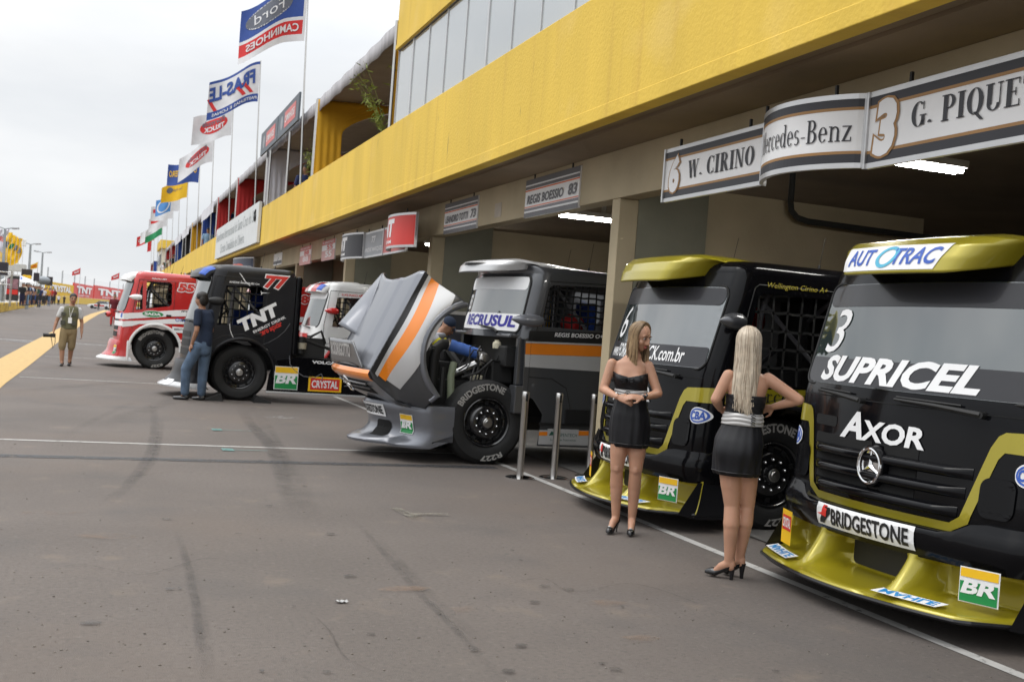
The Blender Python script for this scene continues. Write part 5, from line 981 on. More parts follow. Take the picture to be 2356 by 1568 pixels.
def dress(root, R, ztop, belt, hem, hemw=.0, sweet=True, lace=None, seed=0):
    b = B(); zt = lambda th: ztop + (.022 * (abs(sin(th + pi / 2)) * 2 - 1) * (1 if sin(th) < -.2 else 0) if sweet else 0); fold = lambda z, th: .0035 * sin(9 * th + 20 * z + seed) + .0025 * sin(17 * th - 31 * z)
    b.grid(lambda u, v: R(belt[0] - .01 + (zt(2 * pi * u) - belt[0] + .01) * v, 2 * pi * u, .009 + .5 * fold(belt[0] + v, 2 * pi * u)), 56, 18); o = b.obj('dress_bodice', blackcloth, root, True, ang=80); k = o.modifiers.new('t', 'SOLIDIFY'); k.thickness = .004
    if sweet:
        b = B(); c = R(ztop - .05, -pi / 2, .01); b.ell(c, (.012, 0, 0), (0, .012, 0), (0, 0, .026), 10, 8); [b.tube([c + V((0, 0, .01 * q)), c + V((sx * .03, -.022, .006 + .012 * q)), c + V((sx * .07, -.012, .0 + .02 * q))], [.004, .005, .002], 5) for sx in (-1, 1) for q in (-1, 0, 1)]; b.obj('bodice_knot', blackcloth, o, True)
    def sk(u, v):
        z = belt[1] + .012 + (hem - belt[1] - .012) * v; th = 2 * pi * u; return R(max(z, hem), th, .012 + hemw * v + fold(z * .2, th) * (.5 + .8 * v) + .005 * v * sin(4 * th + seed) - (.012 * max(0, (v - .93) / .07) if v > .93 else 0))
    b = B(); b.grid(sk, 72, 26); o = b.obj('skirt', blackcloth, root, True, ang=80); k = o.modifiers.new('t', 'SOLIDIFY'); k.thickness = .004
    b = B(); b.tube([sk(q / 48, .93) for q in range(49)], .0045, 5); b.obj('hem_band', blackcloth, o, True)
    b = B(); b.grid(lambda u, v: R(belt[1] + (belt[0] - belt[1]) * v, 2 * pi * u, .016 + .006 * sin(pi * v) + .003 * sin(v * 19 + 1.5 * sin(3 * 2 * pi * u))), 56, 20); o = b.obj('sash', beltc, root, True, ang=80); k = o.modifiers.new('t', 'SOLIDIFY'); k.thickness = .004
    return o
# ---- woman with her back turned
w = fig('person', 'woman seen from behind with long platinum hair, black minidress and hands on hips', 'person', (4.17, 6.35, 0))
T = [(.60, -.03, 0, .125, .11), (.72, -.03, 0, .138, .108), (.86, -.028, 0, .145, .112), (.95, -.025, 0, .148, .112), (1.08, -.012, 0, .118, .088), (1.13, -.008, 0, .112, .085), (1.25, 0, 0, .125, .095), (1.33, .005, 0, .138, .09), (1.39, .008, 0, .125, .07), (1.43, .006, .0, .07, .05), (1.48, .002, -.0, .048, .045)]
Yw = pi * .93; R = torso_fn(T, Yw, True, 1.26, .88)
b = B(); b.loft([[R(z, 2 * pi * k / 40) for k in range(40)] for z in [.74, .78] + zlist(.82, 1.47, 26)])
hP, hs, hf, hu = head_shape(b, (-.012, .0, 1.605), (-.25, .95, -.12), .98, neck=(.004, .01, 1.44))
arm(b, (-.128, .0, 1.385), (-.2, -.03, 1.22), (-.168, .10, 1.15)); hand(b, (-.166, .105, 1.147), (.7, .5, -.25), (-.35, .6, .6), .95, .5, 1, -1)
arm(b, (.138, 0, 1.385), (.348, -.02, 1.262), (.19, .05, 1.2)); hand(b, (.185, .055, 1.197), (-.8, .45, -.3), (.4, .6, .5), .95, .5, -1, 1)
leg(b, (-.072, .0, .80), (-.040, .0, .515), (-.028, -.01, .125), back=(.2, -1, 0), r=(.084, .055, .056, .034)); leg(b, (.04, .03, .80), (.062, .06, .515), (.038, .08, .14), back=(.2, -1, 0), r=(.082, .054, .055, .033))
for an, tz in (((-.028, -.01, .11), (-.13, .02, .028)), ((.038, .08, .12), (-.05, .13, .03))): b.cap(an, V(an) + (V(tz) - V(an)) * .5 + V((0, 0, .01)), .034, .03, 12); b.cap(V(an) + (V(tz) - V(an)) * .45 + V((0, 0, .008)), tz, .03, .022, 12)
b.ell((-.01, -.018, .1), (.028, 0, 0), (0, .026, 0), (0, 0, .045), 10, 8); b.ell((.055, .07, .115), (.028, 0, 0), (0, .026, 0), (0, 0, .045), 10, 8)
solid(b, 'body', skin, w, .0065, 5)
o = dress(w, R, 1.265, (1.142, 1.06), .715, .012, False, seed=2)
b = B(); fy = lambda x, z: min(p.y for p in (R(z, 2 * pi * q / 80, .024) for q in range(80)) if abs(p.x - x) < .02)
for q in range(5): z = 1.068 + .016 * q; b.tube([(.045, fy(.06, z) - .004, z), (.06, fy(.06, z) - .008, z + .008), (.074, fy(.06, z) - .002, z)], .0025, 5); b.tube([(.074, fy(.06, z) - .004, z), (.06, fy(.06, z) - .01, z + .008), (.045, fy(.06, z) - .002, z + .012)], .0025, 5)
b.obj('sash_lacing', shoeb, o, True)
hair(w, hP, hs, hf, hu, 1.16, 1.06, 900, 48, platin, drop=V((.07, -.08, 0)), seed=5, behind=-.06, gather=.98)
pump(w, (-.185, .045, .026), (-.115, .022, .026), (-.012, -.012, .092), .09, .036, .013); pump(w, (-.075, .15, .026), (-.03, .125, .026), (.056, .075, .10), .1, .036, .013)
# ---- woman looking at her hands
w = fig('person', 'woman facing the camera in a strapless black minidress, looking aside with hands together', 'person', (4.10, 7.92, 0))
T = [(.60, .02, 0, .13, .11), (.72, .02, 0, .14, .108), (.87, .016, 0, .15, .112), (.97, .012, 0, .144, .11), (1.09, .006, 0, .116, .09), (1.14, .006, 0, .112, .088), (1.25, -.006, 0, .128, .095), (1.33, -.018, 0, .142, .088), (1.385, -.022, 0, .13, .07), (1.425, -.012, .0, .08, .055), (1.48, .012, 0, .05, .046)]
R = torso_fn(T, -.12, True, 1.262, .88)
b = B(); b.loft([[R(z, 2 * pi * k / 40) for k in range(40)] for z in [.74, .78] + zlist(.82, 1.47, 26)])
hP, hs, hf, hu = head_shape(b, (.045, -.02, 1.61), (.72, -.62, -.3), .98, neck=(.0, .005, 1.43))
arm(b, (-.168, .0, 1.375), (-.222, -.03, 1.165), (-.105, -.19, 1.12)); hand(b, (-.10, -.195, 1.118), (.85, -.25, -.2), (-.3, -.7, .45), .92, .9, -1, -1)
arm(b, (.128, 0, 1.378), (.222, -.04, 1.165), (.10, -.2, 1.13)); hand(b, (.095, -.203, 1.13), (-.9, -.2, .02), (.1, -.6, .6), .92, .45, 1, 1)
leg(b, (-.055, 0, .80), (-.065, -.01, .53), (-.045, .03, .13), r=(.082, .054, .054, .033)); leg(b, (.085, .0, .80), (.088, -.02, .53), (.088, .03, .13), r=(.082, .054, .054, .033))
for an, tz in (((-.045, .03, .115), (-.085, -.085, .028)), ((.088, .03, .115), (.085, -.1, .028))): b.cap(an, V(an) + (V(tz) - V(an)) * .5 + V((0, 0, .012)), .033, .03, 12); b.cap(V(an) + (V(tz) - V(an)) * .45 + V((0, 0, .01)), tz, .03, .022, 12); b.ell(V(an) + V((0, .022, -.005)), (.026, 0, 0), (0, .026, 0), (0, 0, .042), 10, 8)
bd_ = solid(b, 'body', skin, w, .0065, 5); face_parts(w, hP, hs, hf, hu, .98)
o = dress(w, R, 1.30, (1.178, 1.112), .712, .006, True, seed=0)
e = R(1.146, -pi / 2 - .1, .03); b = B(); b.tube([e + V((.022 * cos(q), 0, .022 * sin(q))) for q in (2 * pi * k / 20 for k in range(21))], .002, 5); [b.tube([e, e + V((.021 * cos(radians(a)), 0, .021 * sin(radians(a))))], .002, 5) for a in (90, 210, 330)]; b.obj('sash_emblem', eyed, o, True)
hair(w, hP, hs, hf, hu, 1.25, 1.03, 900, 62, blond, drop=V((-.085, .03, 0)), seed=3, gather=1.0, part=.01, jit=(-.02, .13))
pump(w, (-.10, -.125, .024), (-.078, -.07, .024), (-.032, .052, .092), .09, .033, .005, True); pump(w, (.082, -.14, .024), (.085, -.082, .024), (.095, .052, .092), .09, .033, .005, True)
b = B(); b.tube([V((.118, -.185, 1.132)) + V((.0, .0, 0)) + V((.012 * sin(q), .026 * cos(q) * .6, .027 * sin(q + .3) * 1)) for q in (2 * pi * k / 18 for k in range(19))], .009, 6); b.ell((.108, -.214, 1.138), (.016, 0, 0), (0, .006, 0), (0, 0, .018), 10, 6); b.obj('wristwatch', shoeb, w, True)
b = B(); b.tube([V((-.122, -.168, 1.124)) + V((.01 * sin(q), .024 * cos(q) * .8, .027 * sin(q))) for q in (2 * pi * k / 18 for k in range(19))], .006, 6); b.obj('wristband', decw, w, True)
# ---- men and other figures
def man(label, loc, J, clothes, vox=.014, hairm=hairk, sk=skin2, name='person', k=1.0, face=True, phi=None, group=None, cap=None, hair_back=1.0):
    """J: joints; clothes: {part: (material, pieces, inflate)}; pieces of 'torso','sleeve'(fraction),'hips','legs'(fraction)"""
    r = fig(name, label, 'person', loc, phi, group); g = lambda n: V(J[n]); b = B(); yw = J.get('yaw', 0); f = J['face']
    pel, che, nek = g('pelvis'), g('chest'), g('neck'); sx = yaw((1, 0, 0), yw)
    def tor(b, o=0, z0=0, lo=True):
        rows = [(0, .150, .105), (.18, .158, .11), (.45, .15, .105), (.75, .172, .115), (.93, .16, .09), (1.0, .09, .065)]; R = []
        for t, a, d in rows:
            c = pel.lerp(che, min(1, t / .75)) if t <= .75 else che.lerp(nek, (t - .75) / .25); y2 = yaw((0, 1, 0), yw); R.append([c + (sx * (a + o) * cos(q) + y2 * (d + o) * sin(q)) * k for q in (2 * pi * i / 24 for i in range(24))])
        b.loft(R[0 if lo else 1:])
    tor(b); P = head_shape(b, g('head'), f, k * 1.03, True, nek - V((0, 0, .03)))
    for s in 'LR':
        arm(b, g('sh' + s), g('el' + s), g('wr' + s), tuple(x * k for x in (.052, .042, .042, .028))); hand(b, g('wr' + s), J.get('hd' + s, g('wr' + s) - g('el' + s)), J.get('hn' + s, (0, -1, 0)), 1.08 * k, .7, 1 if s == 'L' else -1, 1)
        leg(b, g('hip' + s), g('kn' + s), g('an' + s), 1, tuple(x * k for x in (.09, .06, .06, .04)), J.get('back', (0, 1, 0))); b.cap(g('an' + s), g('an' + s).lerp(g('to' + s), .2), .036 * k, .034 * k, 10)
    solid(b, 'body', sk, r, vox, 4); parts = {}
    if face and vox < .02: face_parts(r, P[0], P[1], P[2], P[3], k * 1.03)
    for nm, (m, pieces, inf) in clothes.items():
        b = B(); inf *= k
        if 'torso' in pieces: tor(b, inf)
        if 'hips' in pieces: b.cap(pel + V((0, 0, .06)) - sx * .05, pel - V((0, 0, .06)) - sx * .04, .105 + inf, .1 + inf, 14); b.cap(pel + V((0, 0, .06)) + sx * .05, pel - V((0, 0, .06)) + sx * .04, .105 + inf, .1 + inf, 14)
        for s in 'LR':
            if 'sleeve' in pieces: t = pieces['sleeve']; a, e, w_ = g('sh' + s), g('el' + s), g('wr' + s); b.cap(a, a.lerp(e, min(1, t)), (.054 + inf) * k, (.052 + inf) * k, 14); t > 1 and b.cap(e, e.lerp(w_, t - 1), (.045 + inf) * k, (.036 + inf) * k, 12)
            if 'legs' in pieces: t = pieces['legs']; a, e, w_ = g('hip' + s), g('kn' + s), g('an' + s); fl = pieces.get('flare', 0); b.cap(a, e.lerp(a, max(0, 1 - t)), (.093 + inf) * k, (.066 + inf + fl) * k, 16); t > 1 and b.cap(e, e.lerp(w_, t - 1), (.066 + inf + fl) * k, (.052 + inf + fl) * k, 16)
        parts[nm] = solid(b, nm, m, r, vox, 3)
    for s in 'LR':
        b = B(); a, t = g('an' + s), g('to' + s); h = a + (a - t).normalized() * .04; h.z = .035 + min(a.z, t.z) * 0 + (t.z - .03 if t.z > .06 else 0); b.cap(h, h.lerp(t, .55), .04 * k, .046 * k, 12, ((0, 0, 1), .8)); b.cap(h.lerp(t, .5), t, .046 * k, .036 * k, 12, ((0, 0, 1), .75)); b.cap(V((a.x, a.y, a.z - .01)), h + V((0, 0, .01)), .045 * k, .042 * k, 10); b.obj('shoe', shoeb, r, True)
    Pf, s_, f_, u_ = P; b = B(); kk = k * 1.03
    b.ell(Pf(0, -.02, .054), s_ * .083 * kk * max(1, hair_back * .93), f_ * .093 * kk, u_ * .081 * kk, 16, 10)
    if not cap: b.ell(Pf(0, -.055, -.005), s_ * .078 * kk * hair_back, f_ * .062 * kk, u_ * .08 * kk * hair_back, 14, 8); solid(b, 'hair', hairm, r, max(.008, vox * .8), 2)
    else:
        b.lathe([(0, .085 * kk), (.03, .084 * kk), (.06, .07 * kk), (.08, .03 * kk)], Pf(0, -.015, .04), u_, 16); b.add([Pf(-.07, .05, .045), Pf(.07, .05, .045), Pf(.06, .15, .03), Pf(0, .17, .03), Pf(-.06, .15, .03)], [(0, 1, 2, 3, 4)]); b.obj('cap', cap, r, True, ang=50)
    return r, parts
# man in jeans, back to the camera
J = dict(pelvis=(.12, .0, .93), chest=(.12, 0, 1.36), neck=(.06, .0, 1.56), head=(.035, 0, 1.72), face=(-.85, .5, -.05), yaw=pi * .75, shL=(.0, -.12, 1.5), shR=(.2, .12, 1.5), elL=(.0, -.19, 1.19), elR=(.24, .2, 1.2), wrL=(-.06, -.12, .97), wrR=(.1, .3, 1.0), hdL=(-.3, .1, -.8), hnL=(-.9, -.3, .2),
    hipL=(.03, -.06, .9), hipR=(.17, .05, .9), knL=(-.13, -.02, .53), knR=(.15, .06, .5), anL=(-.12, .03, .09), anR=(.15, .1, .09), toL=(-.28, .06, .03), toR=(.03, .18, .03), back=(.7, -.7, 0))
r, pt = man('man in a navy T-shirt and blue jeans standing with his back turned beside truck 77', (1.60, 19.15, 0), J, {'jeans': (denim, {'hips': 1, 'legs': 1.9, 'flare': .008}, .012), 'tshirt': (navy, {'torso': 1, 'sleeve': .62}, .014)}, .012, hair_back=1.38)
# photographer walking towards the camera
J = dict(pelvis=(.02, 0, .86), chest=(.03, 0, 1.2), neck=(.045, 0, 1.40), head=(.07, -.02, 1.56), face=(.1, -1, -.05), yaw=-.1, shL=(-.155, 0, 1.31), shR=(.215, 0, 1.31), elL=(-.25, .02, 1.03), elR=(.29, .03, 1.03), wrL=(-.30, -.06, .80), wrR=(.30, -.06, .78), hdL=(0, -.2, -1), hnL=(-1, 0, 0), hnR=(1, 0, 0),
    hipL=(-.07, 0, .83), hipR=(.11, 0, .83), knL=(-.10, -.02, .46), knR=(.10, .05, .46), anL=(-.08, -.05, .08), anR=(.085, .14, .11), toL=(-.09, -.2, .03), toR=(.07, .0, .035))
r, pt = man('young photographer in an olive pocket vest and khaki shorts walking towards the camera', (-.60, 27.2, 0), J, {'shorts': (khaki, {'hips': 1, 'legs': 1.12, 'flare': .014}, .006), 'tshirt': (tshirt, {'torso': 1, 'sleeve': .55}, .012), 'vest': (vestm, {'torso': 1}, .02)}, .014)
b = B(); b.box(-.01, .07, -.165, -.155, 1.0, 1.13); o = b.obj('press_card', decw, r); b = B(); b.tube([(.0, -.14, 1.36), (.03, -.165, 1.13)], .004, 5); b.tube([(.09, -.14, 1.36), (.03, -.165, 1.13)], .004, 5); b.obj('lanyard', decw, o)
for x in (-.12, .11):
    b = B(); b.box(x - .05, x + .05, -.15, -.11, .95, 1.06); b.box(x - .045, x + .045, -.145, -.11, 1.16, 1.25); b.obj('vest_pocket', mat('dark_vest_pocket', (.07, .07, .055), .9), pt['vest'], bev=.01)
t = thing('photo_camera', 'black camera with a long lens held down in the photographer\'s hand', 'camera', (-.91, 27.1, .69)); b = B(); b.box(-.06, .06, -.04, .04, -.04, .05); b.obj('camera_body', matte, t, bev=.012); b = B(); b.tube([(-.05, -.02, 0), (-.2, -.05, 0)], [.038, .045], 14); b.obj('lens', matte, t, True); b = B(); b.tube([(.05, 0, .03), (.06, 0, -.15), (.02, 0, -.3), (-.01, 0, -.14), (-.04, 0, .0)], .008, 6); b.obj('strap', matte, t, True)
# mechanic leaning into the engine bay
J = dict(pelvis=(-1.32, .1, 1.08), chest=(-1.0, .0, 1.36), neck=(-.82, -.02, 1.49), head=(-.70, -.02, 1.575), face=(.75, -.2, -.62), yaw=.3, shL=(-.9, -.2, 1.44), shR=(-.86, .17, 1.46), elL=(-.76, -.22, 1.30), elR=(-.7, .15, 1.3), wrL=(-.62, -.2, 1.15), wrR=(-.55, .1, 1.18),
    hipL=(-1.36, .0, 1.02), hipR=(-1.36, .18, 1.02), knL=(-1.4, -.02, .55), knR=(-1.45, .2, .55), anL=(-1.45, .0, .09), anR=(-1.5, .2, .09), toL=(-1.3, -.02, .04), toR=(-1.35, .2, .04))
man('mechanic in a dark cap and white and yellow shirt bent over the open engine', (5.05, 13.65, 0), J, {'trousers': (navy, {'hips': 1, 'legs': 1.9}, .014), 'shirt': (mat('pale_team_shirt', (.5, .5, .54), .9), {'torso': 1, 'sleeve': .35}, .02), 'sleeve_band': (mat('yellow_team_sleeve', (.62, .55, .02), .9), {'sleeve': .95}, .016)}, .014, cap=navy)
# ================= boards along the garages (building frame; text runs from far to near)
def board(name, label, x, y1, y0, z0, z1, paint, frame=None, bow=0, cat='sign', thick=.03, group='driver name boards over the garages'):
    """flat or bowed board facing the lane. paint(b, P) draws on P(u, v, off): u 0..1 left to right, v 0..1 bottom to top"""
    t = bthing(name, label, cat, (x, (y0 + y1) / 2, z0), group); W_, H_ = y1 - y0, z1 - z0
    P = lambda u, v, o=0: V((-o - bow * sin(pi * u) ** .75, W_ / 2 - u * W_, v * H_))
    b = B(); n = 32 if bow else 1; b.grid(lambda u, v: P(u, v, 0), n, 1); b.grid(lambda u, v: P(u, v, -thick), n, 1); R_ = [(0, 0), (1, 0), (1, 1), (0, 1)]
    for v in (0, 1): b.grid(lambda u, q: P(u, v, -thick * q), n, 1)
    for u in (0, 1): b.quad(P(u, 0), P(u, 1), P(u, 1, -thick), P(u, 0, -thick))
    b.obj('panel', decw, t); paint(t, P)
    if frame:
        b = B(); b.grid(lambda u, v: P(u, .0 + .07 * v, .006), n, 1); b.grid(lambda u, v: P(u, .93 + .07 * v, .006), n, 1); [b.obox(P(u, .5, .0), (.018, 0, 0), (0, .012, 0), (0, 0, H_ / 2)) for u in (0, 1)]; b.obj('frame', frame, t)
    b = B(); [b.obox(P(u, 1, -thick / 2) + V((0, 0, .02)), (.01, 0, 0), (0, .01, 0), (0, 0, .05)) for u in (.15, .85)]; b.obj('hanger', matte, t)
    return t
def bands(rows):
    def f(t, P, rows=rows):
        ms = [m for _, _, m in rows]; b = B()
        for i, (v0, v1, m) in enumerate(rows): b.cur = i; b.grid(lambda u, v: P(u, v0 + (v1 - v0) * v, .003), 32, 1)
        b.obj('coloured_band', ms, t)
    return f
def lett(t, P, txt, m, u0, u1, v0, v1, bold=.02, shear=0, serif=False, off=.007, mx=.08):
    b = B(); b.text(txt, lambda u, v: P(u, v, off), bold, shear, mx, (u0, u1, v0, v1), serif); return b.obj('lettering', m, t)
salmon = mat('salmon_decal', (.75, .25, .16), .5); midgr = mat('mid_grey_decal', (.2, .2, .22), .5); bronze = mat('bronze_decal', (.33, .17, .05), .45); nearblk = mat('ink_decal', (.018, .018, .024), .45)
st_rows = [(.86, 1, decgr), (.82, .845, decw), (.74, .82, decgr), (.69, .725, mat('orange_decal', (.75, .16, .03), .5)), (.255, .285, salmon), (.17, .24, midgr), (.13, .15, decw), (0, .12, decgr)]
def stp(txt, num):
    def f(t, P): bands(st_rows)(t, P); lett(t, P, txt, decgr, .05, .74, .34, .58, .03, .12); lett(t, P, num, decgr, .82, .97, .34, .62, .03, .12)
    return f
board('name_board', 'grey and orange striped board of driver 83 over the tilted-bonnet truck', .83, 13.62, 11.82, 3.10, 3.60, stp('REGIS BOESSIO', '83'))
board('name_board', 'grey and orange striped board of driver 73 next to the red curved sign', .83, 17.40, 15.66, 3.10, 3.60, stp('LEANDRO TOTTI', '73'))
mrows = [(.82, .93, nearblk), (.78, .82, bronze), (.19, .23, bronze), (.07, .19, nearblk)]
def digit(t, P, d, u0, u1, v0, v1):
    b = B(); b.text(d, lambda u, v: P(u, v, .008), .09, .1, .1, (u0, u1, v0, v1)); b.obj('number_outline', bronze, t)
    b = B(); e = (u1 - u0) * .09; b.text(d, lambda u, v: P(u, v, .011), .06, .1, .1, (u0 + e, u1 - e, v0 + .03, v1 - .03)); b.obj('number', decw, t)
def pc(t, P): bands(mrows)(t, P); digit(t, P, '6', .05, .19, .12, .88); lett(t, P, 'W. CIRINO', nearblk, .27, .92, .36, .68, serif=True)
board('name_board', 'long black and bronze edged board of driver 6 left of the curved maker sign', .56, 9.16, 7.49, 2.90, 3.40, pc, alu)
def pm(t, P): bands(mrows)(t, P); lett(t, P, 'Mercedes-Benz', nearblk, .16, .95, .36, .68, serif=True, mx=.04)
board('name_board', 'curved black and bronze edged maker sign between the boards of drivers 6 and 3', .56, 7.47, 6.23, 2.89, 3.41, pm, alu, bow=.26)
def pp(t, P): bands(mrows)(t, P); digit(t, P, '3', .02, .125, .10, .90); lett(t, P, 'G. PIQUET', nearblk, .17, .575, .34, .72, serif=True)
board('name_board', 'long black and bronze edged board of driver 3 hanging nearest the camera', .56, 6.21, 3.6, 2.88, 3.41, pp, alu)
def tnt(col):
    def f(t, P): bands([(.07, .93, col)])(t, P); lett(t, P, 'TNT', decw, .02, .62, .33, .86, .06, .1); lett(t, P, 'TEAM', decw, .2, .55, .14, .24, .03)
    return f
board('team_sign', 'curved black team sign at the far end of its row of boards', .6, 24.6, 22.5, 2.87, 3.42, tnt(nearblk), alu, bow=.2)
greyg = mat('pale_grey_decal', (.3, .31, .33), .5); redp = mat('pale_red_decal', (.62, .16, .15), .5)
def p77(t, P): bands([(.07, .93, greyg)])(t, P); lett(t, P, '77', decw, .38, .6, .55, .8, .03, .1); lett(t, P, 'ANDRE MARQUES', decw, .05, .95, .18, .38, .02)
board('name_board', 'pale grey board of driver 77 beside the black curved team sign', .62, 22.48, 20.8, 2.87, 3.40, p77, alu)
def p32(t, P): bands([(.07, .93, redp)])(t, P); lett(t, P, '32', decw, .38, .6, .55, .8, .03, .1); lett(t, P, 'LUIZ PUCCI', decw, .2, .9, .18, .38, .02)
board('name_board', 'pale red board of driver 32 half covered by the red curved sign', .62, 20.78, 19.0, 2.87, 3.40, p32, alu)
board('team_sign', 'curved bright red team sign beside the striped board of driver 73', .45, 19.55, 17.75, 2.87, 3.46, tnt(decr), alu, bow=.22)
def p55(nm, n):
    def f(t, P): bands([(.78, 1, redp), (.0, .5, mat('faded_red_decal', (.6, .32, .3), .5))])(t, P); lett(t, P, nm, decw, .08, .92, .84, .94, .02); lett(t, P, n, decr, .4, .85, .52, .76, .03); lett(t, P, n, decw, .3, .8, .15, .45, .03)
    return f
board('name_board', 'red and white poster of driver 55 on the beam beside the black team sign', .83, 28.7, 26.9, 3.04, 3.56, p55('P. SEBASTIAO', '55'))
board('name_board', 'red and white poster of driver 88 on the beam, farther than the similar one', .83, 32.3, 30.4, 3.04, 3.56, p55('BETO MONTEIRO', '88'))
board('name_board', 'small white poster with a dark patch on the beam beyond the two red posters', .83, 37.9, 36.0, 3.2, 3.6, bands([(.1, .35, nearblk)]))
dblue = mat('dark_blue_decal', (.02, .03, .07), .4)
def p70(tx):
    def f(t, P): bands([(.05, .95, dblue)])(t, P); lett(t, P, tx, mat('red_orange_decal', (.7, .08, .03), .5), .35, .85, .2, .6, .05)
    return f
board('team_sign', 'dark blue curved sign with red number 70 under the white name banner', .6, 46.2, 41.6, 3.02, 3.62, p70('70'), alu, bow=.5)
board('team_sign', 'dark blue sign beside the curved number 70 sign', .75, 51.4, 47.0, 3.0, 3.55, p70('21'), alu)
for y, lb in ((73, 'white hanging board with a red edge far along the garages'), (66, 'white hanging board far along the garages, the nearer of two')):
    t = bthing('hanging_board', lb, 'sign', (.3, y, 3.0)); b = B(); b.box(-.35, .35, -.05, .05, 0, .75); b.obj('panel', decw, t); b = B(); b.box(-.4, -.352, -.052, .052, 0, .75); b.obj('edge', redp if y == 73 else lgrey, t)
t = bthing('paper_notice', 'small pale paper notice taped on the beam between the two striped boards', 'notice', (.848, 14.75, 3.2)); b = B(); b.box(-.004, 0, -.14, .14, 0, .16); b.box(-.004, 0, -.14, .14, .165, .2); b.obj('paper', mat('stained_paper', (.45, .4, .34), .9, var=.15), t)
# white name banner of the circuit
t = bthing('circuit_banner', 'long white banner with the circuit name in grey letters on the yellow parapet', 'banner', (-.05, 43.05, 3.80)); b = B(); b.box(-.03, .06, -7.6, 7.6, 0, 1.32); b.obj('panel', mat('banner_white', (.62, .64, .64), .7, var=.04), t)
lg = mat('banner_letter_grey', (.33, .36, .36), .7); Pn = lambda u, v: V((-.034, 7.5 - 15 * u, 1.32 * v)); b = B(); b.text('Autodromo Internacional de Santa Cruz do Sul', Pn, .0, 0, None, (.01, .95, .55, .86)); b.obj('lettering', lg, t); b = B(); b.text('Circuito Oswaldinho de Oliveira', Pn, .0, 0, None, (.16, .76, .12, .42)); b.obj('lettering', lg, t)
b = B(); b.tube([(-.05, -6.85, .95), (-.05, -6.9, 1.1)], [.06, .02], 6); b.ell((-.05, -6.86, .85), (.05, 0, 0), (0, .16, 0), (0, 0, .14), 8, 6); b.obj('speaker_horn', matte, t, True)
# ================= balcony: tents, drapes, boards, plants
cloth = lambda n, c: mat(n, c, .85, var=.08, vs=2, bump=.2, bs=12)
valm = mat('grey_valance', (.36, .35, .36), .85, var=.2, vs=2, streak=(1, 3, .2)); undr = mat('tent_underside', (.27, .235, .205), .9); backm = mat('tent_back_cloth', (.2, .19, .19), .9)
CL = {'yellow': cloth('yellow_drape', (.62, .33, .015)), 'red': cloth('red_drape', (.42, .02, .02)), 'blue': cloth('blue_drape', (.02, .06, .28)), 'black': cloth('black_drape', (.02, .02, .022)), 'white': cloth('white_drape', (.55, .55, .6))}
def tent(y0, y1, c0, c1, label, vbanner=False):
    """c0 = drape colour at the near end y0, c1 at the far end y1"""
    t = bthing('balcony_tent', label, 'tent', (0, y0, 4.94), 'tents along the balcony'); L = y1 - y0
    def roofp(u, v): x = .15 + 4.2 * v; sag = .06 * sin(pi * u); return V((x, L * u, 1.92 + .55 * v ** 1.2 - sag * (1 - v) * .25 - .35 * (1 - abs(2 * v - 1)) * .3))
    b = B(); b.grid(roofp, 14, 8); o = b.obj('canopy', undr, t, True); k = o.modifiers.new('t', 'SOLIDIFY'); k.thickness = .02
    b = B(); b.grid(lambda u, v: roofp(u, 0) + V((-.02 + .012 * sin(40 * u), 0, .01 - .31 * v + .006 * sin(55 * u) * v)), 120, 2); o = b.obj('valance', valm, t, True); k = o.modifiers.new('t', 'SOLIDIFY'); k.thickness = .006
    b = B(); b.grid(lambda u, v: V((3.8 + .05 * sin(30 * u), L * u, .0 + 2.6 * v)), 40, 2); b.obj('back_cloth', backm, t, True)
    for yy, c in ((.06, c0), (L - .06, c1)):
        if not c: continue
        w = lambda v: .62 + 1.9 * max(0, (v - .55) / .45) ** 1.8 + .3 * max(0, (.3 - v) / .3)
        b = B(); b.grid(lambda u, v: V((.1 + w(v) * u, yy + .012 * sin(38 * w(v) * u + 1.5 * v) * (1.2 - .9 * v) + .1 * u * (1 - v) * (1 if yy < 1 else -1), .0 + (1.9 + .12 * u) * v)), 44, 22); o = b.obj('drape', CL[c], t, True); k = o.modifiers.new('t', 'SOLIDIFY'); k.thickness = .006
    for yy in (.02, L - .02):
        b = B(); b.tube([(.1, yy, -.02), (.1, yy, 1.93)], .03, 8); b.obj('tent_post', steel, t, True)
    if vbanner: b = B(); b.grid(lambda u, v: V((-.04, L * (.06 + .86 * u), 1.25 + .55 * v + .02 * sin(9 * u))), 12, 3); b.obj('banner', mat('pale_banner', (.62, .62, .66), .8, var=.12, vs=2), t)
    return t
tent(18.75, 26.6, 'yellow', 'yellow', 'balcony tent with yellow drapes and a grey scalloped valance, next to the glazed room')
tent(26.7, 35.6, 'white', 'white', 'balcony tent with white drapes behind the two dark sponsor boards')
tent(35.7, 44.6, 'red', 'red', 'first red draped balcony tent above the white circuit banner')
tent(44.7, 53.3, 'red', 'red', 'second red draped balcony tent, at the far end of the circuit banner')
tent(53.4, 62.2, 'blue', 'blue', 'blue draped balcony tent with a pale banner, next to the red tents', True)
tent(62.3, 71.2, 'yellow', 'yellow', 'distant yellow draped balcony tent among the flag poles')
tent(71.3, 79.9, 'black', 'black', 'black draped balcony tent with a pale banner', True)
tent(80, 89, 'blue', 'blue', 'far blue draped balcony tent with a pale banner, beyond the black one', True)
tent(89.1, 98, 'red', 'red', 'far red draped balcony tent beyond the blue ones'); tent(98.1, 107, 'red', 'red', 'farthest red draped balcony tent, beside the cream tower')
tent(140, 149, 'blue', 'red', 'small tent with mixed drapes beyond the cream tower')
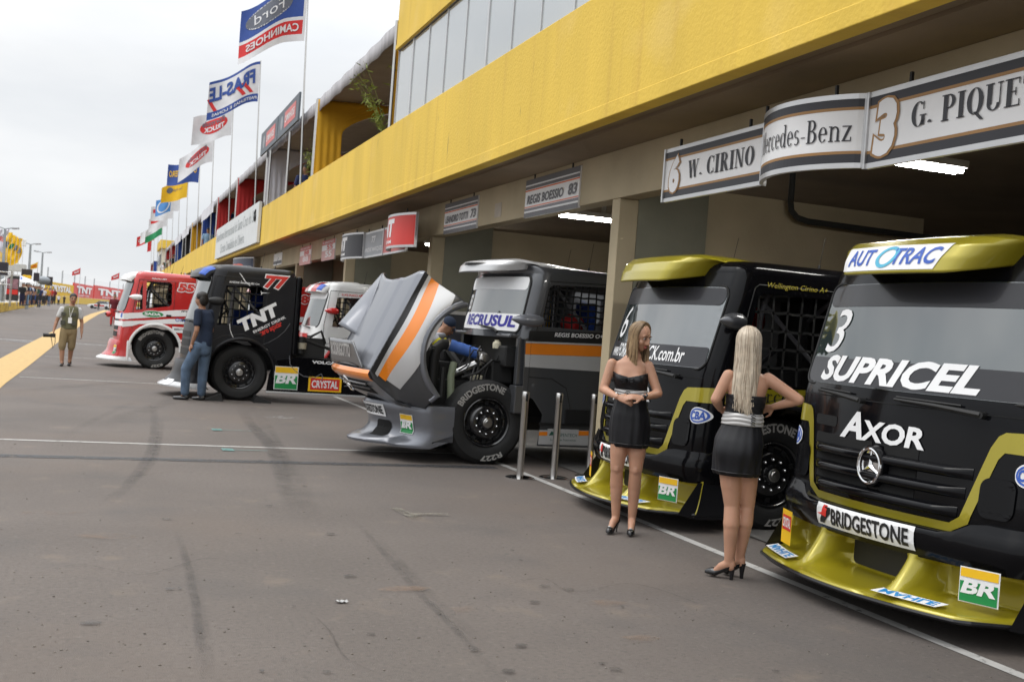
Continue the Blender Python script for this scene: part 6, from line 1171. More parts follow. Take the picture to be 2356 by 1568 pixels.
for y1, lb in ((32.0, 'dark grey sponsor board with a red panel, nearer of two on the balcony'), (35.85, 'dark grey sponsor board with a red panel, farther of two on the balcony')):
    t = bthing('sponsor_board', lb, 'sign', (-.12, y1 - 1.9, 6.58), 'sponsor boards on the balcony'); b = B(); b.box(0, .05, -1.87, 1.87, 0, .72); b.obj('panel', mat('slate_panel', (.09, .11, .13), .5), t)
    b = B(); b.box(-.006, 0, -1.4, .55, .14, .58); o = b.obj('red_panel', redp, t); b = B(); b.text('CAMINHOES', lambda u, v: V((-.01, .45 - 1.7 * u, .26 + .2 * v)), .02); b.obj('lettering', decw, o)
    b = B(); b.flat([oval(1.1, .36, .22, .2)], lambda u, v: V((-.004, u, v))); b.obj('round_mark', greyg, t); b = B(); b.tube([(.1, 0, 0), (.1, 0, -1.7)], .035, 8); b.obj('post', steel, t, True)
def bamboo(x, y, z, h, lean, label, seed):
    t = bthing('bamboo_plant', label, 'plant', (x, y, z), 'bamboo plants on the balcony'); rnd = random.Random(seed); b = B(); lv = B()
    for s in range(4):
        e = V((lean + rnd.uniform(-.25, .15), rnd.uniform(-.1, .6), h * rnd.uniform(.6, 1))); pts = [V((e.x * q * q, e.y * q, e.z * q)) for q in (k / 8 for k in range(9))]; b.tube(pts, [.012 * (1 - q / 10) for q in range(9)], 5)
        for k in range(46):
            q = rnd.uniform(.25, 1); p = V((e.x * q * q, e.y * q, e.z * q)) + V((rnd.gauss(0, .06), rnd.gauss(0, .08), rnd.gauss(0, .03))); d = V((rnd.uniform(-1, .6), rnd.uniform(-1, 1), rnd.uniform(-.9, .3))).normalized() * rnd.uniform(.09, .2); n = d.cross(V((rnd.random(), rnd.random(), rnd.random()))).normalized() * .012; lv.cur = rnd.randint(0, 1); lv.add([p, p + d * .4 + n, p + d, p + d * .4 - n], [(0, 1, 2, 3)])
    b.obj('stem', mat('bamboo_stem', (.2, .22, .05), .6), t, True); lv.obj('foliage', [mat('bamboo_leaf', (.14, .2, .02), .6, var=.3), mat('bamboo_leaf_light', (.25, .3, .05), .6, var=.2)], t)
    b = B(); b.lathe([(0, .12), (.22, .16), (.22, .13), (.05, .1)], (0, 0, -.15), (0, 0, 1), 16); b.obj('pot', decw, t, True)
bamboo(.42, 20.6, 4.95, 1.6, -.6, 'tall leaning bamboo plant on the parapet beside the glazed room', 4); bamboo(.45, 18.95, 4.95, 1.5, -.15, 'bamboo plant hard against the end of the glazed room', 5); bamboo(.45, 28.4, 4.95, 1.5, .0, 'small bamboo plant beside the yellow drape', 8)
# ================= flags on the balcony poles
def flag(y, cols, draw, label, L=1.75, H=1.38, ph=0, zt=9.98, sag=.55, name='flag', x=.02):
    if y > 40: L *= .84; H *= .88; sag *= 1.25
    t = bthing(name, label, 'flag', (x, y, 4.9), 'flags on poles along the balcony'); b = B(); h = zt - 4.9; b.tube([(0, 0, 0), (-.09, 0, h * .5), (-.16, 0, h)], [.03, .025, .018], 8); b.obj('pole', steel, t, True)
    def P(u, v, o=0): w = .15 * sin(6.5 * u + ph + 1.6 * v) * min(1, u * 2.5); return V((-.17 - L * u * .95, .25 * u * L + w * 1.3 + o, h - .03 - H * (1 - v) * (1 - .12 * u) - sag * u ** 1.25 + .09 * sin(5 * u + ph + .8 * v) * min(1, u * 3)))
    b = B()
    for i, (c, v0, v1, u0, u1) in enumerate(cols): b.cur = i; b.grid(lambda u, v: P(u0 + (u1 - u0) * u, v0 + (v1 - v0) * v, 0), 22, 8)
    o = b.obj('cloth', [c[0] for c in cols], t, True)
    if draw:
        for txt, m, u0, u1, v0, v1, bd in draw:
            for off in (-.012, .012):
                b = B()
                if txt == 'O_': b.flat([ring2d((u0 + u1) / 2, (v0 + v1) / 2, (u1 - u0) / 2, (v1 - v0) / 2, bd, bd * 1.2)], lambda u, v: P(u, v, off), .05)
                elif txt == 'o_': b.flat([oval((u0 + u1) / 2, (v0 + v1) / 2, (u1 - u0) / 2, (v1 - v0) / 2)], lambda u, v: P(u, v, off), .05)
                elif txt == 'r_': b.flat([rect(u0, u1, v0, v1)], lambda u, v: P(u, v, off), .08)
                elif txt == '/_': b.flat([[(u0, v0), (u0 + .07, v0), (u1 + .07, v1), (u1, v1)]], lambda u, v: P(u, v, off), .05)
                else: b.text(txt, lambda u, v: P(u, v, off * 2.2), bd, .05, .06, (u0, u1, v0, v1))
                b.obj('emblem', m, o)
    return t
fb, fr_, fw, fy, fg, fs = (mat(n, c, .8, var=.08, vs=3) for n, c in (('flag_blue', (.03, .07, .27)), ('flag_red', (.55, .03, .03)), ('flag_white', (.62, .62, .63)), ('flag_yellow', (.7, .42, .015)), ('flag_green', (.02, .24, .09)), ('flag_sky_blue', (.07, .22, .5))))
fgr = mat('flag_grey', (.12, .13, .16), .8)
flag(27.9, [(fb, .42, 1, .04, 1), (fr_, .12, .36, .04, 1), (fw, 0, .12, .04, 1), (fw, .36, .42, .04, 1), (fw, 0, 1, 0, .04)], [('o_', fgr, .22, .92, .5, .92, 0), ('O_', fw, .22, .92, .5, .92, .018), ('Ford', fw, .36, .8, .62, .82, .0), ('CAMINHOES', fw, .1, .9, .17, .31, .02)], 'blue flag with a grey oval over a red band, on the nearest pole', 1.62, 1.5, .3, 10.05, .85)
flag(37.4, [(fw, .2, .93, 0, 1), (fb, 0, .2, .0, 1), (fb, .93, 1, 0, 1)], [('/_', fr_, .1, .3, .25, .6, 0), ('/_', fr_, .25, .42, .25, .6, 0), ('/_', fr_, .8, .95, .2, .55, 0), ('FRAS-LE', fb, .08, .98, .46, .84, .04), ('PASTILHAS E LONAS', fw, .03, .9, .06, .14, .02)], 'white flag with blue letters and red stripes, second pole from the glazed room', 1.65, 1.35, 1.5, 10.0, .95)
tk = lambda s: [('o_', fr_, .12, .8, .28, .78, 0), ('Formula', fgr, .2, .75, .58, .76, .02), ('TRUCK', fw, .2, .7, .36, .54, .04)]
flag(46.2, [(fw, 0, 1, 0, 1)], tk(0), 'larger white flag with a red oval race emblem', 1.9, 1.4, 2.2, 10.0, .6); flag(55.2, [(fw, 0, 1, 0, 1)], tk(1), 'white flag with a red oval race emblem, farther and next to the blue flag', 1.9, 1.4, .8, 10.0, 1.0)
flag(64.3, [(fb, 0, 1, 0, 1)], [('O CARRETEIRO', fy, .08, .95, .42, .72, .02)], 'deep blue flag with yellow lettering', 2.1, 1.45, 1.1, 9.95, .35); flag(74.6, [(fy, 0, 1, 0, 1)], [('Com Orgulho', fgr, .2, .6, .55, .75, 0), ('o_', fgr, .55, .8, .5, .85, 0)], 'yellow flag just below the deep blue one', 2.0, 1.3, 2.8, 9.9, .6)
flag(84, [(fw, 0, 1, 0, .36), (fs, 0, 1, .36, 1)], [('O_', fw, .4, .95, .1, .9, .06)], 'sky blue and white flag with a round ring', 2.0, 1.5, .2, 9.9, .5); flag(93, [(fw, 0, 1, 0, 1)], [('r_', fr_, .05, .9, .55, .8, 0), ('TRUCK', fw, .2, .7, .6, .76, .03)], 'white flag with a broad red stripe, below the sky blue one', 2.1, 1.4, 1.9, 9.9, .4)
flag(103, [(fw, 0, 1, 0, 1)], [('r_', fr_, .4, .9, .6, .95, 0)], 'faded white flag with a red corner', 1.9, 1.4, 1.2, 9.9, .6); flag(113, [(fw, .5, 1, 0, 1), (fg, 0, .5, 0, 1)], None, 'green and white flag far along the balcony', 1.9, 1.6, 2.2, 9.9, 1.0)
flag(124, [(fw, 0, 1, 0, 1)], [('r_', fr_, .1, .7, .3, .65, 0)], 'white and red flag above the cream tower', 2.2, 1.5, .5, 10.3, .9); flag(136, [(fr_, 0, 1, 0, 1)], [('OSOCO', fw, .2, .9, .4, .7, .03)], 'red flag with white letters, farthest along the balcony', 2.4, 1.4, 1.6, 10.4, .9); flag(145, [(fr_, 0, 1, 0, .4)], None, 'narrow red flag hanging down past the cream tower', 1.4, 2.2, .4, 10.2, .8)
# ================= barrier posts and wheel chocks
for (x, y), lb in zip(((4.38, 10.9), (4.80, 10.95), (5.3, 11.1)), ('polished steel barrier post nearest the front wheel of the grey truck', 'polished steel barrier post in the middle of three', 'polished steel barrier post beside the gold truck\'s bumper, behind the woman')):
    t = thing('barrier_post', lb, 'post', (x, y, 0), 0, 'steel barrier posts beside the grey truck'); b = B(); b.lathe([(0, .16), (.012, .16), (.022, .13), (.028, .05)], (0, 0, 0), (0, 0, 1), 32); b.obj('base', chrome, t, True); b = B(); b.lathe([(.02, .038), (.86, .038), (.87, .042), (.93, .042), (.94, .036)], (0, 0, 0), (0, 0, 1), 24); b.obj('tube', steel, t, True)
    b = B(); b.box(-.012, .012, -.046, -.036, .84, .92); b.obj('belt_slot', matte, t)
for x, s in ((1.83, 1), (2.95, -1)):
    b = B(); b.loft([[(x, 19.25, 0), (x, 19.75, 0)], [(x + .3 * s, 19.25, .0), (x + .3 * s, 19.75, .0)], [(x + .26 * s, 19.25, .13), (x + .26 * s, 19.75, .13)], [(x, 19.25, .02), (x, 19.75, .02)]], False, False); b.add([(x, 19.25, 0), (x + .3 * s, 19.25, 0), (x + .26 * s, 19.25, .13), (x, 19.25, .02)], [(0, 1, 2, 3)]); b.add([(x, 19.75, 0), (x + .3 * s, 19.75, 0), (x + .26 * s, 19.75, .13), (x, 19.75, .02)], [(0, 1, 2, 3)]); tag(b.obj('wheel_chock', matte), 'dark wedge under the front wheel of truck 77, on its %s side' % ('nose' if s > 0 else 'rear'), 'wheel chock', 'wheel chocks')

# framed dark board standing in the bay behind the tilted bonnet, and garage clutter
p = at(1035, 690, Y=17.2); t = thing('display_board', 'dark display board with a pale top rail inside the bay behind the tilted bonnet', 'board', (p.x, 17.2, 0)); b = B(); b.box(-1.2, 1.6, -.03, .03, .4, 1.78); b.obj('panel', mat('board_black', (.02, .022, .03), .4), t); b = B(); b.box(-1.22, 1.62, -.04, .04, 1.785, 1.84); b.obj('top_rail', alu, t)
for s in (-1.1, 1.5): b = B(); b.box(s - .03, s + .03, -.25, .25, 0, .04); b.box(s - .025, s + .025, -.025, .025, .04, .4); b.obj('stand_foot', alu, t)
for k, (x, y, n, lb) in enumerate(((6.6, 17.2, 4, 'stack of black tyres at the back of the bay of the grey truck'), (7.6, 24.9, 3, 'stack of black tyres deep in the bay behind truck 32'), (8.2, 10.1, 5, 'stack of black tyres deep in the bay of the gold trucks'))):
    t = thing('tyre_stack', lb, 'tyres', (x, y, .012)); 
    for i in range(n): b = B(); b.lathe([(0, .3), (.02, .42), (.08, .49), (.22, .49), (.28, .42), (.3, .3), (.28, .28), (.02, .28)], (0, 0, .305 * i), (0, 0, 1), 28); b.obj('tyre', rub, t, True)
t = thing('tool_cabinet', 'red steel tool cabinet by the wall of the bay of the gold trucks', 'cabinet', (7.0, 10.2, .012)); b = B(); b.box(-.5, .5, -.3, .3, .1, 1.1); b.obj('cabinet_body', red, t, bev=.02)
for i in range(4): b = B(); b.box(-.46, .46, -.315, -.3, .16 + .23 * i, .35 + .23 * i); d_ = b.obj('drawer', mat('drawer_red', (.3, .02, .02), .4), t); b = B(); b.box(-.3, .3, -.335, -.316, .28 + .23 * i, .3 + .23 * i); b.obj('handle', chrome, d_)
# ================= far side of the pit lane
def lp(px, py, Y): return at(px, py, Y=Y)
# low yellow pit wall with its platform
pw = [(-5.9, 55), (-7.1, 90), (-7.8, 125), (-8.3, 165), (-8.8, 215), (-9.4, 270)]
tw = thing('pit_wall', 'long low yellow pit wall along the far side of the lane', 'wall', (-7.1, 90, 0)); ofs = V((7.1, -90, 0))
b = B(); R = []
for x, y in pw: R.append([V((x, y, 0)) + ofs, V((x, y, .72)) + ofs, V((x - .3, y, .72)) + ofs, V((x - .3, y, 0)) + ofs])
b.loft(R); b.obj('wall_body', mat('yellow_curb_paint', (.6, .40, .06), .75, var=.2, vs=1.5), tw); b = B()
for k in range(9): q = k / 8 * 4; i = min(int(q), 3); t_ = q - i; x, y = (pw[i + 1][j] + (pw[i + 2][j] - pw[i + 1][j]) * t_ if i < 4 else pw[5][j] for j in (0, 1)); b = B(); b.box(x + 7.1 - .02, x + 7.1 + .012, y - 90 - .06, y - 90 + .06, .02, .725); b.obj('joint', mat('dark_joint', (.06, .05, .02), .9), tw)
b = B(); R = [[V((x - .31, y, .62)), V((x - 5, y, .62)), V((x - 5, y, 0)), V((x - .31, y, 0))] for x, y in pw]; b.loft(R); tag(b.obj('pit_platform', mat('pale_concrete', (.3, .27, .24), .9, var=.12, vs=.6)), kind='structure')
strip([(x + .35, y) for x, y in pw], .12, .004, 'edge_line', whitef)
# lamp posts
def lamp_post(bx, by, tx, ty, Y, label, arm_=1.0, lit=False):
    p, q = lp(bx, by, Y), lp(tx, ty, Y); t = thing('lamp_post', label, 'lamp post', (p.x, p.y, 0), 0, 'lamp posts beyond the pit wall'); h = q.z; b = B(); b.tube([(0, 0, 0), ((q.x - p.x) * .6, 0, h)], [.2, .11], 10); b.obj('post', mat('lamp_post_grey', (.3, .32, .33), .5, .3), t, True); x = (q.x - p.x) * .6
    for s in (-1, 1):
        b = B(); b.tube([(x, 0, h), (x + s * arm_ * .6, 0, h + .15)], .06, 6); b.obj('bracket', mat('lamp_post_grey'), t, True); b = B(); b.obox((x + s * arm_ * .75, 0, h + .12), (.3, 0, .03 * s), (0, .2, 0), (0, 0, .08 if not lit or s > 0 else .38)); b.obj('lamp_head', mat('lamp_lens', (.75, .75, .72), .4) if lit and s < 0 else mat('lamp_head_grey', (.33, .33, .34), .5), t, bev=.05)
lamp_post(7, 640, 10, 526, 105, 'nearest tall grey lamp post with two heads, at the left edge of the photo', 1.1); lamp_post(66, 640, 70, 562, 130, 'lamp post with one big pale head, in the middle of three', 1.0, True); lamp_post(95, 640, 98, 581, 160, 'farthest lamp post with a slim double head', 1.1)
# upright banner flags
ycl = mat('sail_yellow', (.72, .43, .01), .8, var=.1, vs=1); wcl = mat('sail_white', (.6, .58, .64), .8, var=.1, vs=1)
for k, (tx, ty, bx, by, c, m2, lb) in enumerate(((6, 528, 2, 605, wcl, redp, 'white upright banner flag at the left edge of the photo'), (20, 527, 14, 580, wcl, redp, 'white upright banner flag with a red patch, right of the nearest lamp post'), (29, 535, 19, 600, ycl, fgr, 'narrow yellow upright banner flag, leftmost of the yellow ones'), (38, 541, 30, 602, ycl, fg, 'yellow upright banner flag with a green patch'), (46, 545, 40, 604, ycl, fgr, 'yellow upright banner flag between the green patched one and the last'), (55, 549, 50, 609, ycl, fgr, 'broad yellow upright banner flag, rightmost of the row'))):
    Y = 112 + 2.5 * k; p, q = lp(bx, by, Y), lp(tx, ty, Y); t = thing('banner_flag', lb, 'flag', (q.x, Y, .62), 0, 'upright banner flags beyond the pit wall'); h = q.z - .62; z0 = p.z - .62; wd = 1.2 if c is ycl else .9
    b = B(); b.tube([(0, 0, 0), (0, 0, h)], [.04, .02], 6); b.obj('pole', lgrey, t, True)
    P = lambda u, v, o=0: V((-.04 - wd * u * (.35 + .65 * (1 - v)) + .12 * sin(7 * v + k) - .25 * (1 - v), .1 * sin(9 * v + 4 * u + k) + o, h - (h - z0) * (1 - v) * (1 + .06 * sin(5 * u + k))))
    b = B(); b.grid(P, 6, 16); o = b.obj('cloth', c, t, True); b = B(); b.grid(lambda u, v: P(.15 + .7 * u, .45 + .2 * v, -.02), 4, 4); b.obj('patch', m2, o, True)
for x0, y0, x1, y1, Y, cb, lb in ((80, 620, 87.5, 602, 150, fy, 'small yellow and red pennant beside the farthest lamp post'), (172, 650, 185.5, 616, 210, fr_, 'small red pennant on a thin pole above the red hoardings, the left one'), (266, 668, 275, 627, 230, fr_, 'small red pennant on a thin pole just left of truck 55')):
    q = lp(x1, y1, Y); t = thing('pennant', lb, 'flag', (q.x, Y, 0), 0, 'small pennants by the hoardings'); b = B(); b.tube([(0, 0, 0), (0, 0, q.z)], .05, 6); b.obj('pole', lgrey, t, True)
    L = 16 * Y / 2500; H = 13 * Y / 2500; P = lambda u, v, o=0: V((-L * u, o + .3 * sin(5 * u), q.z - H * (1 - v) * (1 - .35 * u) - L * .62 * u)); b = B(); b.grid(P, 10, 3); o = b.obj('cloth', cb, t, True)
    b = B(); b.text('TNT' if cb is fr_ else 'CRYSTAL', lambda u, v: P(u, v, -.06), .04, 0, .1, (.15, .8, .3, .7)); b.obj('lettering', decw if cb is fr_ else decr, o)
# pit wall stands
def boxthing(name, label, cat, x0, y0, x1, y1, Y, m, dpt=1.0, legs=None, group=None):
    a, c = lp(x0, y1, Y), lp(x1, y0, Y); t = thing(name, label, cat, ((a.x + c.x) / 2, Y, 0), 0, group); w = abs(c.x - a.x) / 2; b = B(); b.box(-w, w, -dpt / 2, dpt / 2, min(a.z, c.z), max(a.z, c.z)); b.obj('cabinet', m, t, bev=.03)
    if legs: 
        for s in (-1, 1): b = B(); b.tube([(s * w * .7, 0, .6), (s * w * .7, 0, min(a.z, c.z))], .04, 6); b.obj('leg', steel, t, True)
    return t, w, min(a.z, c.z), max(a.z, c.z)
spk = mat('speaker_black', (.025, .022, .03), .7)
boxthing('loudspeaker', 'big black loudspeaker on legs at the left edge of the photo', 'loudspeaker', -2, 604, 19, 632, 92, spk, 1.2, True); boxthing('loudspeaker', 'tall black loudspeaker above the crowd, between two dark boards', 'loudspeaker', 77, 628, 91, 646, 125, spk, 1.2, True)
boxthing('dark_board', 'wide dark board above the yellow awning behind the crowd', 'board', 49, 620, 75, 634, 118, mat('dark_brown_board', (.035, .028, .03), .7), .3, True); boxthing('dark_board', 'dark board with faint gold marks at the right end of the stands', 'board', 106, 637, 122, 656, 140, mat('dark_brown_board'), .3, True)
t, w, z0, z1 = boxthing('drinks_cooler', 'tall red and black drinks cooler with a picture panel near the lamp post', 'cooler', 14, 636, 45, 690, 96, mat('cooler_black', (.03, .03, .03), .5), 1.0)
b = B(); b.box(-w * .95, w * .95, -.53, -.51, z0 + (z1 - z0) * .25, z0 + (z1 - z0) * .45); b.obj('red_panel', decr, t); b = B(); b.box(-w * .95, w * .95, -.53, -.51, z0 + (z1 - z0) * .48, z0 + (z1 - z0) * .88); b.obj('picture_panel', mat('smoky_red_print', (.25, .13, .15), .6, var=.6, vs=2), t); b = B(); b.box(-w * 1.05, w * 1.05, -.55, .5, z1, z1 + .12); b.obj('top_trim', lgrey, t)
p = lp(43, 634, 104); t = thing('parasol', 'white parasol with blue lettering over the stand by the cooler', 'parasol', (p.x, 104, .62)); h = p.z - .62; b = B(); b.tube([(0, 0, 0), (0, 0, h)], .04, 8); b.obj('pole', lgrey, t, True); b = B(); b.lathe([(-.55, 1.45), (-.5, 1.4), (-.2, .9), (.05, .06), (.08, .0)], (0, 0, h), (0, 0, 1), 16); b.obj('canopy', mat('parasol_white', (.62, .62, .62), .8), t, True); b = B(); b.text('JET', lambda u, v: V((-.5 + u, -1.15 - .05 + .35 * v, h - .36 + .26 * v)), .03); b.obj('lettering', decb, t)
t, w, z0, z1 = boxthing('awning', 'flat yellow awning edge above the crowd', 'awning', 53, 634, 72, 640, 116, decy, 2.0, True)
t = thing('scaffold', 'grey metal scaffold tower at the left edge of the photo', 'scaffold', (lp(6, 690, 88).x, 88, .62)); b = B(); [b.tube([(x, y, 0), (x, y, 2.6)], .04, 6) for x in (-.7, .5) for y in (-.6, .6)]; [b.tube([(-.7, y, z), (.5, y, z + (.0 if z != 1.2 else 1.2))], .03, 6) for y in (-.6, .6) for z in (.3, 1.2, 1.6, 2.5)]; [b.tube([(x, -.6, z), (x, .6, z)], .03, 6) for x in (-.7, .5) for z in (.3, 1.6, 2.5)]; b.obj('scaffold_frame', steel, t, True)
p = lp(100, 645, 136); t = thing('air_blimp', 'grey inflatable advertising balloon behind the crowd', 'balloon', (p.x, 136, .62)); b = B(); b.ell((0, 0, p.z - .62), (.75, 0, 0), (0, .7, 0), (0, 0, .5)); b.tube([(0, 0, 0), (0, 0, p.z - .62)], .03, 6); b.obj('balloon_skin', mat('grey_vinyl', (.2, .22, .24), .5), t, True)
t, w, z0, z1 = boxthing('stand_roof', 'long pale roof of the stand behind the banner flags', 'roof', 16, 609, 60, 622, 135, mat('pale_roof', (.5, .5, .47), .7), 3.0, True)
# hoardings, fence and hills at the end of the lane
def gp(px, py): q = at(px, py, z=0); return V((q.x, q.y, 0))
h0, h1, h2 = gp(104, 696.2), gp(213, 700.2), gp(330, 706)
def hoard(label, pa, pb, z0, z1, m, txt, tm, sub=None, name='hoarding', cat='hoarding'):
    t = thing(name, label, cat, pa, 0, 'hoardings at the end of the lane'); d = pb - pa; n = V((d.y, -d.x, 0)).normalized(); P = lambda u, v, o=0: d * u + V((0, 0, z0 + (z1 - z0) * v)) + n * o
    b = B(); b.add([P(0, 0), P(1, 0), P(1, 1), P(0, 1), P(0, 0, -.4), P(1, 0, -.4), P(1, 1, -.4), P(0, 1, -.4)], [(0, 1, 2, 3), (7, 6, 5, 4), (3, 2, 6, 7), (0, 4, 5, 1), (0, 3, 7, 4), (1, 5, 6, 2)]); b.obj('panel', m, t)
    if txt: b = B(); b.text(txt, lambda u, v: P(u, v, .15), .05, 0, None, (.1, .88, .3, .82)); b.obj('lettering', tm, t)
    if sub: b = B(); b.text(sub, lambda u, v: P(u, v, .15), .02, 0, None, (.25, .75, .1, .2)); b.obj('lettering', tm, t)
    return t
L1 = lambda a, c, q: a + (c - a) * q
ylw = mat('hoarding_yellow', (.68, .42, .02), .7, var=.06)
hoard('yellow base wall below the hoardings', L1(h0, h1, .02), h1, 0, 1.9, mat('base_yellow', (.62, .42, .07), .8), None, None, name='base_wall', cat='wall'); hoard('yellow base wall running on behind truck 55', h1, h2, 0, 1.9, mat('base_yellow'), None, None, name='base_wall', cat='wall')
hoard('yellow hoarding with a red and white drink sign, half hidden by the crowd', h0, L1(h0, h1, .5), 1.95, 5.2, ylw, 'CRYSTAL', decw); hoard('red hoarding with big white letters, the left and fully visible one', L1(h0, h1, .505), L1(h1, h2, .0), 1.95, 6.0, decr, 'TNT', decw, 'ENERGY DRINK'); hoard('red hoarding with big white letters, cut off by truck 55', L1(h1, h2, .01), L1(h1, h2, .5), 1.95, 6.4, decr, 'TNT', decw, 'ENERGY DRINK'); hoard('plain red hoarding behind truck 55', L1(h1, h2, .51), h2, 1.95, 6.4, decr, None, None)
t = thing('wire_fence', 'tall thin wire fence with concrete posts above the hoardings', 'fence', h0)
for k in range(10):
    p = L1(h0, h1, k / 4) if k <= 4 else L1(h1, h2, (k - 4) / 4); p = p + V((0, 3, 0)) - h0; b = B(); b.tube([p, p + V((0, 0, 8.6))], .2, 6); b.obj('fence_post', mat('pale_post', (.4, .42, .43), .8), t)
mm = mat('haze_tinted_fence_mesh', (.3, .36, .42), .9, alpha=.07); b = B(); pts = [L1(h0, h1, 0), h1, h2, L1(h1, h2, 1.6)]  # see-through mesh sheet, its blue-grey tint stands in for distant haze
for a, c in zip(pts, pts[1:]): b.quad(a - h0 + V((0, 3.4, 0)), c - h0 + V((0, 3.4, 0)), c - h0 + V((0, 3.4, 8)), a - h0 + V((0, 3.4, 8)))
b.obj('wire_mesh', mm, t)
# cars parked beyond the lane marking
def car(label, p, rz, body, k=1.0):
    t = thing('parked_car', label, 'car', p, rz, 'cars at the end of the lane'); W_ = .85
    def ring(x, zs, w): return [V((x, y * w, z)) for y, z in zs]
    b = B(); prof = [(-2.1, .35, .75), (-2.0, .3, .9), (-1.2, .3, .98), (1.0, .3, .9), (1.9, .3, .75), (2.1, .35, .6)]; b.loft([[V((x, -W_, z0)), V((x, -W_ - .03, (z0 + z1) / 2)), V((x, -W_ + .05, z1)), V((x, W_ - .05, z1)), V((x, W_ + .03, (z0 + z1) / 2)), V((x, W_, z0))] for x, z0, z1 in prof]); b.obj('body', body, t, True)
    b = B(); b.loft([[V((x, -w, z)) for w in (1,)] + [V((x, w, z)) for w in (1,)] for x, z in ()] or [[V((-1.5, -.78, .95)), V((.9, -.78, .92)), V((.9, .78, .92)), V((-1.5, .78, .95))], [V((-1.1, -.62, 1.42)), V((.2, -.62, 1.42)), V((.2, .62, 1.42)), V((-1.1, .62, 1.42))]]); b.obj('cabin', mat('car_glass', (.05, .06, .07), .1), t, bev=.04); b = B(); b.box(-1.1, .2, -.62, .62, 1.425, 1.46); b.obj('roof', body, t, bev=.02)
    for x in (-1.3, 1.3):
        for s in (-1, 1): b = B(); b.lathe([(-.1, .2), (-.1, .31), (.08, .31), (.1, .2), (.1, 0)], (x, s * .8, .31), (0, s, 0), 18); b.obj('wheel', rub, t, True)
    b = B(); b.box(-.9, .9, .86, .885, .5, .75); b.obj('door_panel', red, t)
    for s in (-1, 1): b = B(); b.box(2.0, 2.08, s * .6 - .15, s * .6 + .15, .55, .68); b.obj('headlight', decw, t)
car('red and white car at the end of the yellow lane marking', gp(231, 708.5) + V((0, -25, 0)), radians(160), mat('car_white', (.6, .6, .6), .3)); car('red car behind the red and white one, half hidden by truck 55', gp(252, 706.5) + V((2, -10, 0)), radians(175), red)
# ---- distant figures
def plain(label, loc, top, bot, k=1.0, walk=0.0, face=(0, -1, 0), vox=.03, bend=0.0, group=None, skinm=skin2, long_=True, arms=0.0):
    h = k; J = dict(pelvis=(0, 0, .95 * h), chest=(0, -bend * .3, 1.36 * h), neck=(0, -bend * .4, 1.52 * h), head=(0, -bend * .5 - .02, 1.66 * h), face=face, yaw=0, shL=(-.19 * h, -bend * .3, 1.44 * h), shR=(.19 * h, -bend * .3, 1.44 * h), elL=(-.25 * h, -bend * .2, 1.15 * h), elR=(.25 * h, -bend * .2, 1.15 * h), wrL=(-.22 * h, -.12 - arms, (.93 + arms) * h), wrR=(.22 * h, -.12 - arms * .6, (.93 + arms) * h),
        hipL=(-.09 * h, 0, .9 * h), hipR=(.09 * h, 0, .9 * h), knL=(-.1 * h, -walk, .5 * h), knR=(.1 * h, walk * .5, .5 * h), anL=(-.1 * h, -walk * .3, .08), anR=(.1 * h, walk * 1.4, .1), toL=(-.12 * h, -.2 - walk * .3, .03), toR=(.12 * h, -.15 + walk, .03))
    return man(label, loc, J, {'trousers': (bot, {'hips': 1, 'legs': 1.9 if long_ else 1.05}, .012), 'shirt': (top, {'torso': 1, 'sleeve': .6 if not arms else 1.5}, .014)}, vox, k=k, face=False, group=group, sk=skinm)
cm = lambda n, c=(.1, .1, .1): mat('cloth_' + n, c, .9, var=.1)
def feet(px, py, k=1.06): p = gp(px, py); return (p.x, p.y, 0)
plain('racing driver in a maroon top and red overalls standing left of truck 55', (1.0, 74, 0), cm('maroon', (.12, .012, .02)), cm('red_overall', (.5, .03, .03)), 1.14, .02)
p = at(250, 722, Y=72); t = thing('racing_helmet', 'red and white racing helmet held by the driver in red', 'helmet', p); b = B(); b.ell((0, 0, 0), (.2, 0, 0), (0, .2, 0), (0, 0, .19)); b.obj('shell', red, t, True); b = B(); b.grid(lambda u, v: V((-.21 * cos(2.4 * u - 1.2), -.21 * cos(1.2 * (u - .5)) * .9, -.05 + .1 * v)), 8, 2); b.obj('visor', mat('visor_dark', (.03, .03, .03), .2), t, True)
plain('person in a pale grey shirt behind the maroon driver', (1.9, 92, 0), cm('pale_grey', (.45, .45, .5)), cm('charcoal', (.03, .03, .035)), 1.1)
plain('person in grey crouching beside the red and white car', tuple(gp(226, 710) + V((0, -30, 0))), cm('grey', (.15, .15, .16)), cm('charcoal', (.03, .03, .035)), .85, .15, bend=.9)
CR = 'people along the pit wall'
plain('person in black standing in the lane in front of the pit wall', tuple(gp(88, 707)), cm('black', (.02, .02, .022)), cm('black_trouser', (.015, .015, .016)), 1.12, .1, group=CR); plain('person in a white and blue outfit leaning on the pit wall', tuple(gp(112, 704)), cm('white', (.55, .55, .6)), cm('light_blue', (.2, .32, .5)), 1.1, .15, bend=.4, group=CR)
plain('person in a white shirt and dark trousers at the end of the pit wall', tuple(gp(134, 702)), cm('white', (.55, .55, .6)), cm('charcoal', (.03, .03, .035)), 1.12, .12, group=CR); plain('person all in black at the far end of the pit wall', tuple(gp(147, 700.5)), cm('black', (.02, .02, .022)), cm('black_trouser'), 1.12, .1, group=CR)
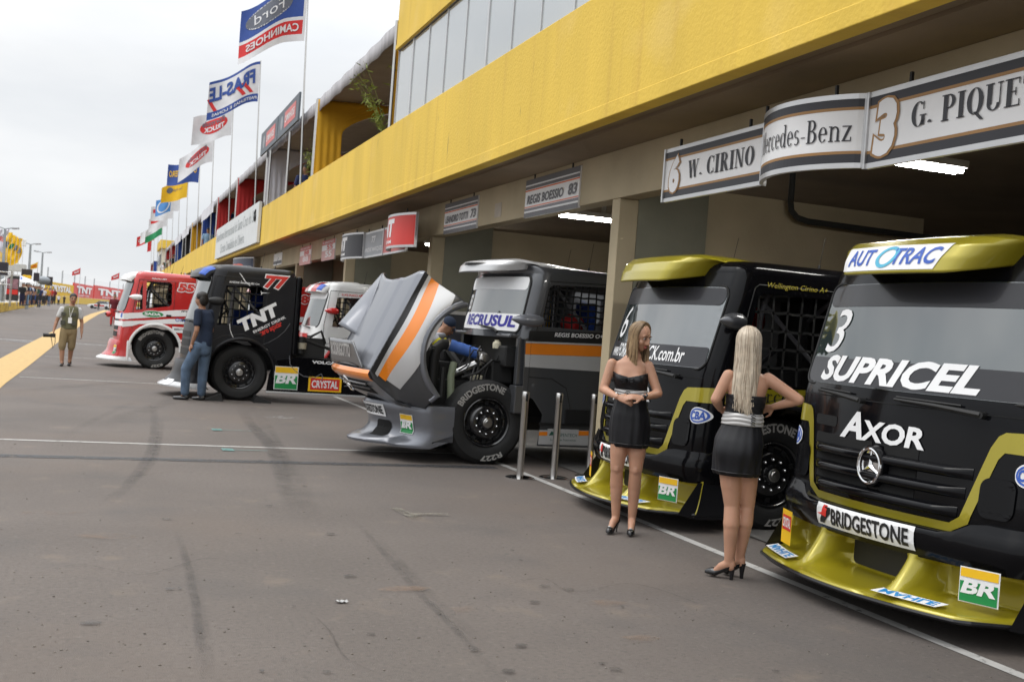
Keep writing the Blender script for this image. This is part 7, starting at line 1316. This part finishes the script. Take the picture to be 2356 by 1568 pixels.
rows = [(50, 'a dark shirt and a pale hat, first of the crowd beside the cooler', 'black', 'navy_trouser'), (55.5, 'a navy shirt beside the pale hatted one', 'navy_blue', 'brown_short'), (61, 'a light blue dress in the crowd', 'sky', 'sky'), (66.5, 'a black shirt between the blue dress and the striped shirt', 'black', 'denim_blue'), (71.5, 'a mid blue shirt near the loudspeaker legs', 'royal', 'navy_trouser'), (77, 'a cream shirt under the loudspeaker', 'cream', 'royal'), (83, 'a dark green shirt right of the loudspeaker', 'bottle', 'charcoal'), (92, 'a dark blue shirt at the back of the crowd', 'navy_blue', 'charcoal'), (100, 'a white racing shirt high at the crowd\'s end', 'white', 'charcoal'), (106, 'a yellow shirt near the grey balloon', 'mustard', 'charcoal'), (111, 'an orange shirt at the crowd\'s right end', 'orange', 'denim_blue'), (117, 'a red shirt under the dark board', 'scarlet', 'charcoal'), (124, 'a maroon shirt at the last dark board', 'maroon', 'charcoal')]
rows2 = [(53, 'a cream top behind the pale hatted one', 'cream', 'charcoal'), (58.5, 'a black top at the back, between the navy shirt and the blue dress', 'black', 'denim_blue'), (64, 'a navy top at the back, right of the blue dress', 'navy_blue', 'charcoal'), (69, 'a white top at the back, near the striped parasol edge', 'white', 'navy_trouser'), (74.5, 'a black top at the back, below the tall loudspeaker', 'black', 'charcoal'), (80, 'a mustard top behind the cream shirt', 'mustard', 'charcoal'), (87, 'a black top beside the dark green shirt', 'black', 'brown_short'), (90, 'a white top just left of the last dark blue shirt', 'white', 'denim_blue'), (96, 'a royal blue top at the crowd\'s right part', 'royal', 'charcoal'), (103, 'a black top between the white and yellow shirts', 'black', 'charcoal'), (114, 'a cream top between the orange and red shirts', 'cream', 'charcoal'), (120, 'a dark navy top beside the red shirt', 'navy_blue', 'charcoal')]
pal = dict(black=(.02, .02, .022), navy_blue=(.02, .03, .1), sky=(.22, .35, .5), royal=(.05, .1, .32), cream=(.5, .45, .35), bottle=(.03, .07, .05), white=(.55, .55, .6), mustard=(.5, .3, .04), orange=(.6, .2, .03), scarlet=(.5, .05, .04), maroon=(.12, .012, .02), navy_trouser=(.02, .02, .05), brown_short=(.2, .13, .08), denim_blue=(.08, .14, .25), charcoal=(.03, .03, .035))
for k, (px, lb, a, c) in enumerate(rows):
    Y = 98 + 4.0 * k; p = at(px, 690, Y=Y); plain('spectator in ' + lb, (p.x, Y, .62), cm(a, pal[a]), cm(c, pal[c]), random.uniform(1.02, 1.12), .04, vox=.04, group=CR, arms=.15 if k % 3 == 0 else 0, long_=k % 2 == 0)
for k, (px, lb, a, c) in enumerate(rows2):
    Y = 101 + 4.2 * k; p = at(px, 690, Y=Y); plain('spectator in ' + lb, (p.x, Y, .62), cm(a, pal[a]), cm(c, pal[c]), random.uniform(1.04, 1.16), .04, vox=.045, group=CR, long_=k % 2 == 1)
# balcony people
BC = 'people on the balcony'
def balc(y, x, lb, a, k=1.0, vox=.02): p = bw(x, y, 3.87); plain(lb, tuple(p), cm(a, pal[a]), cm('charcoal', pal['charcoal']), k, vox=vox, face=(-.8, -.5, -.1), group=BC)
balc(30.5, .55, 'man with dark hair and dark shirt looking over the parapet under the sponsor boards', 'navy_blue', 1.06, .014); balc(33.2, .8, 'grey haired person mostly hidden behind the parapet under the sponsor boards', 'cream', .98)
balc(60.5, .3, 'person in a blue and white shirt leaning on the parapet by the blue drape', 'sky', 1.12)
for k, (y, lb, a) in enumerate(((95, 'spectator in dark clothes on the balcony by the farthest red tents, the nearest of four', 'black'), (100, 'spectator in cream on the balcony by the farthest red tents', 'cream'), (106, 'spectator in black with a pale cap on the balcony by the tower', 'bottle'), (114, 'spectator in white on the balcony past the cream tower edge', 'white'))): balc(y, .25, lb, a, 1.1, .04)
